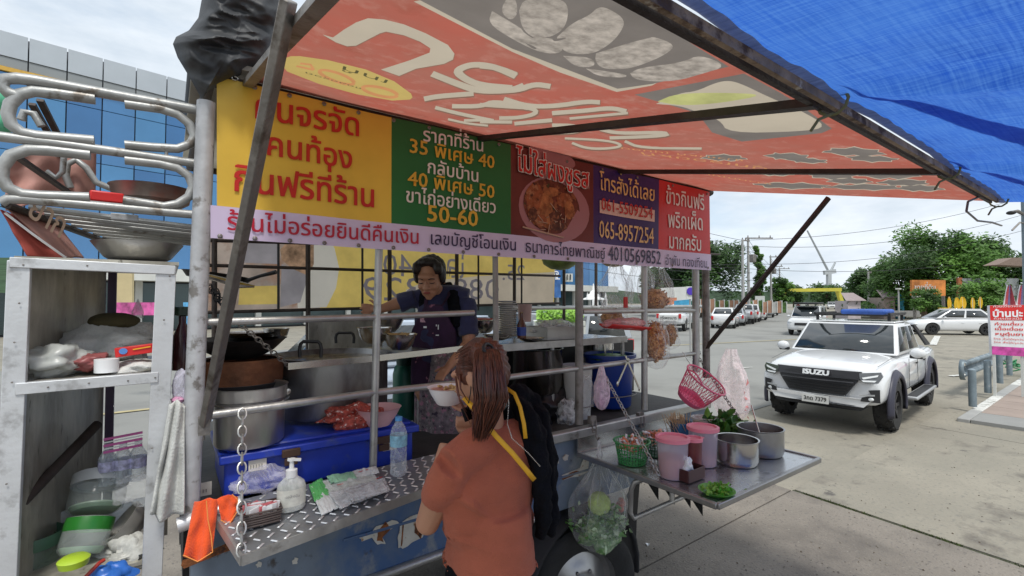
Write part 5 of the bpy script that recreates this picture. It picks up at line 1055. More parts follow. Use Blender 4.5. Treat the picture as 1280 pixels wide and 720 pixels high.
crumple('clear_bag', onsh(335, 612)+V((0, .06, .02)), (.2, .12, .09), clear('violet_clear_bag', (.8, .8, .95), .3, 10, .1), 'thin clear bag lying behind the woven basket', 'bag', .3, 12, 21)
# flat packs of bags
t = thing('bag_packs', 'flat stack of clear packs with green print beside the pump bottle', 'plastic packs', onsh(440, 620))
GP = [mk('pack_green', (.12, .45, .14), .35, 0, .2, 8), clear('pack_clear', (.85, .9, .86), .75, 16, .12), clear('pack_clear2', (.8, .82, .85), .65, 22, .1), mk('pack_white', (.66, .68, .68), .4, 0, .1, 30)]
def pack(pts, m, z_, seed, nm='pack'):
    P = [onsh(*p)+Z*z_ for p in pts]; mb = MB(); mb.grid(lambda u, v: P[0].lerp(P[1], u).lerp(P[3].lerp(P[2], u), v)+SN*(.006*abs(mnoise.noise(V((u*7+seed, v*5, 0))))*2+.007*math.sin(math.pi*u)*math.sin(math.pi*v)), 24, 18); return obj(nm, mb, m, parent=t, solid=.003, ang=2)
pack([(386, 610), (405, 604), (425, 636), (402, 646)], GP[3], .001, 5); pack([(386, 610), (402, 600), (414, 622), (393, 630)], GP[0], .005, 1); pack([(402, 605), (465, 592), (476, 610), (418, 628)], GP[1], .008, 2); pack([(410, 622), (480, 602), (488, 618), (425, 642)], GP[2], .012, 3)
pack([(408, 602), (440, 596), (446, 604), (414, 611)], mk('pack_mint', (.3, .55, .38), .4, 0, .2, 20), .016, 4); pack([(430, 622), (478, 608), (486, 622), (440, 636)], GP[2], .02, 7); pack([(440, 594), (470, 588), (474, 596), (444, 603)], GP[3], .012, 8)
mb = MB()
for a, b in (((448, 598), (462, 594)), ((421, 615), (429, 613)), ((470, 607), (478, 604))): mb.bar(onsh(*a)+Z*.024, onsh(*b)+Z*.024, .004, .001)
obj('red_print', mb, 'red', parent=t, smooth=False, kind='stuff')
# drinking-water bottle
def wbottle(c, r, h, label, lab=True):
    t = thing('water_bottle', label, 'bottle', c); mb = MB(); P = [(0, .004), (r*.8, 0), (r, .01)]
    for k in range(9): P += [(r*(.94 if k % 2 else 1), h*(.06+.065*k))]
    P += [(r, h*.66), (r*.98, h*.72), (r*.75, h*.82), (r*.4, h*.9), (r*.36, h*.93)]; mb.lathe(P, c, 24); obj('bottle_body', mb, 'bottle', parent=t)
    mb = MB(); mb.lathe([(r*.42, h*.925), (r*.42, h*.99), (0, h)], c, 20); obj('cap', mb, mk('cap_blue', (.1, .35, .75), .4), parent=t)
    mb = MB(); mb.lathe([(r*1.015, h*.5), (r*1.015, h*.69)], c, 24); obj('label_band', mb, mk('blue_water_label', (.25, .5, .75), .4, 0, .6, 30), parent=t); return t
wbottle(onsh(498, 594), .036, .25, 'plastic water bottle with a blue cap standing on the tread-plate shelf')
# ------------------------------------------------------------------ blue cooler and what stands on it
t = thing('blue_cooler', 'long blue plastic cooler box with brown latches behind the tread-plate shelf', 'cooler', (.58, 2.4, 1.1))
mb = MB(); mb.box((.59, 2.42, 1.185), (.8, .44, .15)); obj('cooler_body', mb, 'blue', parent=t, bevel=.012)
mb = MB(); mb.box((.59, 2.41, 1.275), (.84, .48, .035)); mb.box((.59, 2.42, 1.298), (.78, .42, .014)); lid = obj('lid', mb, 'blue', parent=t, bevel=.01)
for px in (364, 480): q = onY(px, 566-(px-364)*.14, 2.155); mb = MB(); mb.box(q, (.07, .018, .032)); mb.box(q+V((0, .0, -.035)), (.05, .014, .03)); obj('latch', mb, mk('brown_latch', (.06, .03, .02), .6), parent=t, bevel=.003)
for px, py in ((322, 580), (487, 556), (252, 612)): q = onY(px, py, 2.185); mb = MB(); mb.box(q, (.065, .004, .05)); o = obj('white_sticker', mb, 'cream', parent=t); mb = MB(); [mb.bar(q+V((-.025+.01*k, -.003, -.012)), q+V((-.025+.01*k, -.003, .0)), .003, .002) for k in range(5)]; obj('sticker_print', mb, 'strut', parent=o, smooth=False, kind='stuff')
zt = 1.306
c, d = zpos(312, 552, zt); r_ = S(41, d)
t = thing('bail_pot', 'tall dented aluminium pot with a bail handle on the cooler, left', 'pot', c); mb = MB(); h_ = .235
mb.lathe([(0, 0), (r_*.9, 0), (r_*.95, .01), (r_*.97, h_*.78), (r_*1.03, h_*.8), (r_*1.03, h_), (r_*1.06, h_+.004), (r_*.99, h_), (r_*.95, h_*.8), (r_*.9, .02), (0, .015)], c, 40); obj('pot_body', mb, mk('dented_aluminium', (.42, .41, .4), .33, .9, .25, 5, .15, 30, stretch=(1, 1, .3)), parent=t)
mb = MB(); mb.tube([c+V((math.cos(a)*r_*1.08, math.sin(a)*r_*1.08-.0, h_*.78-.012*math.sin(a)*-1)) for a in [R(200+k*14) for k in range(13)]], .004, 6); mb.lathe([(.012, 0), (.012, .012), (0, .013)], c+V((r_*1.0, -r_*.25, h_*.86)), 10, Matrix.Rotation(R(90), 3, 'X')); obj('bail_handle', mb, 'steel', parent=t)
# big pot with black handles
c = onY(414, 505, 2.62); d = 2.6; r_ = .298; zr_ = 1.62; c.z = 1.33; h_ = zr_-1.33
t = thing('stock_pot', 'widest steel pot with two black loop handles on the stove', 'pot', c); mb = MB()
mb.lathe([(0, 0), (r_*.95, 0), (r_*.97, .02), (r_*.97, h_-.02), (r_*1.03, h_-.01), (r_*1.04, h_), (r_*.98, h_), (r_*.94, h_-.03), (0, h_-.045)], c, 56); obj('pot_body', mb, mk('reflection_mottled_pot', (.3, .3, .3), .38, .9, .25, 4, .1, 30, stretch=(1, 1, .4), dirt=[((.09, .08, .075), .56, 3, .1)]), parent=t)  # strong dark mottling in the colour stands in for uneven reflections
mb = MB(); mb.lathe([(r_*.93, h_-.03), (r_*.8, h_-.03), (0, h_-.028)], c, 40); obj('broth', mb, mk('broth_surface', (.18, .13, .07), .15, 0, .5, 9, dirt=[((.4, .35, .22), .58, 12, .05)]), parent=t)
for (px, py, w_, hh) in ((388, 447, 13, 20), (431, 429, 11, 13)):
    q = onY(px, py, 2.36 if py > 440 else 2.86); dd = (q-CAM).dot(FW); w2, h2 = S(w_, dd), S(hh, dd); mb = MB(); mb.tube([q+RT*a*w2+Z*b*h2 for a, b in ((-1, 0), (-1.05, .55), (-.95, .85), (-.7, 1), (.7, 1), (.95, .85), (1.05, .55), (1, 0))], .0085, 8); obj('loop_handle', mb, 'black', parent=t)
# wok tower on the left
c = onY(302, 476, 2.5)
t = thing('gas_burner', 'rusty round gas burner ring under the black wok', 'burner', c); mb = MB(); mb.lathe([(.15, 0), (.17, .0), (.175, .1), (.165, .105), (.15, .1)], c, 36); obj('burner_ring', mb, mk('burnt_rust_ring', (.14, .055, .025), .7, .3, .6, 7, .4, 30), parent=t)
mb = MB(); mb.lathe([(0, -.05), (.16, -.05), (.18, 0), (0, .0)], c, 24); obj('burner_base', mb, 'shadow', parent=t)
c2 = onY(300, 447, 2.5); wm = mk('sooty_wok', (.035, .032, .032), .45, .6, .5, 6, .3, 40)
t = thing('black_wok', 'sooty black wok on the rusty burner ring at the left', 'wok', c2); mb = MB(); mb.lathe([(0, -.01), (.08, 0), (.14, .035), (.19, .085), (.196, .088), (.186, .082), (.13, .04), (0, .01)], c2, 44); obj('wok_body', mb, wm, parent=t)
mb = MB(); mb.lathe([(0, .03), (.1, .045), (.13, .05)], c2, 24); obj('oil', mb, mk('dark_oil', (.05, .03, .01), .08), parent=t)
c3 = c2+V((.05, .12, .085)); lat('steel_strainer', 'shiny shallow steel strainer lying on the black wok', 'strainer', c3, [(0, 0), (.08, .0), (.11, .02), (.115, .024), (.1, .018), (0, .006)], 'steel', 30)
mb = MB(); mb.lathe([(0, 0), (.05, 0), (.06, .035), (.062, .037), (.05, .03), (0, .01)], c3+V((.12, .0, .0)), 24); obj('steel_cup', mb, 'steel', label='small steel cup beside the strainer behind the wok', cat='cup')
# ladles, black lid lying on the left rear rail
t = thing('frying_pan', 'black frying pan hung at the rear left with its handle to the right', 'pan', onY(285, 345, 2.6)); mb = MB(); mb.lathe([(0, 0), (.13, 0), (.15, .025), (.155, .027), (.14, .02), (0, .008)], onY(272, 350, 2.75), 32, Matrix.Rotation(R(8), 3, 'Y')); obj('pan_body', mb, wm, parent=t)
mb = MB(); mb.tube([onY(305, 352, 2.65), onY(325, 345, 2.6), onY(345, 340, 2.55)], [.01, .008, .011], 8); obj('handle', mb, 'black', parent=t)
mb = MB(); mb.tube([onY(258, 345, 2.5), onY(300, 356, 2.5), onY(318, 358, 2.5)], [.012, .016, .006], 8); obj('steel_ladle', mb, 'steel', label='long steel ladle lying below the hung frying pan', cat='ladle')
mb = MB(); rnd = random.Random(3)
for k in range(16): q = onY(262+k*1.4, 360+k*1.5, 2.4)+V((rnd.gauss(0, .006), 0, rnd.gauss(0, .004))); mb.tube([q+V((math.cos(a)*.012, 0, math.sin(a)*.014)) for a in [j*1.05 for j in range(6)]], .003, 5, closed=True)
obj('black_chain', mb, 'black', label='heap of black chain hanging behind the slanting strut at left', cat='chain', kind='stuff')
# bowls on the small worktop
def bowl(px, py, y, rpx, label, fill=None, mat='steel', z=None, hk=.62, name='steel_bowl', fm=None):
    c = onY(px, py, y); d = (c-CAM).dot(FW); r = S(rpx, d); t = thing(name, label, 'bowl', c); h = r*hk*1.5
    mb = MB(); mb.lathe([(0, 0), (r*.45, 0), (r*.75, h*.3), (r*.95, h*.8), (r, h), (r*1.05, h*1.01), (r*.96, h*.97), (r*.7, h*.32), (0, h*.08)], c, 36); obj('bowl_body', mb, mat, parent=t)
    if fill:
        rnd = random.Random(px); mb = MB()
        for k in range(60): a = rnd.random()*6.28; q = c+V((math.cos(a)*r*.75*rnd.random(), math.sin(a)*r*.75*rnd.random(), h*.85+rnd.random()*h*.15)); mb.tube([q, q+V((rnd.gauss(0, .02), rnd.gauss(0, .02), rnd.gauss(.003, .004)))], .004, 5)
        obj('food', mb, fill, parent=t, kind='stuff')
    return t
nood = mk('yellow_noodles', (.5, .34, .14), .6, 0, .3, 30)
bowl(468, 429, 2.6, 21, 'steel mixing bowl left of the vendor, behind the post'); bowl(500, 437, 2.52, 21, 'steel bowl of yellow noodles in front of the vendor', nood)
bowl(485, 415, 2.85, 20, 'third steel bowl behind the bowl of noodles')
# red net on the cooler, pink bowls
crumple('red_net_bag', onY(436, 520, 2.3), (.23, .15, .085), mk('red_net', (.4, .07, .05), .6, 0, .6, 60, .6, 80, dirt=[((.75, .6, .55), .6, 50, .02)]), 'crumpled red and white net bag on the cooler lid', 'net bag', .45, 22, 31)
c, d = zpos(473, 531, zt); r_ = S(27, d); lat('pink_bowl', 'empty pale pink plastic bowl on the cooler lid', 'bowl', c, [(0, 0), (r_*.5, 0), (r_*.85, r_*.5), (r_, r_*.8), (r_*1.04, r_*.82), (r_*.95, r_*.76), (r_*.5, r_*.1), (0, r_*.06)], 'pinkl', 36)
# gas cylinder
c = onY(505, 560, 2.95); c.z = 1.12; t = thing('gas_cylinder', 'green gas cylinder standing in the truck beside the vendor', 'gas cylinder', c); r_ = .075
mb = MB(); mb.lathe([(0, 0), (r_, .01), (r_, .3), (r_*.85, .35), (r_*.4, .38)], c, 28); obj('cylinder_body', mb, 'greens', parent=t); mb = MB(); mb.lathe([(r_*.7, .36), (r_*.72, .5), (r_*.68, .5), (r_*.66, .36)], c, 24); obj('collar', mb, mk('dark_green_collar', (.01, .05, .035), .5), parent=t)
mb = MB(); mb.lathe([(.02, 0), (.02, .004), (0, .005)], c+V((-.02, -.052, .43)), 12, Matrix.Rotation(R(90), 3, 'X')); obj('collar_hole', mb, 'cream', parent=t)
# ------------------------------------------------------------------ right worktop
zw = 1.626
def wpos(px, py, z=zw): return zpos(px, py, z)
c = onY(634, 421, 2.6); t = thing('plate_stack', 'tall stack of grey plastic bowls on the worktop behind the vendor', 'stack of bowls', c)
pg = mk('grey_melamine', (.58, .57, .58), .4, 0, .1, 6)
pm_ = MB(); pm_.lathe([(.03, 0), (.055, .004), (.070, .0105), (.0725, .012), (.06, .01), (0, .006)], (0, 0, 0), 24); pmesh = None
for k in range(17):
    if pmesh is None: o = obj('bowl', pm_, pg, parent=t, local=True); pmesh = o
    else: o = pmesh.copy(); COL.objects.link(o)
    o.parent = t; o.location = (random.gauss(0, .001), random.gauss(0, .001), k*.0143)
c = onY(656, 402, 2.72); lat('cup_stack', 'pinkish translucent plastic canister behind the stack of bowls', 'canister', c, [(0, 0), (.045, 0), (.052, .12), (.054, .125), (.046, .12), (.04, .01)], mk('pinkish_canister', (.5, .33, .3), .4, 0, .15, 5), 24)
c = onY(652, 423, 2.5); t = thing('fish_sauce_bottle', 'dark sauce bottle with a blue label beside the stack of bowls', 'bottle', c); mb = MB(); mb.lathe([(0, 0), (.03, 0), (.03, .09), (.012, .13), (.012, .17), (0, .172)], c, 20); obj('bottle_body', mb, mk('brown_glass', (.09, .03, .015), .1), parent=t); mb = MB(); mb.lathe([(.031, .02), (.031, .075)], c, 20); obj('label_band', mb, 'blueb', parent=t)
t = thing('steel_food_tray', 'rectangular steel food tray with plastic bags inside on the worktop', 'tray', onY(690, 425, 2.6)); q = onY(692, 415, 2.62)
mb = MB(); w_, l_, h_ = .34, .26, .085
for dx, dy, sx, sy in ((0, -l_/2, w_, .006), (0, l_/2, w_, .006), (-w_/2, 0, .006, l_), (w_/2, 0, .006, l_)): mb.box(q+V((dx, dy, 0)), (sx, sy, h_))
mb.box(q-Z*h_/2, (w_, l_, .005)); mb.box(q+V((0, -l_/2-.005, h_/2)), (w_+.02, .012, .006)); obj('tray_body', mb, 'steeld', parent=t); crumple('bagged_food', q+Z*.03, (.28, .2, .1), 'milky', None, None, .4, 16, 33, parent=t)
for k in range(2): mb = MB(); mb.tube([q+V((-.05+.08*k, -.02, .04)), q+V((.0+.09*k, .1, .08))], .008, 6); obj('spoon', mb, 'dark', parent=t)
bowl(622, 425, 2.5, 18, 'small steel dish at the left end of the worktop', hk=.25); bowl(664, 427, 2.48, 17, 'flat steel lid lying in front of the food tray', hk=.2, name='steel_plate'); bowl(605, 416, 2.75, 17, 'steel pan behind the customer\'s head', hk=.6)
mb = MB(); mb.box(onY(602, 402, 2.95), (.13, .1, .05)); obj('red_box', mb, mk('dull_red_box', (.4, .06, .06), .5), label='dull red box behind the steel pan near the vendor', cat='box', bevel=.004)
c = onY(669, 487, 2.62); r_ = .195; lat('large_steel_pot', 'tall mirror-bright steel pot below the worktop behind the customer', 'pot', V((c.x, c.y, 1.27)), [(0, 0), (r_*.97, 0), (r_, .01), (r_, .29), (r_*1.04, .3), (r_*.97, .3), (r_*.95, .02), (0, .012)], mk('mirror_steel_dark', (.2, .19, .18), .18, 1, .3, 3, stretch=(1, 1, .1)), 44)
mb = MB(); mb.prism([(1.7, 2.98, 1.12), (2.5, 2.98, 1.12), (2.5, 2.98, 1.55), (1.7, 2.98, 1.55)], (0, .01, 0)); obj('shade_sheet', mb, 'shadow', parent=tk, smooth=False)  # dark sheet standing in for the shade below the worktop
# buckets at the right
def bucket(px, py, y, rpx, hpx, mat, label, rim=None, handle=True):
    c = onY(px, py, y); d = (c-CAM).dot(FW); r, h = S(rpx, d), S(hpx, d); t = thing('bucket', label, 'bucket', c); mb = MB(); mb.lathe([(0, 0), (r*.8, 0), (r*.84, .01), (r*.97, h*.93), (r*1.06, h*.94), (r*1.06, h), (r*.98, h), (r*.8, .02), (0, .015)], c, 36); obj('bucket_body', mb, mat, parent=t)
    if handle: mb = MB(); mb.tube([c+V((math.cos(a)*r*1.05, math.sin(a)*r*1.05, h*.2-.02*math.sin(a))) for a in [R(180+k*15) for k in range(13)]], .004, 6); obj('handle', mb, 'strut', parent=t)
    return t, c, r, h
t, c, r_, h_ = bucket(762, 506, 2.5, 31, 64, 'blueb', 'dark blue plastic bucket inside the right-hand frame'); crumple('greens', c+Z*h_*.93, (r_*1.6, r_*1.6, .03), 'leaf', None, None, .5, 20, 41, parent=t)
mb = MB(); mb.bar(c+V((-.04, 0, h_*.9)), c+V((-.055, 0, h_*.9+.16)), .003, .02); mb.bar(c+V((.03, 0, h_*.9)), c+V((.04, .0, h_*.9+.16)), .003, .006); obj('utensil', mb, 'steel', label='steel ladles standing in the dark blue bucket', cat='ladles')
bucket(722, 522, 2.42, 19, 66, mk('dull_white_bucket', (.55, .56, .54), .45, 0, .08, 5), 'off-white plastic bucket left of the dark blue bucket')
crumple('clear_bag', onY(734, 492, 2.22), (.09, .09, .22), 'clearb', 'clear crumpled bag standing against the off-white bucket', 'bag', .22, 12, 42)
c = onY(748, 436, 2.75); d = (c-CAM).dot(FW); r_ = S(19, d); t = thing('steel_saucepan', 'steel saucepan with lid just behind the dark blue bucket', 'saucepan', c); mb = MB(); mb.lathe([(0, 0), (r_, 0), (r_, .1), (r_*1.05, .103), (r_*.95, .1), (0, .085)], c, 30); obj('pan_body', mb, 'steel', parent=t); mb = MB(); mb.tube([c+V((-r_, -.02, .09)), c+V((-r_-.02, -.05, .1)), c+V((-r_+.02, -.08, .1))], .006, 6); obj('handle', mb, 'black', parent=t)
# plastic bags hanging on the right
def hbag(px, ytop, ybot, wpx, y, mat, label, fill=None, fillm=None, seed=1, neck=.25, name='hanging_bag', fs=30, pw=1.2):
    a = onY(px, ytop, y); b = onY(px, ybot, y); d = (a-CAM).dot(FW); w_ = S(wpx/2, d); H = a.z-b.z; t = thing(name, label, 'bag', a)
    def f(u, v):
        th = u*2*math.pi; k = (neck+(1-neck)*math.sin(math.pi*.5*min(1, v/.62))**pw) if v < .62 else math.sqrt(max(0, 1-((v-.62)/.38)**2)); k *= 1+.34*mnoise.noise(V((math.cos(th)*1.6+seed, math.sin(th)*1.6, v*3)))+.14*abs(mnoise.noise(V((math.cos(th)*4+seed, math.sin(th)*4, v*1.5+seed))))*2+.06*math.sin(th*9+seed*2)*(1-v)
        return a+V((math.cos(th)*w_*k, math.sin(th)*w_*k*.8, -H*v))
    mb = MB(); mb.grid(f, 44, 26); obj('plastic_film', mb, mat, parent=t, ang=2, doubles=.0003); rn_ = random.Random(seed); mb = MB()
    for k in range(16): u_ = rn_.random(); v1 = rn_.uniform(.3, .75); mb.tube([f((u_+.02*math.sin(j+k)) % 1, .01+j/9*v1) for j in range(10)], [.0011]*9+[.0002], 4, cap=False)
    obj('crease_highlights', mb, 'milky', parent=t, kind='stuff')  # milky strands painted on as highlights along the creases of the film
    return t, a, b, w_, H
ckm = [mk('pork_crackling', (.56, .28, .1), .6, 0, .5, 50, 1., 70, dirt=[((.3, .11, .03), .55, 45, .05)]), mk('pork_crackling_dark', (.36, .14, .045), .6, 0, .4, 40), mk('pork_crackling_pale', (.6, .36, .16), .6, 0, .3, 40)]
def curls(t, c, size, n, seed, mats=ckm, rr=.004, name='crackling'):
    rnd = random.Random(seed); mb = MB(); mb.ball(c, [q*.93 for q in size], 22, 14, mi=0); n = int(n*1.3)
    for k in range(n):
        d = V((rnd.gauss(0, 1), rnd.gauss(0, 1), rnd.gauss(0, 1))).normalized()*rnd.uniform(.5, 1); q = V(c)+V((d.x*size[0], d.y*size[1], d.z*size[2])); a = V((rnd.gauss(0, 1), rnd.gauss(0, 1), rnd.gauss(0, 1))).normalized()*.010; b = a.orthogonal().normalized()*.007; m0 = len(mb.f)
        mb.tube([q-a+b*.2, q-a*.4+b, q+a*.4+b*.9, q+a-b*.3], [rr*.9, rr*1.5, rr*1.3, rr*.8], 5, mi=rnd.randrange(len(mats)))
    obj(name, mb, mats, parent=t, kind='stuff')
t, a, b, w_, H = hbag(818, 328, 391, 46, 2.25, 'clearb', 'clear bag of fried crackling hanging from the banner rail', seed=2, neck=.45); curls(t, b+Z*H*.26, (w_*.85, w_*.7, H*.23), 380, 1)
t, a, b, w_, H = hbag(820, 398, 462, 36, 2.1, 'clearb', 'lower clear bag of fried crackling hanging on the right-hand frame', seed=3, neck=.5); curls(t, b+Z*H*.55, (w_*.85, w_*.65, H*.42), 420, 2)
t, a, b, w_, H = hbag(838, 400, 438, 22, 2.3, 'clearb', 'small clear bag of crackling behind the lower one', seed=4, neck=.5); curls(t, b+Z*H*.5, (w_*.8, w_*.7, H*.35), 160, 3)
hbag(770, 330, 392, 46, 2.35, 'clearb', 'empty clear plastic bags hanging under the banner, left of the crackling', seed=5, neck=.3)
hbag(800, 322, 388, 34, 2.5, 'clearb', 'second bunch of empty clear bags behind the crackling bag', seed=6, neck=.4)
t, a, b, w_, H = hbag(765, 368, 412, 38, 2.45, 'clearb', 'clear bag of reddish crackling hanging behind the red tray', seed=7); curls(t, b+Z*H*.35, (w_*.8, w_*.7, H*.25), 200, 5)
mb = MB(); mb.box(onY(782, 378, 2.2), (.035, .01, .075)); obj('red_tag', mb, 'red', label='small red tag hanging among the empty bags', cat='tag')
t = thing('red_tray', 'shallow red plastic tray with white net hung on the upper right rail', 'tray', onY(782, 405, 2.15)); a, b = onY(757, 405, 2.12), onY(806, 409, 2.12)
mb = MB(); mb.grid(lambda u, v: a.lerp(b, u)+V((0, .06*math.cos(math.pi*(v-.5))*0+.12*(v-.5), -.025*math.cos(math.pi*(v-.5)))), 10, 8); obj('tray_body', mb, 'red', parent=t, solid=.006)
crumple('white_net', a.lerp(b, .5)+Z*.015, ((b-a).length*1.0, .1, .07), clear('red_white_net', (.85, .4, .4), .8, 30, .4), None, None, .3, 26, 43, parent=t)
# tongs, little pink bag
for k, (p, q_) in enumerate((((782, 445), (799, 486)), ((786, 448), (772, 480)))): mb = MB(); mb.bar(onY(*p, 2.07), onY(*q_, 2.07), .004, .012); mb.ball(onY(*q_, 2.07), (.009, .004, .018)); o = obj('tongs', mb, 'steel', label=('long steel tongs arm slanting right over the dark blue bucket', 'steel spoon slanting left over the dark blue bucket')[k], cat=('tongs', 'spoon')[k])
t, a, b, w_, H = hbag(752, 458, 513, 20, 2.06, clear('hot_pink_bag', (.95, .75, .88), .8, 20, .2), 'small pink and white bag hanging on the lower rail', seed=9, neck=.3)
crumple('pink_packets', b+Z*.05, (.035, .03, .06), mk('magenta_packet', (.6, .2, .45), .5, 0, .5, 40), None, None, .3, 12, 44, parent=t)
# pink colander basket
t = thing('pink_basket', 'bright pink plastic basket hooked tilted on the lower rail at the right', 'basket', onY(864, 480, 2.0)); c = onY(861, 500, 1.98); d = (c-CAM).dot(FW); r_ = S(26, d); M_ = Matrix.Rotation(R(30), 3, FW) @ Matrix.Rotation(R(24), 3, RT)
mb = MB(); mb.lathe([(0, 0), (r_*.6, 0), (r_*.66, .02), (r_*.72, .035)], c, 30, M_); obj('basket_base', mb, 'pink', parent=t, solid=.003)
mb = MB(); H = r_*1.35
for k in range(34):
    a = k*2*math.pi/34
    for s_ in (.28, -.28): mb.tube([c+M_@V((math.cos(a+s_*v)*r_*(.72+.26*v), math.sin(a+s_*v)*r_*(.72+.26*v), .035+(H-.035)*v)) for v in (0, .33, .66, 1)], .0016, 4, cap=False)
obj('mesh_wall', mb, 'pink', parent=t, kind='stuff')
for zf, rr in ((H, 1.0), (H*.62, .86)): mb = MB(); mb.tube([c+M_@V((math.cos(a)*r_*rr, math.sin(a)*r_*rr, zf)) for a in [k*.2094 for k in range(30)]], .006 if zf == H else .002, 8, closed=True); obj('rim', mb, 'pink', parent=t)
mb = MB(); mb.tube([c+M_@V((math.cos(a)*r_, math.sin(a)*r_, H+.03*math.sin((a-2.6)/1.1*math.pi))) for a in [2.6+k*.11 for k in range(11)]], .005, 8); obj('handle', mb, 'pink', parent=t)
hk = onY(853, 442, 2.08); mb = MB(); mb.tube([hk+Z*.01, hk+V((0, -.015, .0)), hk+V((.0, -.03, -.03)), c+M_@V((-r_*.75, -r_*.5, H+.01))], .0025, 6); obj('wire_hook', mb, 'steel', parent=t)
t, a, b, w_, H = hbag(914, 436, 528, 46, 2.35, 'pinkbag', 'large thin white bag with red print hanging at the right corner post', seed=21, neck=.3)
mb = MB(); rnd = random.Random(6)
for k in range(9): q = a.lerp(b, rnd.uniform(.3, .9))+V((rnd.uniform(-.05, .05), -w_*.85, 0)); mb.poly([q+V((rnd.gauss(0, .02), rnd.gauss(0, .003), rnd.gauss(0, .015))) for _ in range(3)])
obj('red_print', mb, mk('washed_red_print', (.6, .2, .2), .6), parent=t, kind='stuff', smooth=False)
# ------------------------------------------------------------------ on the steel tray
zy = tz+.001
def tp_(px, py): return zpos(px, py, zy)
def tub(px, py, rpx, hpx, mat, label, lidm=None, fillm=None, fill=.4, name='lidded_tub', bulge=1.):
    c, d = tp_(px, py); r, h = S(rpx, d), S(hpx, d); t = thing(name, label, 'tub', c); mb = MB(); mb.lathe([(0, 0), (r*.84, 0), (r*.86, .004), (r*.97*bulge, h*.95), (r*.9, h*.95)], c, 32); obj('tub_body', mb, mat, parent=t)
    if fillm: mb = MB(); mb.lathe([(0, .004), (r*.82, .004), (r*.88, h*fill), (0, h*fill*1.04)], c, 28); obj('contents', mb, fillm, parent=t)
    if lidm: mb = MB(); mb.lathe([(r*1.0, h*.92), (r*1.08, h*.93), (r*1.08, h*1.02), (r*.9, h*1.03), (r*.85, h*.99), (0, h*1.0)], c, 32); mb.box(c+V((r*1.05, -.01, h*.985)), (.03, .03, .004)); obj('lid', mb, lidm, parent=t)
    return t, c, r, h
tub(841, 595, 19.5, 48, 'jar', 'nearest frosted tub with a pink lid on the steel tray', 'pinkc', mk('chili_flakes_pink', (.5, .2, .15), .7, 0, .3, 30), .5)
tub(879, 580, 18, 46, 'jar', 'frosted tub with a pink lid farther back beside the steel pots', 'pinkc', mk('peach_sugar', (.6, .35, .3), .7, 0, .2, 30), .25)
tub(867, 590, 10.5, 42, mk('maroon_jar', (.2, .05, .05), .3, 0, .3, 9), 'narrow maroon jar with a pink lid between the frosted tubs', 'pinkc', name='narrow_jar')
# napkin box
c, d = tp_(861, 598); t = thing('napkin_box', 'dark brown napkin box with white tissues at the edge of the steel tray', 'box', c); mb = MB(); w_ = S(17, d)
for dx, dy, sx, sy in ((0, -.045, w_*2, .004), (0, .045, w_*2, .004), (-w_, 0, .004, .09), (w_, 0, .004, .09)): mb.box(c+V((dx, dy, .032)), (sx, sy, .06), 0)
mb.box(c+Z*.003, (w_*2, .09, .004)); obj('box_body', mb, mk('maroon_plastic', (.07, .02, .02), .35), parent=t, bevel=.002); crumple('tissues', c+V((-.02, 0, .06)), (.07, .06, .09), 'whitep', None, None, .35, 10, 51, parent=t)
# leaf plate
c, d = tp_(896, 617); r_ = S(21, d); t = thing('leaf_plate', 'green plate heaped with chopped green leaves at the tray corner', 'plate', c); mb = MB(); mb.lathe([(0, 0), (r_*.7, 0), (r_*1.05, .02), (r_*1.0, .02), (r_*.7, .005), (0, .004)], c, 28); obj('plate_body', mb, mk('leaf_green_plate', (.1, .4, .04), .4), parent=t)
def leafheap(t, c, size, n, ll, lw, mats, seed, up=.4, name='leaves'):
    rnd = random.Random(seed); mb = MB()
    for k in range(n):
        q = V(c)+V((rnd.gauss(0, size[0]*.5), rnd.gauss(0, size[1]*.5), abs(rnd.gauss(0, size[2]*.5)))); a = V((rnd.gauss(0, 1), rnd.gauss(0, 1), rnd.gauss(up, .5))).normalized()*ll*rnd.uniform(.6, 1.2); b = a.orthogonal().normalized(); b.rotate(Matrix.Rotation(rnd.random()*6.28, 3, a.normalized())); b *= lw; nn_ = a.cross(b).normalized()*lw*.3
        mb.add([q, q+a*.35+b+nn_, q+a*.7+b*.7+nn_, q+a, q+a*.7-b*.7+nn_, q+a*.35-b+nn_, q+a*.4, q+a*.7], [(0, 6, 1), (1, 6, 7, 2), (2, 7, 3), (0, 5, 6), (5, 4, 7, 6), (4, 3, 7)], rnd.randrange(len(mats)))
    obj(name, mb, mats, parent=t, kind='stuff', ang=1)
G3 = ['leaf', mk('deep_leaf', (.03, .11, .015), .45, 0, .3, 20), mk('bright_leaf', (.1, .26, .03), .45, 0, .3, 20)]
leafheap(t, c+Z*.012, (r_*.9, r_*.7, .015), 160, .025, .008, ['lime', mk('fresh_lime_leaf', (.12, .42, .03), .5)], 5)
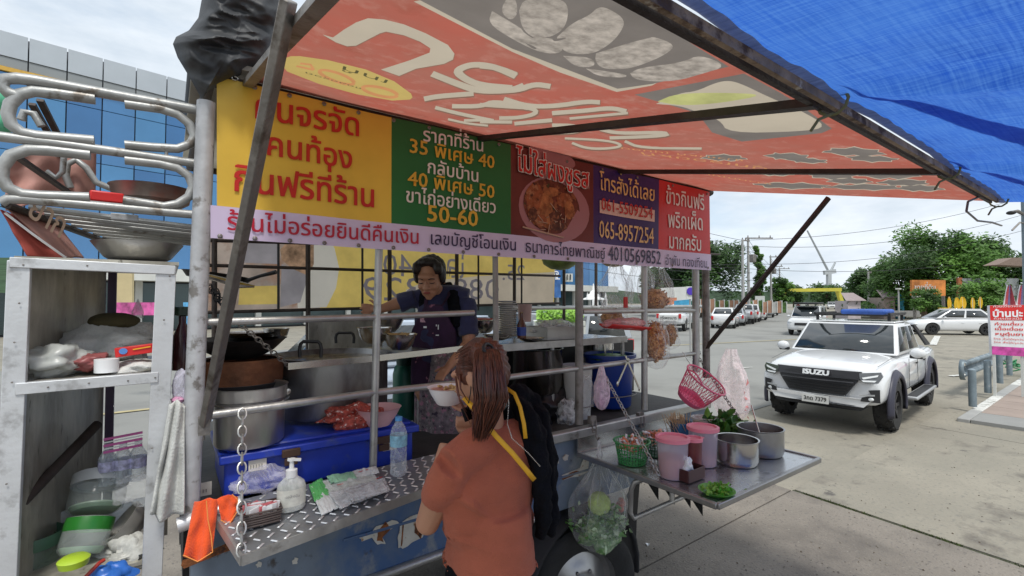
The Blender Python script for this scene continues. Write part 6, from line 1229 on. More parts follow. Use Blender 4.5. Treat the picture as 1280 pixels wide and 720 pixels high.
# baskets of packets
def gbasket(px, py, rpx, hpx, label, mat, seed):
    c, d = tp_(px, py); r, h = S(rpx, d), S(hpx, d); t = thing('green_basket', label, 'basket', c); mb = MB()
    for k in range(30): a = k*2*math.pi/30; mb.bar(c+V((math.cos(a)*r*.78, math.sin(a)*r*.78, .002)), c+V((math.cos(a)*r, math.sin(a)*r, h)), .0045, .0025)
    for j in range(7): f_ = j/6; rr = r*(.78+.22*f_); mb.tube([c+V((math.cos(a)*rr, math.sin(a)*rr, .003+h*f_*.96)) for a in [k*.2618 for k in range(24)]], .0022, 5, closed=True)
    obj('lattice_wall', mb, mat, parent=t, kind='stuff'); mb = MB(); mb.tube([c+V((math.cos(a)*r*1.05, math.sin(a)*r*1.05, h)) for a in [k*.2094 for k in range(30)]], .006, 8, closed=True, flat=.6); obj('rim', mb, mat, parent=t); mb = MB(); mb.lathe([(0, .003), (r*.78, .003)], c, 24); obj('base', mb, mat, parent=t)
    rnd = random.Random(seed); mb = MB(); pk = ['whitep', mk('orange_packet%d' % seed, (.7, .2, .08), .5, 0, .4, 60), mk('peach_packet%d' % seed, (.65, .35, .25), .5)]
    for k in range(90):
        a = rnd.random()*6.28; rr = r*.88*math.sqrt(rnd.random()); q = c+V((math.cos(a)*rr, math.sin(a)*rr, h*rnd.uniform(.6, 1.12))); M2 = Matrix.Rotation(rnd.uniform(-1, 1), 3, 'X') @ Matrix.Rotation(rnd.random()*3, 3, 'Z'); mb.box(q, (.03, .012, .004), M=M2, mi=rnd.randrange(3))
    obj('sauce_packet', mb, pk, parent=t, kind='stuff')
gbasket(790, 578, 21, 27, 'nearest green lattice basket heaped with orange sauce packets', mk('bright_green_basket', (.04, .3, .08), .4), 3)
gbasket(822, 568, 20, 24, 'darker green basket of sauce packets behind the nearest one', mk('dark_green_basket', (.01, .12, .05), .4), 4)
# skewers, pickle jar, herbs
t, c, r_, h_ = tub(852, 548, 14, 22, mk('blue_label_jar', (.05, .2, .4), .4, 0, .6, 12), 'short blue-labelled pot full of wooden skewers at the back of the tray', name='skewer_pot'); rnd = random.Random(9)
mb = MB()
for k in range(70): q = c+V((rnd.gauss(0, r_*.4), rnd.gauss(0, r_*.4), .02)); mb.tube([q, q+V((-.055+rnd.gauss(0, .03), rnd.gauss(0, .02), .13+rnd.gauss(0, .01)))], .0022, 5)
obj('skewer', mb, 'wood', parent=t, kind='stuff')
tub(881, 548, 15, 26, clear('pickle_glass', (.75, .7, .6), .45, 5, .05), 'squat glass jar of pickles before the green herbs', clear('gl', (.7, .7, .65), .6, 3, .05), mk('pickles', (.35, .22, .1), .5, 0, .5, 20), .8, name='pickle_jar')
c, d = tp_(905, 552); t = thing('herb_bunch', 'bunch of fresh green basil at the back of the steel tray', 'herbs', c); leafheap(t, c+Z*.06, (.16, .1, .06), 260, .07, .02, G3, 7, up=.5); leafheap(t, c+V((.1, .02, .05)), (.1, .08, .05), 140, .07, .018, G3, 8, up=.3)
mb = MB(); rnd = random.Random(3)
for k in range(26): q = c+V((rnd.gauss(0, .06), rnd.gauss(0, .04), 0)); mb.tube([q, q+V((rnd.gauss(0, .04), rnd.gauss(0, .03), .1))], .002, 5)
obj('stems', mb, 'leaf', parent=t, kind='stuff')
# two steel pots
def pot(px, py, rpx, hpx, label, fillm, sq=(1, 1), ladle=False, mat='steel'):
    c, d = tp_(px, py); r, h = S(rpx, d), S(hpx, d); t = thing('steel_pot', label, 'pot', c); mb = MB(); mb.lathe([(0, 0), (r*.9, 0), (r*.97, .012), (r, h*.2), (r, h*.95), (r*1.05, h*.98), (r*1.05, h), (r*.97, h*.99), (r*.95, .02), (0, .01)], c, 40, sq=sq); obj('pot_body', mb, mat, parent=t)
    mb = MB(); mb.lathe([(r*.95, h*.55), (0, h*.56)], c, 30, sq=sq); obj('contents', mb, fillm, parent=t)
    mb = MB(); mb.tube([c+V((r*1.0, -.03, h*.85)), c+V((r*1.12, -.03, h*.85)), c+V((r*1.12, .03, h*.85)), c+V((r*1.0, .03, h*.85))], .006, 8); obj('handle', mb, 'black', parent=t)
    if ladle: mb = MB(); mb.ball(c+V((-.02, -.02, h*.6)), (.03, .03, .015)); mb.tube([c+V((0, 0, h*.6)), c+V((.1, .08, h*1.1)), c+V((.13, .12, h*1.6))], .004, 8); obj('ladle', mb, 'steel', parent=t)
    return t
pot(921, 578, 25, 30, 'bright steel pot in front on the steel tray', mk('dark_sauce2', (.08, .03, .015), .2, 0, .4, 20)); pot(951, 566, 26, 32, 'wider steel pot with a ladle at the far right of the tray', mk('thick_stew', (.28, .2, .14), .5, 0, .5, 20, .4, 40), ladle=True, mat='steeld')
# vegetable bag on the hook
hkp = onY(745, 545, 2.03); mb = MB(); mb.tube([hkp+V((0, .05, .03)), hkp+V((0, .0, .035)), hkp, hkp+V((0, -.015, -.02)), hkp+V((0, -.03, .0))], .006, 8); obj('bag_hook', mb, 'strut', parent=tk)
vbm = clear('streaky_bag', (.95, .97, 1), .1, 14, .06, .16)
t, a, b, w_, H = hbag(749, 550, 690, 72, 1.98, vbm, 'clear bag of cabbage and green vegetables hanging from the truck side by the wheel', seed=15, neck=.05, name='vegetable_bag', pw=2.3)
mb = MB(); q = onY(749, 629, 1.98)
for k in range(60):
    rnd = random.Random(k); dv = V((rnd.gauss(0, 1), rnd.gauss(0, 1), rnd.gauss(0, 1))).normalized(); u_ = dv.orthogonal().normalized(); v_ = dv.cross(u_); r2_ = .064; mb.add([q+dv*r2_*.95+(u_*math.cos(x)+v_*math.sin(x))*.03-dv*.008*abs(math.cos(x*1.5)) for x in [j*1.047 for j in range(6)]]+[q+dv*r2_*1.05], [(j, (j+1) % 6, 6) for j in range(6)])
mb.ball(q, .064); obj('cabbage', mb, 'lettuce', label='pale green cabbage at the top of the vegetable bag', cat='cabbage', ang=1)
crumple('packed_greens', onY(752, 664, 1.98), (.27, .2, .2), mk('packed_green', (.12, .25, .08), .5, 0, .5, 40, .6, 60, dirt=[((.34, .46, .26), .55, 30, .04)]), None, None, .3, 18, 61, parent=t)
leafheap(t, onY(752, 662, 1.98), (.13, .1, .09), 900, .045, .010, ['leaf', mk('pale_stalk', (.42, .55, .36), .45, 0, .4, 20), mk('mid_veg', (.14, .28, .1), .5, 0, .3, 20)], 12, up=0, name='greens')
leafheap(t, onY(754, 657, 1.98), (.085, .07, .03), 200, .06, .014, ['leaf', mk('pale_stalk2', (.46, .58, .4), .45, 0, .4, 20)], 13, up=0, name='greens')
t, a, b, w_, H = hbag(776, 585, 640, 30, 2.02, 'clearb', 'small clear bag of red tomatoes beside the vegetable bag', seed=17, neck=.3)
mb = MB(); rnd = random.Random(1)
for k in range(9): mb.ball(b+V((rnd.gauss(0, .016), rnd.gauss(0, .012), rnd.uniform(.02, .075))), .017, 12, 8)
obj('tomatoes', mb, mk('tomato_red', (.5, .07, .03), .3, 0, .2, 9), parent=t, kind='stuff')
# ------------------------------------------------------------------ beyond the truck
crumple('black_bag', onY(690, 512, 2.5)+Z*.02, (.3, .25, .26), mk('black_bag_plastic', (.015, .015, .017), .35, 0, .4, 9), 'crumpled black bag on the truck floor behind the customer\'s jacket', 'bag', .3, 12, 71)
crumple('dark_sack', onY(660, 520, 2.4), (.3, .22, .2), 'blackc', 'dark cloth heap on the truck floor right behind the customer', 'cloth', .3, 9, 72)
crumple('grey_bag', onY(708, 520, 2.35), (.12, .12, .2), 'milky', 'small grey plastic bag between the black bag and the off-white bucket', 'bag', .3, 12, 73)
t = thing('spirit_house', 'small ornate white spirit house on a pedestal behind the truck', 'spirit house', V((*atd(742, 376, 11).xy, 0))); D = 11
q = atd(742, 393, D); q.z = 0; top = atd(742, 392, D).z; mb = MB(); mb.lathe([(.25, 0), (.25, .2), (.12, .3), (.12, top-.2), (.3, top-.05), (.3, top)], q, 8); obj('pedestal', mb, 'white', parent=t)
qq = V((q.x, q.y, top)); mb = MB()
for dx, dy in ((-.22, -.2), (.22, -.2), (-.22, .2), (.22, .2), (-.08, -.2), (.08, -.2)): mb.tube([qq+V((dx, dy, 0)), qq+V((dx, dy, .33))], .022, 8)
obj('columns', mb, 'white', parent=t, kind='stuff'); mb = MB(); mb.box(qq+Z*.02, (.55, .5, .04)); mb.lathe([(.34, .32), (.33, .35), (.2, .38), (.19, .44), (.12, .46), (.11, .5), (.04, .54), (.015, .68), (0, .7)], qq, 4)
for dx in (-.3, .3): mb.lathe([(.03, .32), (.015, .42), (0, .5)], qq+V((dx, -.1, 0)), 6)
obj('tiered_roof', mb, 'white', parent=t, ang=.3); mb = MB(); mb.lathe([(.05, .03), (.05, .12), (.02, .16), (.03, .2), (0, .22)], qq, 10); obj('figure', mb, mk('gilt', (.5, .35, .1), .4, .5), parent=t)
t = thing('bushes_low', 'strip of bright lime shrubs behind the truck worktop', 'shrubs', V((*atd(700, 400, 9).xy, 0)), kind=None); rnd = random.Random(2); mb = MB()
for k in range(700): p = atd(rnd.uniform(672, 728), rnd.uniform(387, 402), rnd.uniform(8.6, 9.4)); u = V((rnd.gauss(0, 1), rnd.gauss(0, 1), rnd.gauss(.6, 1))).normalized()*.07; v = u.orthogonal()*.3; mb.add([p-u, p+v, p+u, p-v], [(0, 1, 2, 3)])
obj('foliage', mb, 'lime', parent=t, kind='stuff', smooth=False); p0, p1 = atd(668, 404, 9.2), atd(732, 404, 9.2); mb = MB(); p0.z = p1.z = 0; mb.prism([p0, p1, p1+HF*.7, p0+HF*.7], (0, 0, 1.5)); obj('planter', mb, 'wall', parent=t, smooth=False)
for k, (px, r_) in enumerate(((700, 27), (768, 24))):
    c = onY(px, 338 if k == 0 else 334, 2.9); d = (c-CAM).dot(FW); r_ = S(r_*.85, d); mb = MB(); mb.lathe([(0, 0), (r_*.5, .012), (r_*.9, .05), (r_, .09), (r_*.97, .09), (0, .03)], c, 30); obj('hanging_colander', mb, mk('green_yellow_colander%d' % k, (.14, .2, .05) if k == 0 else (.35, .25, .1), .5, 0, .5, 14), label=('dark green colander hanging inside the truck roof, seen under the banner', 'brownish colander hanging inside the truck roof, right of the green one')[k], cat='colander')
def pxboard(name, pts, d, mat, label, cat, th=.08):
    mb = MB(); mb.prism([atd(a, b, d) for a, b in pts], HF*th); return obj(name, mb, mat, label=label, cat=cat, smooth=False)
o = pxboard('blue_sign', [(693, 372), (701, 372), (701, 322), (693, 322)], 9, mk('cobalt_sign', (.05, .15, .4), .4, 0, .4, 6), 'narrow upright blue and white shop sign seen right of the yellow rear banner', 'sign')
mb = MB(); text(mb, 'หอพัก', atd(700, 350, 8.97), atd(694.5, 325, 8.97), -RT, 1, .02); obj('white_lettering', mb, 'whitep', parent=o, smooth=False)
o = pxboard('street_sign', [(706, 352), (716, 352), (716, 342), (706, 342)], 10, 'wall', 'small white sign with two dark strokes under the banner', 'sign'); mb = MB(); mb.bar(atd(709, 350, 9.97), atd(709, 343, 9.97), .02, .03); mb.bar(atd(713, 350, 9.97), atd(713, 343, 9.97), .02, .03); obj('mark', mb, 'black', parent=o, smooth=False, kind='stuff')
t = thing('round_sign', 'round blue no-parking style sign on a white plate at the far kerb', 'sign', V((*atd(863, 376, 16).xy, 0))); mb = MB(); q = atd(863, 364, 16)
mb.lathe([(0, 0), (.13, 0), (.13, .02), (0, .02)], q-HF*.03, 24, HF.to_track_quat('Z', 'Y').to_matrix()); obj('disc', mb, mk('violet_blue', (.07, .03, .4), .4), parent=t); mb = MB(); mb.prism([atd(858, 374, 16), atd(868, 374, 16), atd(868, 358, 16), atd(858, 358, 16)], HF*.03); obj('plate', mb, 'wall', parent=t, smooth=False); mb = MB(); mb.tube([V((q.x, q.y, 0))+HF*.05, q+HF*.05], .03, 6); obj('post', mb, 'polec', parent=t)
wl2 = thing('roadside_wall', 'long low orange-brown wall with pale pillars along the far side of the road', 'wall', V((*atd(905, 376, 44).xy, 0))); rnd = random.Random(5)
wmat = [mk('brick_orange_wall', (.36, .2, .13), .8, 0, .3, 1), mk('grey_wall', (.4, .4, .38), .8, 0, .15, 1), mk('hedge_green', (.06, .12, .03), .9, 0, .7, 3, .8, 9)]
for k in range(26):
    x_ = 828+k*6.0; m_ = wmat[(0, 0, 1, 0, 2, 0, 2)[k % 7]]; yt = 375.5-rnd.random()*3+k*.12
    mb = MB(); mb.prism([atd(x_, 391, 44), atd(x_+5.3, 391, 44), atd(x_+5.3, yt, 44), atd(x_, yt, 44)], HF*.25); obj('wall_bay', mb, m_, parent=wl2, smooth=False)
    mb = MB(); mb.prism([atd(x_+5.3, 391, 43.9), atd(x_+6, 391, 43.9), atd(x_+6, yt-1, 43.9), atd(x_+5.3, yt-1, 43.9)], HF*.35); obj('pillar', mb, 'wall', parent=wl2, smooth=False)
pxboard('white_fence', [(826, 378), (868, 376), (868, 358), (826, 360)], 38, 'wall', 'white boundary wall seen between the right posts of the truck', 'wall', .3)
o = pxboard('shop_banner', [(843, 384), (864, 384), (864, 374), (843, 376)], 30, mk('teal_banner', (.05, .3, .5), .5, 0, .3, 3), 'blue banner under the round sign beyond the right posts', 'banner')
pxboard('shop_banner', [(828, 381), (846, 380), (846, 372), (828, 372)], 31, mk('orange_banner', (.55, .2, .1), .5, 0, .4, 3), 'orange striped banner beyond the right posts', 'banner')
pxboard('grey_gate', [(944, 386), (956, 386), (956, 370), (944, 370)], 50, mk('pale_gate', (.5, .52, .5), .7, 0, .1, 1), 'pale metal gate at the foot of the power poles', 'gate')
# parked blue and white pickup seen through the kitchen, left; stall posters by the far pavement
for k, (a, b, c_, lab) in enumerate(((139, 200, (.55, .1, .3), 'magenta and white low stall banner seen through the cabinet'), (229, 240, (.1, .35, .7), 'blue and pink poster seen between the cabinet and the corner post'))):
    pxboard('poster', [(a, 394 if k == 0 else 408), (b, 394 if k == 0 else 408), (b, 378), (a, 378)], 9, mk('poster%d' % k, c_, .5, 0, .7, 5), lab, 'poster')
pxboard('shop_wall', [(140, 378), (165, 378), (165, 340), (140, 340)], 14, mk('cream_shopfront', (.55, .45, .25), .7, 0, .1, 2), 'cream shopfront panel seen through the cabinet', 'wall'); pxboard('green_shutter', [(-20, 366), (12, 366), (12, 322), (-20, 322)], 16, mk('green_shutter', (.06, .12, .06), .5, 0, .5, 3, stretch=(.2, .2, 6)), 'dark green louvred shutter at the left edge', 'shutter')
# ================================================================== PEOPLE
def fr(o, x, y, z): return lambda a, b=None, c=None: o+x*a+y*b+z*c
# ---- customer, back to the camera, eating from a bowl
O = atd(617, 560, 1.60); yaw = R(6); bx = V((math.cos(yaw), math.sin(yaw), 0)); by = V((-math.sin(yaw), math.cos(yaw), 0))
P = fr(O, bx, by, Z)
cu = thing('person', 'woman in a terracotta T-shirt with a long ponytail, eating from a white bowl', 'person', O-Z*1.4)
hc = atd(601, 468, 1.615)                       # head centre
hf = (by*.86-bx*.32-Z*.38).normalized(); hr = hf.cross(Z).normalized(); hu = hr.cross(hf); HM = Matrix((hr, hf, hu)).transposed()
def finger(mb, base, d, bend, n, L_, r): # base, first direction, bend axis, bend per joint
    p = V(base); d = V(d).normalized(); pts = [p.copy()]; rs = [r]
    for k, l in enumerate((.45, .3, .25)): p = p+d*L_*l; pts.append(p.copy()); rs.append(r*(.95-.1*k)); d = Matrix.Rotation(n, 3, bend) @ d
    mb.tube(pts, rs, 8); mb.ball(pts[-1], rs[-1]*.98, 8, 6)
def headmesh(mb, c, M, s=1.):
    B = lambda p, r: mb.ball(c+M@(V(p)*s), [q*s for q in r], 20, 14, M)
    B((0, -.015, .03), (.073, .092, .083)); B((0, .03, -.02), (.062, .062, .075)); B((0, .045, -.06), (.045, .045, .042)); B((0, .068, -.092), (.02, .016, .016))
    B((0, .078, .03), (.05, .022, .018)); B((.034, .07, -.025), (.022, .022, .022)); B((-.034, .07, -.025), (.022, .022, .022))
    B((0, .1, -.012), (.011, .014, .02)); B((0, .108, -.026), (.014, .012, .01)); B((0, .088, -.055), (.024, .014, .009))
    for s_ in (-1, 1): B((s_*.074, -.005, -.012), (.009, .02, .03)); B((s_*.015, .1, -.03), (.008, .008, .007))
mb = MB(); headmesh(mb, hc, HM, 1.0)
nb = P(0, .02, .0); mb.tube([nb-Z*.06, nb+Z*.04, hc-hu*.06-hf*.0], [.062, .052, .05], 14)
mb.tube([P(-.17, 0, -.02), P(0, .0, .01), P(.17, 0, -.02)], [.05, .055, .05], 12)
mb.ball(P(0, .04, -.15), (.16, .1, .19)); mb.ball(P(.01, .045, -.34), (.125, .085, .16)); mb.ball(P(.01, .04, -.5), (.15, .1, .13))
shL, elL, wrL = P(-.172, .0, -.03), P(-.165, .145, -.245), P(-.055, .20, -.02)
mb.tube([shL, shL.lerp(elL, .5), elL], [.05, .045, .040], 12); mb.tube([elL, elL.lerp(wrL, .35), wrL], [.040, .038, .025], 12); mb.ball(elL, .041)
wrL = atd(606, 519, 1.80)
shR, elR, wrR = P(.172, .0, -.03), P(.2, .13, -.24), P(.08, .27, -.02)
mb.tube([shR, elR], [.05, .04], 12); mb.tube([elR, wrR], [.04, .025], 12); mb.ball(elR, .041)
bowlc = atd(560, 505, 1.80)                     # bowl base
hd = (bowlc+RT*.03-Z*.006-wrL).normalized(); pc = wrL+hd*.05
mb.tube([wrL, wrL+hd*.03, wrL+hd*.085], [.022, .032, .03], 10, flat=.5)
side = hd.cross(Z).normalized()
for k in range(4): finger(mb, wrL+hd*.08+side*(.03-.02*k)-Z*.002, hd-Z*.02, side, R(10), (.062, .07, .066, .052)[k], .0085)
finger(mb, wrL+hd*.03+side*.03, hd*.5+side*.2+Z*.9, side, R(-14), .058, .0095)
tgt = hc+HM@V((.0, .115, -.05)); hdR = (tgt-wrR).normalized(); mb.tube([wrR, wrR+hdR*.05], [.024, .034], 10, flat=.6); sR = hdR.cross(Z).normalized()
for k in range(4): finger(mb, wrR+hdR*.05+sR*(.025-.017*k), hdR, sR, R(32), .055, .0085)
finger(mb, wrR+hdR*.02-sR*.03, hdR+Z*.4, sR, R(20), .045, .0095)
for s_ in (-1, 1): mb.tube([P(s_*.09, .04, -.52), P(s_*.1, .03, -.95), P(s_*.1, .03, -1.33)], [.085, .06, .045], 12); mb.ball(P(s_*.1, .08, -1.36), (.045, .11, .04))
fused('body', mb, 'skin', cu, .0058, 3, .5)
# T-shirt
mb = MB(); e_ = .012
mb.tube([P(-.175, 0, -.02), P(-.08, -.002, .012), P(0, .0, .016), P(.08, -.002, .012), P(.175, 0, -.02)], [.062, .07, .066, .07, .062], 16)
mb.ball(P(0, .03, -.13), (.185, .122, .21)); mb.ball(P(.01, .045, -.2), (.166, .12, .155)); mb.ball(P(.02, .04, -.27), (.168, .126, .085)); mb.tube([P(.01, .042, -.2), P(.012, .04, -.30), P(.014, .04, -.375), P(.016, .04, -.40)], [.165, .172, .186, .188], 28, flat=.78)
mb.tube([shL+V((.01, 0, .01)), shL.lerp(elL, .3), shL.lerp(elL, .56)], [.062, .06, .058], 16); mb.tube([shR, shR.lerp(elR, .4), shR.lerp(elR, .78)], [.064, .064, .062], 16)
def wrink(co, n, off):
    p = co+off; l = p-O; k = mnoise.noise(V((l.x*5+l.z*4, l.y*5, l.z*16)))*.009*(1+1.3*max(0, min(1, (-.25-l.z)*5)))
    k += .011*math.exp(-((l.z+.27+.25*(l.x+.1))/.014)**2)*max(0, -l.x*6+.3) + .014*math.exp(-((l.z+.13+.9*(l.x+.13))/.014)**2)*math.exp(-((l.x+.12)/.05)**2)
    k -= .010*math.exp(-((l.z+.40-.12*l.x)/.016)**2)+.008*math.exp(-((l.z+.45+.15*l.x)/.015)**2)
    k += .0018*mnoise.noise(V((l.x*22+l.z*14, l.y*14, l.z*30)))
    return co+n*k
fused('t_shirt', mb, 'shirt', cu, .007, 5, .5, wrink)
# trousers
mb = MB(); mb.ball(P(.02, .04, -.43), (.168, .122, .13)); mb.ball(P(.02, .03, -.58), (.195, .15, .15))
for s_ in (-1, 1): mb.tube([P(.02+s_*.085, .04, -.55), P(.01+s_*.1, .03, -.95), P(s_*.1, .03, -1.3)], [.105, .078, .062], 14)
fused('trousers', mb, 'blackc', cu, .01, 3)
mb = MB()
for s_ in (-1, 1): mb.ball(P(s_*.1, .09, -1.365), (.05, .12, .045))
obj('shoes', mb, 'black', parent=cu, kind='stuff')
# hair: close cap, gathered into a ponytail
mb = MB(); mb.ball(hc+HM@V((0, -.024, .036)), (.078, .088, .083), 22, 16, HM); mb.ball(hc+HM@V((0, -.05, .0)), (.066, .056, .072), 16, 12, HM)
for s_ in (-1, 1): mb.ball(hc+HM@V((s_*.062, .008, .024)), (.016, .045, .048), 12, 8, HM)
tie = atd(609, 437, 1.49); mb.ball(tie.lerp(hc+HM@V((0,0,.04)), .35), (.045, .05, .045), 12, 8, HM)
fused('hair_cap', mb, 'hair', cu, .007, 2, .4, lambda co, n, off: co+n*(.0028*math.sin(math.atan2((co+off-tie).dot(hr), (co+off-tie).dot(hu))*38)+.002*mnoise.noise(co*60)))
hm2 = mk('brown_hair_light', (.125, .04, .022), .35, 0, .5, 50, stretch=(1, 1, .1)); hm3 = mk('brown_hair_dark', (.045, .016, .012), .35, 0, .5, 50, stretch=(1, 1, .1))
rnd = random.Random(4); mb = MB(); end = atd(600, 540, 1.47); mid = atd(615, 492, 1.455)
for k in range(620):
    a = rnd.random()*6.28; q = math.sqrt(rnd.random()); ox, oy = math.cos(a)*q, math.sin(a)*q; ez = rnd.uniform(-.03, .06)*(1-q*.0)
    pts = []
    for i in range(11):
        f_ = i/10; base = tie.lerp(mid, min(1, f_*2)) if f_ < .5 else mid.lerp(end+Z*ez, (f_-.5)*2)
        base = base+(-FW*.045*math.sin(math.pi*min(1, f_*1.15))+Z*.03*math.sin(math.pi*min(1, f_*2.2))*max(0, 1-f_*2.2))
        ww = .014+.034*math.sin(math.pi*min(.98, f_*.62+.12))**1.0*(1-.78*f_**2)
        pts.append(base+RT*ox*ww*1.15+FW*oy*ww*.6+RT*.004*math.sin(f_*7+k)+RT*.006*mnoise.noise(V((k*.1, f_*3, 0))))
    mb.tube(pts, [.0021]*9+[.0014, .0005], 4, cap=False, mi=(0, 0, 1, 2)[k % 4])
obj('ponytail', mb, ['hair', hm2, hm3], parent=cu, ang=3)
mb = MB()
for k in range(200):                                 # strands swept back to the tie, loose wisps
    a = R(rnd.uniform(-115, 115)); s0 = hc+HM@V((math.sin(a)*.078, .02*math.cos(a)+rnd.uniform(-.02, .02), .042+.06*math.cos(a))); m_ = hc+HM@V((math.sin(a)*.083, -.03, .038+.084*math.cos(a))); mb.tube([s0.lerp(hc, -.06), m_, tie], [.001, .0016, .0014], 4, cap=False)
for s_, L_ in ((-1, .12), (-1, .16), (1, .06), (-1, .09)): s0 = hc+HM@V((s_*.078, .03+rnd.uniform(-.01, .02), .02)); mb.tube([s0, s0+HM@V((s_*.006, .01, -L_*.5)), s0+HM@V((-s_*.002, .004, -L_))], [.004, .003, .001], 5)
obj('swept_strands', mb, 'hair', parent=cu, kind='stuff', ang=3)
mb = MB(); mb.tube([tie+HM@V((math.cos(a)*.026, -.004, math.sin(a)*.018)) for a in [k*.52 for k in range(12)]], .0055, 6, closed=True); obj('hair_tie', mb, 'black', parent=cu)
# strap, lanyard, mask
def band(name, pts, w_, mat, nrm=None, th=.002):
    mb = MB(); pts = [V(p) for p in pts]; n = len(pts); vs = []
    for i, p in enumerate(pts):
        t_ = (pts[min(i+1, n-1)]-pts[max(0, i-1)]).normalized(); b = t_.cross(p-CAM).normalized()*w_/2; vs += [p-b, p+b]
    mb.add(vs, [(2*i, 2*i+1, 2*i+3, 2*i+2) for i in range(n-1)]); return obj(name, mb, mat, parent=cu, solid=th, ang=3)
band('yellow_strap', [atd(580, 497, 1.57), atd(592, 510, 1.535), atd(604, 526, 1.515), atd(620, 545, 1.50), atd(640, 566, 1.50), atd(660, 590, 1.50), atd(668, 600, 1.52)], .016, 'yellow')
band('yellow_strap', [atd(628, 482, 1.66), atd(643, 492, 1.62), atd(650, 508, 1.60), atd(655, 530, 1.575), atd(657, 548, 1.575)], .013, 'yellow')
mb = MB(); pts = [atd(634, 486, 1.64), atd(636, 505, 1.59), atd(634, 530, 1.54), atd(640, 548, 1.515), atd(660, 566, 1.52), atd(676, 584, 1.56)]
pp = []
for i in range(len(pts)-1): pp += [pts[i].lerp(pts[i+1], k/12) for k in range(12)]
for q in pp: mb.ball(q, .0021, 6, 4)
obj('bead_lanyard', mb, 'steel', parent=cu, kind='stuff')
mb = MB(); mb.grid(lambda u, v: hc+HM@V((math.sin((u-.5)*2.3)*.068, .03+math.cos((u-.5)*2.3)*.078, -.085-.045*v)), 10, 5); obj('face_mask', mb, 'blackc', parent=cu, solid=.003); mb = MB(); mb.tube([hc+HM@V((-.066, .05, -.09)), hc+HM@V((-.08, .01, -.05)), hc+HM@V((-.079, -.01, -.01))], .002, 5); obj('mask_loop', mb, 'black', parent=cu)
# dark jacket slung over her right shoulder
mb = MB(); J = lambda a, b, c: atd(a, b, c)
mb.tube([J(640, 498, 1.72), J(655, 512, 1.66), J(668, 545, 1.62), J(676, 590, 1.61), J(678, 640, 1.62), J(676, 672, 1.63)], [.025, .04, .044, .04, .036, .022], 14)
mb.tube([J(652, 500, 1.78), J(672, 520, 1.76), J(684, 570, 1.72), J(686, 640, 1.70), J(684, 668, 1.70)], [.035, .045, .042, .034, .02], 14); mb.tube([J(640, 492, 1.74), J(652, 490, 1.75), J(665, 502, 1.8)], [.02, .035, .04], 12)
fused('jacket', mb, 'blackc', cu, .009, 2, .5, lambda co, n, off: co+n*(.03*abs(mnoise.noise(V((co.x*18, co.y*18, co.z*5))))-.008+.010*mnoise.noise(co*26)))
# the white bowl in her hand (a thing of its own)
c = bowlc; r_ = S(25.5, 1.80); t = thing('rice_bowl', 'white plastic bowl of food held by the customer', 'bowl', c)
mb = MB(); mb.lathe([(0, 0), (r_*.5, 0), (r_*.56, .004), (r_*.86, r_*.55), (r_*.97, r_*.82), (r_*1.03, r_*.84), (r_*.95, r_*.78), (r_*.8, r_*.45), (0, .01)], c, 40); obj('bowl_body', mb, mk('white_bowl_plastic', (.78, .76, .78), .3, 0, .03, 4), parent=t)
mb = MB(); mb.lathe([(r_*.9, r_*.7), (0, r_*.72)], c, 28); mb2 = MB(); rnd = random.Random(5)
obj('soup', mb, mk('pink_broth', (.5, .22, .18), .3), parent=t)
for k in range(26): q = c+V((rnd.gauss(.02, r_*.3), rnd.gauss(0, r_*.3), r_*.74)); mb2.tube([q, q+V((rnd.gauss(0, .015), rnd.gauss(0, .015), .006))], .004, 5)
obj('noodles', mb2, nood, parent=t, kind='stuff')
mb = MB(); q = atd(557, 628, 1.66); mb.lathe([(.0, 0), (.03, .0), (.034, .05), (.036, .09), (.034, .09), (.028, .005)], q-Z*.03, 20, Matrix.Rotation(R(30), 3, 'Y')); obj('plastic_cup', mb, 'bottle', label='crushed clear plastic cup on the shelf under her left arm', cat='cup')

# ---- vendor, facing the camera, looking down
T = 3.0
ve = thing('person', 'short-haired woman in a navy top and purple apron working inside the truck', 'person', V((*atd(547, 440, T+.1).xy, 1.13)))
vc = atd(538, 347, T); vf = (-HF*.93-RT*.08-Z*.38).normalized(); vr = vf.cross(Z).normalized(); vu = vr.cross(vf); VM = Matrix((vr, vf, vu)).transposed()
VO = atd(550, 369, T+.10); vx, vy = -RT, -HF                  # her right is image-left
Q = lambda a, b, c: VO+RT*a-HF*b+Z*c                          # a: image-right, b: towards camera
mb = MB(); headmesh(mb, vc, VM, 1.13); mb.tube([VO+Z*.0, vc-vu*.07-vf*.02], [.055, .05], 12)
mb.tube([Q(-.15, 0, -.04), Q(.17, 0, -.02)], [.05, .05], 12); mb.ball(Q(0, .0, -.2), (.15, .1, .2)); mb.ball(Q(0, 0, -.42), (.14, .1, .18)); mb.ball(Q(0, 0, -.6), (.17, .12, .14))
s1, e1, w1 = Q(-.155, .03, -.02), atd(495, 380, 3.05), atd(474, 387, 2.98)
mb.tube([s1, e1], [.05, .04], 12); mb.ball(e1, .04); mb.tube([e1, w1], [.038, .026], 10); hd = (atd(455, 386, 2.93)-w1).normalized(); mb.tube([w1, w1+hd*.05], [.026, .036], 10, flat=.55); sd_ = hd.cross(Z).normalized()
for k in range(4): finger(mb, w1+hd*.05+Z*(.022-.016*k)+sd_*.0, hd+Z*(.15-.12*k), sd_, R(-8), (.06, .068, .064, .05)[k], .0095)
finger(mb, w1+hd*.02+Z*.03, hd*.7+Z*.6, sd_, R(-10), .05, .0105)
s2, e2, w2 = Q(.17, .02, -.03), Q(.2, .1, -.3), Q(.1, .3, -.42)
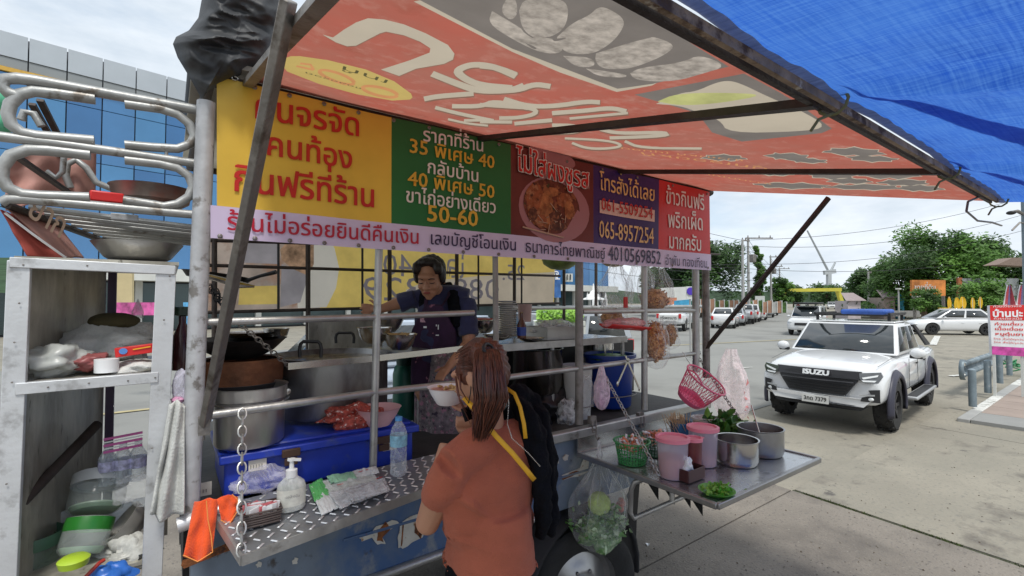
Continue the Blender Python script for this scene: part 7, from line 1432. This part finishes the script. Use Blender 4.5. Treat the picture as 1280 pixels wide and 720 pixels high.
mb.tube([s2, e2], [.05, .042], 12); mb.ball(e2, .042); mb.tube([e2, w2], [.04, .027], 10); hd2 = (w2-e2).normalized(); mb.tube([w2, w2+hd2*.06], [.027, .034], 10, flat=.6); s3 = hd2.cross(Z).normalized()
for k in range(4): finger(mb, w2+hd2*.06+s3*(.026-.017*k), hd2, s3, R(-15), .06, .0095)
finger(mb, w2+hd2*.02+s3*.03, hd2+s3, Z, R(10), .05, .0105)
for s_ in (-1, 1): mb.tube([Q(s_*.08, 0, -.6), Q(s_*.08, 0, -.85), Q(s_*.08, 0, -1.0)], [.08, .05, .04], 10)
fused('body', mb, 'skinb', ve, .0066, 3, .5)
mb = MB(); mb.tube([Q(-.165, 0, -.03), Q(-.08, 0, -.005), Q(.08, 0, .0), Q(.185, 0, -.02)], [.062, .07, .07, .064], 14); mb.ball(Q(0, .0, -.2), (.178, .122, .23)); mb.ball(Q(0, 0, -.42), (.17, .125, .2)); mb.tube([s1, s1.lerp(e1, .85)], [.06, .062], 12); mb.tube([s2, s2.lerp(e2, .85)], [.066, .066], 12)
mb2 = MB(); mb2.tube([Q(-.1, .07, -.1), Q(-.085, .06, .0), Q(-.06, -.03, .05), Q(.05, -.03, .05), Q(.09, .05, .0), Q(.11, .09, -.1), Q(.12, .1, -.2)], [.03, .04, .04, .04, .042, .04, .03], 10)
fused('dark_scarf', mb2, 'blackc', ve, .009, 2, .5, lambda co, n, off: co+n*.006*mnoise.noise(co*40))
fused('navy_top', mb, 'navy', ve, .009, 3, .5, lambda co, n, off: co+n*(.008*mnoise.noise(V((co.x*14, co.y*14, co.z*22)))))
flo = mk('floral_print_cloth', (.2, .17, .18), .9, 0, .5, 38, .2, 100, dirt=[((.42, .2, .27), .58, 34, .02), ((.5, .48, .45), .63, 42, .02), ((.05, .04, .06), .62, 29, .02)])
mb = MB(); mb.tube([Q(0, 0, -.36), Q(0, .0, -.5), Q(.02, 0, -.72), Q(.03, 0, -.95)], [.165, .19, .215, .23], 22, flat=.8); fused('skirt', mb, flo, ve, .01, 3, .5, lambda co, n, off: co+n*(.016*math.sin(math.atan2(co.y, co.x)*11)*.6))
apm = mk('apron_print', (.035, .012, .04), .85, 0, .4, 10, .2, 90, dirt=[((.35, .14, .2), .64, 13, .01), ((.5, .5, .5), .7, 16, .01)])
mb = MB()
def apr(u, v):
    wv = (.05+.09*min(1, v*3)) if v < .33 else .14; a = (u-.5)*2*wv
    return Q(-.02+a, .135+.0*v-.45*a*a*2+.012*math.sin(v*9), -.06-.5*v)
mb.grid(apr, 14, 26); obj('apron', mb, apm, parent=ve, solid=.004)
mb = MB()
for s_ in (-1, 1): mb.tube([Q(-.02+s_*.05, .128, -.07), Q(s_*.07, .09, -.0), Q(s_*.055, .0, .065)], .012, 6, flat=.4)
obj('apron_strap', mb, 'purple', parent=ve, kind='stuff')
mb = MB()
for (a, c_, w_, h_, m) in ((-.075, -.14, .05, .06, 0), (-.07, -.2, .02, .012, 1), (.0, -.18, .006, .03, 1), (.012, -.2, .006, .03, 1), (.006, -.25, .02, .006, 1)): mb.box(Q(a, .145, c_), (w_, .002, h_), M=Matrix((RT, HF, Z)).transposed(), mi=m)
mb.m = [m for m in (0, 1, 1, 1, 1) for _ in range(6)]; obj('apron_badge', mb, [mk('pink_check', (.5, .3, .36), .8, 0, .7, 60), 'whitep'], parent=ve, kind='stuff')
mb = MB(); B = lambda p, r: mb.ball(vc+VM@(V(p)*1.13), [q*1.13 for q in r], 20, 14, VM)
B((0, -.03, .045), (.083, .09, .078)); B((.0, .035, .105), (.06, .035, .022)); B((.07, .0, .02), (.02, .045, .055)); B((-.07, .0, .02), (.02, .045, .055)); B((.06, .045, .07), (.025, .035, .035)); B((-.06, .045, .07), (.025, .035, .035))
fused('hair', mb, 'hairb', ve, .008, 2, .4, lambda co, n, off: co+n*(.006*mnoise.noise(V((co.x*70, co.y*70, co.z*25)))))
for s_ in (-1, 1):
    mb = MB(); mb.tube([vc+VM@(V((s_*x, yy, .002-.004*math.sin(k*.9)))*1.13) for k, (x, yy) in enumerate(((.018, .0925), (.027, .094), (.036, .09), (.045, .083)))], [.0018, .003, .003, .0018], 6); obj('eyelid_line', mb, 'black', parent=ve)
    mb = MB(); mb.tube([vc+VM@(V((s_*x, yy, .022+zz))*1.13) for x, yy, zz in ((.014, .1, 0), (.03, .1, .006), (.048, .088, .0))], [.0025, .0032, .0018], 6); obj('eyebrow', mb, 'hairb', parent=ve)
mb = MB(); mb.ball(vc+VM@(V((0, .1, -.053))*1.13), (.023, .007, .0075), 14, 8, VM); obj('lips', mb, 'lip', parent=ve)
# ================================================================== VEHICLES
WH = mk('white_car_paint', (.68, .69, .70), .22, 0, .02, 2, coat=.8, spec=.5); SV = mk('silver_car_paint', (.42, .44, .46), .3, .5, .03, 2, coat=.6); DKC = mk('dark_car_paint', (.05, .055, .065), .25, .2, .05, 2, coat=.6); RDC = mk('dull_red_car_paint', (.3, .06, .05), .3, .1, .05, 2, coat=.6)
CH = mk('dark_grille_plastic', (.018, .018, .02), .4, 0, .2, 20); LG = mk('headlamp_glass', (.1, .105, .11), .06, .3, .3, 20, coat=1); LW = mk('lamp_white', (.75, .77, .78), .15, 0, .05, 9); TL = mk('tail_lamp', (.5, .02, .02), .2, 0, .1, 9); SL = mk('silver_bumper', (.42, .43, .44), .35, .4, .06, 9); NF = mk('flare_dark_blue', (.035, .035, .055), .45, 0, .1, 9); PLM = mk('plate_white', (.6, .6, .58), .5)
def loft(mb, st, mi=0):
    "stations (x, z0, z1, z2, w): hull ring by ring, both sides"
    rings = []
    for x, z0, z1, z2, w in st:
        h = [(0, z0), (w*.82, z0), (w*.96, z0+.06), (w, (z0*.6+z1*.4)), (w, z1-.06), (w*.965, z1), (w*.86, z2-.01), (w*.4, z2+.012), (0, z2+.018)]
        rings.append([V((x, y, z)) for y, z in h]+[V((x, -y, z)) for y, z in h[-2:0:-1]])
    n = len(rings[0]); vs = [p for r in rings for p in r]; fs = [(i*n+k, i*n+(k+1) % n, (i+1)*n+(k+1) % n, (i+1)*n+k) for i in range(len(rings)-1) for k in range(n)]
    fs += [tuple(range(n)), tuple((len(rings)-1)*n+k for k in range(n-1, -1, -1))]; mb.add(vs, fs, mi)
def cabin(t, A, Bq, mats, rails=True, nm='window'):
    "A: belt ring corners (x0 front, x1 rear, w, z); B: roof ring corners"
    (x0, x1, w, z), (X0, X1, W, Z1) = A, Bq
    bot = [V((x0, w, z)), V((x0, -w, z)), V((x1, -w, z)), V((x1, w, z))]; top = [V((X0, W, Z1)), V((X0, -W, Z1)), V((X1, -W, Z1)), V((X1, W, Z1))]
    def face(i, j, lo=0, hi=1, u0=0., u1=1., out=.004, th=.0): a, b, c, d = bot[i], bot[j], top[j], top[i]; f = lambda u, v: a.lerp(b, u).lerp(d.lerp(c, u), v); n = (b-a).cross(d-a).normalized(); cen = sum(bot, V())/4; n = n if n.dot((a+b)/2-cen) > 0 else -n; return [f(u0, lo)+n*out, f(u1, lo)+n*out, f(u1, hi)+n*out, f(u0, hi)+n*out]
    mb = MB(); vs = bot+top; mb.add(vs, [(0, 1, 5, 4), (1, 2, 6, 5), (2, 3, 7, 6), (3, 0, 4, 7), (4, 5, 6, 7), (3, 2, 1, 0)]); obj('cabin_frame', mb, mats, parent=t, local=True, bevel=.035)
    mb = MB(); mb.poly(face(0, 1, .07, .94, .035, .965)); obj('windscreen', mb, 'glassd', parent=t, local=True, solid=.004)
    mb = MB(); mb.poly(face(2, 3, .2, .9, .08, .92)); obj('rear_window', mb, 'glassd', parent=t, local=True, solid=.004)
    for i, j in ((1, 2), (3, 0)):
        for (a, b) in ((.08, .5), (.54, .94)): mb = MB(); mb.poly(face(i, j, .12, .88, a, b)); obj('side_window', mb, 'glassd', parent=t, local=True, solid=.004)
    mb = MB(); c = [p.copy() for p in top]; cc = sum(c, V())/4; mb.prism([cc+(p-cc)*.96+V((0, 0, .01)) for p in c], (0, 0, .025)); obj('roof', mb, mats, parent=t, local=True, bevel=.02)
def wheel(t, x, y, r, wd=.24, rim='alloy', far=False):
    s_ = 1 if y > 0 else -1; M = Matrix.Rotation(R(-90*s_), 3, 'X'); w_ = thing('wheel', None, None, (x, y, r)); w_.parent = t; n = 18 if far else 40
    mb = MB(); h = wd/2; mb.lathe([(r*.62, -h), (r*.9, -h), (r, -h*.7), (r, h*.7), (r*.93, h), (r*.62, h*1.02), (r*.6, h*.7)], (0, 0, 0), n, M)
    if not far:
        for k in range(30): a = k*6.283/30; mb.box(M@V((math.cos(a)*r, math.sin(a)*r, (h*.45 if k % 2 else -h*.3))), (.05, .05, .02), M=M@Matrix.Rotation(a, 3, 'Z') @ Matrix.Scale(1, 3)); mb.box(M@V((math.cos(a+.1)*r*.99, math.sin(a+.1)*r*.99, (-h*.75 if k % 2 else h*.8))), (.03, .045, .035), M=M@Matrix.Rotation(a, 3, 'Z'))
    obj('tyre', mb, 'rubber', parent=w_, local=True)
    mb = MB(); mb.lathe([(r*.61, h*.7), (r*.58, h*.35), (r*.2, h*.2), (0, h*.2)], (0, 0, 0), n, M)
    for k in range(6): a = k*1.047; mb.bar(M@V((math.cos(a)*r*.1, math.sin(a)*r*.1, h*.6)), M@V((math.cos(a)*r*.58, math.sin(a)*r*.58, h*.75)), r*.13, .03, up=M@V((0, 0, 1)))
    mb.lathe([(r*.14, h*.4), (r*.13, h*.85), (0, h*.88)], (0, 0, 0), 14, M); obj('rim', mb, 'steeld' if rim == 'alloy' else CH, parent=w_, local=True)
def place(t, x, y, head, s=1., dx=0): t.location = (x, y, 0); t.rotation_euler = (0, 0, head); t.scale = (s, s, s)
# ---- the white pickup (local: front towards +x, front axle at x=0)
pk = thing('pickup_truck', 'white pickup truck with dark wheel flares and a black front grille parked facing the camera', 'pickup', (0, 0, 0))
mb = MB(); loft(mb, [(.80, .50, .78, .98, .84), (.79, .47, .82, 1.03, .89), (.70, .46, .90, 1.09, .915), (.45, .46, .98, 1.14, .925), (0, .46, 1.03, 1.175, .925), (-.55, .46, 1.06, 1.215, .93), (-.9, .46, 1.08, 1.22, .93), (-2.1, .46, 1.08, 1.2, .93), (-2.55, .46, 1.1, 1.2, .93), (-3.95, .5, 1.12, 1.22, .92), (-4.1, .55, 1.1, 1.2, .89)])
cut = MB(); My = Matrix.Rotation(R(90), 3, 'X')
for x in (0, -3.125): cut.lathe([(0, -1.2), (.475, -1.2), (.475, 1.2), (0, 1.2)], (x, 0, .42), 36, My)
cut2 = MB(); cut2.box((-3.3, 0, 1.1), (1.45, 1.6, .5))
me = evalmesh(mb, [('SUBSURF', dict(levels=1, render_levels=1)), ('BOOLEAN', dict(operation='DIFFERENCE', solver='EXACT', object=cut)), ('BOOLEAN', dict(operation='DIFFERENCE', solver='EXACT', object=cut2))], WH)
me.name = 'body'; me.materials.clear(); me.materials.append(WH); me.polygons.foreach_set('material_index', [0]*len(me.polygons)); o = bpy.data.objects.new('body', me); COL.objects.link(o); o.parent = pk
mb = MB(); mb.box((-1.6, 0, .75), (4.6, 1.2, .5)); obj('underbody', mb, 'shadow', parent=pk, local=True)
cabin(pk, (-.5, -2.5, .87, 1.19), (-1.15, -2.3, .74, 1.74), WH)
for s_ in (-1, 1):                                     # door shut lines, handles, mirrors, steps, flares
    for x in (-1.0, -1.78, -2.55): mb = MB(); mb.bar((x, s_*.934, .6), (x, s_*.93, 1.12), .008, .006); obj('shut_line', mb, 'black', parent=pk, local=True)
    for x in (-1.62, -2.4): mb = MB(); mb.box((x, s_*.945, 1.0), (.16, .02, .03)); obj('door_handle', mb, 'black', parent=pk, local=True, bevel=.006)
    m_ = thing('mirror', None, None, (-.78, s_*1.0, 1.24)); m_.parent = pk; mb = MB(); mb.ball((0, s_*.09, .0), (.075, .12, .095)); obj('mirror_cap', mb, WH, parent=m_, local=True); mb = MB(); mb.box((.0, s_*.07, -.06), (.09, .18, .06)); obj('mirror_base', mb, 'black', parent=m_, local=True, bevel=.012)
    mb = MB(); mb.box((-1.6, s_*1.0, .46), (1.9, .2, .05)); obj('side_step', mb, SL, parent=pk, local=True, bevel=.015); mb = MB(); mb.box((-1.6, s_*1.0, .488), (1.7, .14, .008)); obj('step_tread', mb, 'black', parent=pk, local=True)
    for x in (0, -3.125):
        mb = MB(); mb.grid(lambda u, v: V((x+math.cos(math.pi*(1.08-1.16*u))*(.46+.12*v*(1.0)), s_*(.96-.055*v*v+.02*math.sin(math.pi*v)), .42+math.sin(math.pi*(1.08-1.16*u))*(.46+.12*v))), 28, 4); obj('fender_flare', mb, NF, parent=pk, local=True, solid=.035)
for x in (0, -3.125):
    for y in (.80, -.80): wheel(pk, x, y, .41, .27, 'dark')
def fpoly(pts, x, name, mat, th=.03, par=pk, **k):      # (y,z) outline on the nose, curved back at the sides
    mb = MB(); mb.prism([V((x-.24*abs(y)**3-max(0, z-.8)*.25, y, z)) for y, z in pts], (th, 0, 0)); return obj(name, mb, mat, parent=par, local=True, **k)
def sub(pts, n=6): return [tuple(a+(b-a)*k/n for a, b in zip(p, q)) for p, q in zip(pts, pts[1:]+pts[:1]) for k in range(n)]
gr_ = fpoly(sub([(-.60, .98), (.60, .98), (.58, .86), (.42, .62), (-.42, .62), (-.58, .86)]), .875, 'grille', CH)
fpoly(sub([(-.63, 1.02), (.63, 1.02), (.62, .89), (-.62, .89)]), .895, 'grille_bar', mk('grille_bar_grey', (.03, .03, .034), .3, .2), .03)
for k in range(5): z_ = .84-.045*k; wd_ = .53-.03*k; fpoly(sub([(-wd_, z_+.008), (wd_, z_+.008), (wd_, z_-.008), (-wd_, z_-.008)], 5), .905, 'grille_slat', mk('slat%d' % k, (.05, .05, .055), .4) if k == 0 else 'black', .02)
mb = MB(); text(mb, 'ISUZU', V((.912, -.2, .922)), V((.912, .2, .922)), V((-.25, 0, 1)), .8, .05); obj('badge', mb, LW, parent=pk, local=True, smooth=False)
for s_ in (-1, 1):
    hl = fpoly(sub([(s_*.60, 1.0), (s_*.86, 1.03), (s_*.89, .96), (s_*.84, .86), (s_*.66, .85), (s_*.61, .92)], 4), .895, 'headlight', LG, .04); fpoly(sub([(s_*.64, .935), (s_*.84, .99), (s_*.83, .96), (s_*.66, .91)], 3), .942, 'light_strip', LW, .01, par=pk)
    fpoly(sub([(s_*.64, .895), (s_*.82, .90), (s_*.80, .875), (s_*.66, .87)], 3), .942, 'light_strip', LW, .01)
    fpoly(sub([(s_*.72, .74), (s_*.86, .76), (s_*.86, .55), (s_*.62, .56), (s_*.64, .62), (s_*.76, .66)], 3), .91, 'fog_lamp_recess', CH, .03); fpoly(sub([(s_*.60, .665), (s_*.80, .68), (s_*.80, .655), (s_*.62, .645)], 3), .945, 'bumper_blade', SL, .015); mb = MB(); mb.ball((.83, s_*.745, .60), (.02, .045, .03)); obj('fog_lamp', mb, LW, parent=pk, local=True)
fpoly(sub([(-.78, .60), (.78, .60), (.66, .46), (-.66, .46)], 5), .90, 'lower_bumper', WH, .04); fpoly(sub([(-.72, .475), (.72, .475), (.62, .40), (-.62, .40)], 5), .88, 'skid_plate', 'black', .04)
pl = fpoly([(-.20, .58), (.20, .58), (.20, .45), (-.20, .45)], .945, 'number_plate', PLM, .012)
mb = MB(); text(mb, '3กด 7379', V((.962, -.17, .485)), V((.962, .17, .485)), Z, 1.15, .02); obj('plate_print', mb, 'black', parent=pk, local=True, smooth=False)
for y0, y1 in ((-.6, .0), (.0, .6)): mb = MB(); mb.bar((-.60, y0+.05, 1.245), (-.72, y1, 1.31), .012, .012); obj('wiper', mb, 'black', parent=pk, local=True)
mb = MB(); [mb.bar((.62, s_*.80, 1.10), (-.45, s_*.84, 1.205), .006, .004) for s_ in (-1, 1)]; obj('bonnet_gap', mb, 'black', parent=pk, local=True, kind='stuff')
mb = MB(); mb.lathe([(0, 0), (.03, 0), (.02, .03), (0, .035)], (-.85, .1, 1.245), 10); obj('hood_emblem', mb, 'black', parent=pk, local=True)
rkk = thing('roof_rack', None, None, (-1.7, 0, 1.79)); rkk.parent = pk
for y in (-.62, .62): mb = MB(); mb.bar((.5, y, .12), (-.9, y, .12), .04, .05); obj('rack_side', mb, 'black', parent=rkk, local=True)
for k in range(6): x = .5-k*.28; mb = MB(); mb.bar((x, -.62, .1), (x, .62, .1), .04, .03); obj('rack_slat', mb, 'black', parent=rkk, local=True)
for x in (.4, -.7):
    for y in (-.6, .6): mb = MB(); mb.bar((x, y, -.02), (x, y, .1), .05, .03); obj('rack_foot', mb, 'black', parent=rkk, local=True)
mb = MB(); mb.box((-.1, .15, .16), (.8, .75, .1)); obj('blue_load', mb, mk('blue_load_cover', (.03, .1, .4), .6, 0, .3, 5), parent=rkk, local=True, bevel=.04)
for s_ in (-1, 1): mb = MB(); mb.prism([(-2.52, s_*.72, 1.68), (-2.62, s_*.74, 1.68), (-3.7, s_*.82, 1.22), (-3.3, s_*.82, 1.22)], (0, s_*.04, 0)); obj('sport_bar', mb, 'black', parent=pk, local=True)
fpt = (onZ(1115, 538)+onZ(975, 516))/2; place(pk, 8.62, 3.18, R(180+5.0), .875)
# ---- simpler cars: one builder, several bodies
def car(label, cat, paint, kind, s=1., group=None, name=None):
    t = thing(name or cat.replace(' ', '_'), label, cat, (0, 0, 0), group)
    if kind == 'hatch': st = [(.85, .3, .5, .62, .55), (.78, .22, .58, .7, .78), (.4, .2, .68, .84, .84), (-.35, .2, .8, .95, .85), (-2.6, .2, .86, .98, .85), (-3.2, .25, .86, .98, .8), (-3.3, .35, .8, .9, .7)]; cab = ((-.2, -3.1, .78, .93), (-1.05, -2.5, .6, 1.46)); ax = -2.6
    elif kind == 'pick': st = [(.85, .4, .7, .92, .66), (.75, .36, .8, 1.02, .85), (.3, .36, .92, 1.1, .88), (-.6, .36, 1.0, 1.14, .88), (-2.5, .36, 1.0, 1.12, .88), (-4.0, .42, 1.05, 1.12, .86), (-4.15, .5, 1.0, 1.1, .8)]; cab = ((-.5, -2.5, .8, 1.1), (-1.2, -2.3, .66, 1.66)); ax = -3.05
    else: st = [(.85, .38, .7, .9, .66), (.75, .3, .8, 1.0, .84), (.3, .3, .9, 1.06, .87), (-.4, .3, .98, 1.1, .87), (-3.4, .3, .98, 1.1, .86), (-3.6, .4, .95, 1.05, .8)]; cab = ((-.3, -3.5, .8, 1.06), (-.95, -3.3, .68, 1.72)); ax = -2.75
    mb = MB(); loft(mb, st); cut = MB(); r = .33 if kind == 'hatch' else .38
    for x in (0, ax): cut.lathe([(0, -1.2), (r+.05, -1.2), (r+.05, 1.2), (0, 1.2)], (x, 0, r), 24, My)
    me = evalmesh(mb, [('SUBSURF', dict(levels=1, render_levels=1)), ('BOOLEAN', dict(operation='DIFFERENCE', solver='EXACT', object=cut))], paint); me.name = 'body'; me.materials.clear(); me.materials.append(paint); me.polygons.foreach_set('material_index', [0]*len(me.polygons))
    o = bpy.data.objects.new('body', me); COL.objects.link(o); o.parent = t; mb = MB(); mb.box((ax/2, 0, r+.1), (-ax+1, 1.1, .3)); obj('underbody', mb, 'shadow', parent=t, local=True)
    cabin(t, cab[0], cab[1], paint)
    for x in (0, ax):
        for y in (.72, -.72): wheel(t, x, y, r, .2, 'dark' if kind == 'hatch' else 'alloy', True)
    zf = st[1][2]; xr = st[-1][0]
    for s_ in (-1, 1):
        mb = MB(); mb.ball((.74, s_*.6, zf+.02), (.1, .17, .06)); obj('headlight', mb, LW, parent=t, local=True); mb = MB(); mb.box((xr+.03, s_*.66, st[-1][2]-.05), (.08, .16, .28)); obj('tail_light', mb, TL, parent=t, local=True, bevel=.02); mb = MB(); mb.ball((-.55, s_*.95, cab[0][3]+.06), (.06, .1, .06)); obj('mirror', mb, paint, parent=t, local=True)
        for x in (-.9, -1.75): mb = MB(); mb.box((x-.55, s_*(st[3][4]+.004), st[3][2]-.1), (.14, .02, .025)); obj('door_handle', mb, paint, parent=t, local=True)
    mb = MB(); mb.box((.84, 0, zf-.12), (.04, .8, .16)); obj('grille', mb, CH, parent=t, local=True, bevel=.01)
    for x, n_ in ((.875, 'front'), (xr-.03, 'rear')): mb = MB(); mb.box((x, 0, .5), (.02, .38, .12)); obj('number_plate', mb, PLM, parent=t, local=True)
    return t
c1 = car('white hatchback seen side-on beyond the pickup, nose to the left', 'hatchback', WH, 'hatch'); q = onZ(1167, 418); q2 = onZ(1236, 419); dv = (q-q2).normalized(); place(c1, q.x+HF.x*.6, q.y+HF.y*.6, math.atan2(dv.y, dv.x), (q-q2).length/2.6*.98)
van = car('white pickup-van with a dark windscreen facing the camera behind the big pickup', 'van', WH, 'van'); q = onZ(1016, 420); place(van, q.x+.5, q.y+.6, R(180+14), .92)
mb = MB(); mb.box((-1.8, 0, 1.9), (2.4, 1.3, .12)); obj('roof_load', mb, 'black', parent=van, local=True, bevel=.03)
# row parked on the left of the road, tails towards the camera
rdir = (atd(985, 376, 100)-atd(985, 376, 10)); rdir.z = 0; ang = math.atan2(rdir.y, rdir.x)
row = [(838, 414, 'pick', WH, 'white pickup nearest the truck in the parked row, seen from behind', 1.0), (902, 411, 'hatch', WH, 'white hatchback parked second in the row beyond the slanting strut', .95), (929, 405, 'pick', SV, 'silver pickup third in the parked row', .95), (917, 407.5, 'hatch', SV, 'silver hatchback between the white hatchback and the silver pickup', .9), (938, 402.5, 'van', WH, 'white van-like car between the silver pickup and the small white car', .9), (946, 400.5, 'hatch', WH, 'small white car fourth in the parked row', .95), (957, 397, 'van', SV, 'silver car fifth in the parked row', .95), (963, 394.5, 'hatch', DKC, 'dark car sixth in the parked row', 1), (968, 392, 'van', DKC, 'dark van seventh in the parked row', 1), (973, 389.5, 'hatch', RDC, 'dull red car farthest along the parked row', 1)]
for px, py, kd, pt, lb, s_ in row:
    s_ *= 1.12; q = onZ(px, py); t = car(lb, {'pick': 'pickup', 'hatch': 'car', 'van': 'suv'}[kd], pt, kd, group='cars parked along the left side of the road', name='parked_car'); f_ = V((math.cos(ang), math.sin(ang), 0)); off_ = f_*(3.3*s_)+HF*0; place(t, q.x+off_.x, q.y+off_.y, ang, s_*.9)
    if px == 838: mb = MB(); mb.box((-4.24, 0, .82), (.02, 1.15, .36)); bb_ = obj('tail_board', mb, PLM, parent=t, local=True); mb = MB(); text(mb, 'ตรีเพชรมาร', V((-4.262, .5, .76)), V((-4.262, -.5, .76)), Z, 1.2, .01); obj('lettering', mb, 'black', parent=bb_, local=True, smooth=False)
for px, py, lb, pt, kd in ((1040, 386.5, 'white car driving towards the camera under the yellow gantry', WH, 'van'), (1008, 382.5, 'tiny dark car on the road beyond the gantry', DKC, 'hatch'), (997, 381.5, 'tiny grey car on the far road left of the dark one', SV, 'hatch')):
    q = onZ(px, py); t = car(lb, 'car', pt, kd, name='moving_car'); place(t, q.x, q.y, ang+math.pi, .95)
# big-windowed car close behind the truck, left
t = car('pale blue-white van passing behind the kitchen, seen between the pots', 'pickup', mk('pale_blue_paint', (.45, .52, .62), .3, .1, .05, 2, coat=.6), 'van'); place(t, 1.0, 6.9, R(180), .95)
t = car('silver car passing behind the truck near the vendor', 'car', SV, 'van'); place(t, 5.6, 8.2, R(180), .95)
# three-wheeler with rider far down the road
q = onZ(1000, 392); t = thing('motor_tricycle', 'green and white three-wheeler cart with a rider in front of the far road', 'tricycle', q); mb = MB(); mb.box(q+V((0, 0, .75)), (1.5, 1.1, .7)); obj('cart_box', mb, mk('cart_green', (.1, .3, .08), .6, 0, .3, 2), parent=t, bevel=.05); mb = MB(); mb.box(q+V((0, 0, 1.35)), (1.4, 1.0, .5)); obj('cart_top', mb, 'wall', parent=t, bevel=.05)
for dx, dy in ((-.5, .5), (-.5, -.5), (.9, 0)): mb = MB(); mb.lathe([(.1, -.05), (.3, -.05), (.3, .05), (.1, .05)], q+V((dx, dy, .3)), 14, My); obj('wheel', mb, 'rubber', parent=t)
rq_ = onZ(1001.5, 392.5)+V((-.9, 0, 0)); p_ = thing('person', 'rider in a dark red shirt on the three-wheeler', 'person', rq_); mb = MB(); mb.ball(rq_+Z*1.55, (.11, .11, .14)); mb.tube([rq_+Z*.8, rq_+Z*1.1, rq_+Z*1.4], [.17, .19, .12], 10)
for s_ in (-1, 1): mb.tube([rq_+V((0, s_*.18, 1.33)), rq_+V((-.15, s_*.24, 1.1)), rq_+V((-.4, s_*.2, 1.1))], [.06, .05, .035], 8); mb.tube([rq_+V((0, s_*.1, .8)), rq_+V((-.35, s_*.14, .8)), rq_+V((-.35, s_*.14, .35))], [.09, .07, .05], 8)
fused('body', mb, mk('dark_red_shirt', (.12, .02, .02), .8), p_, .03, 2)
for k, (px, py, c_) in enumerate(((1128, 398, (.02, .02, .03)), (1095, 398, (.15, .16, .2)))):
    q = onZ(px, py); p_ = thing('person', ('standing person in dark clothes by the lamp post', 'person in grey walking by the roadside huts')[k], 'person', q); mb = MB(); mb.ball(q+Z*1.58, (.1, .1, .13)); mb.tube([q+Z*.85, q+Z*1.15, q+Z*1.43], [.16, .18, .1], 10)
    for s_ in (-1, 1): mb.tube([q+RT*s_*.19+Z*1.36, q+RT*s_*.24+Z*1.1, q+RT*s_*.22+Z*.85], [.055, .045, .035], 8); mb.tube([q+RT*s_*.09+Z*.88, q+RT*s_*.11+HF*.1*s_+Z*.45, q+RT*s_*.12+HF*.12*s_], [.09, .07, .05], 8)
    fused('body', mb, mk('clothes%d' % k, c_, .8), p_, .03, 2)
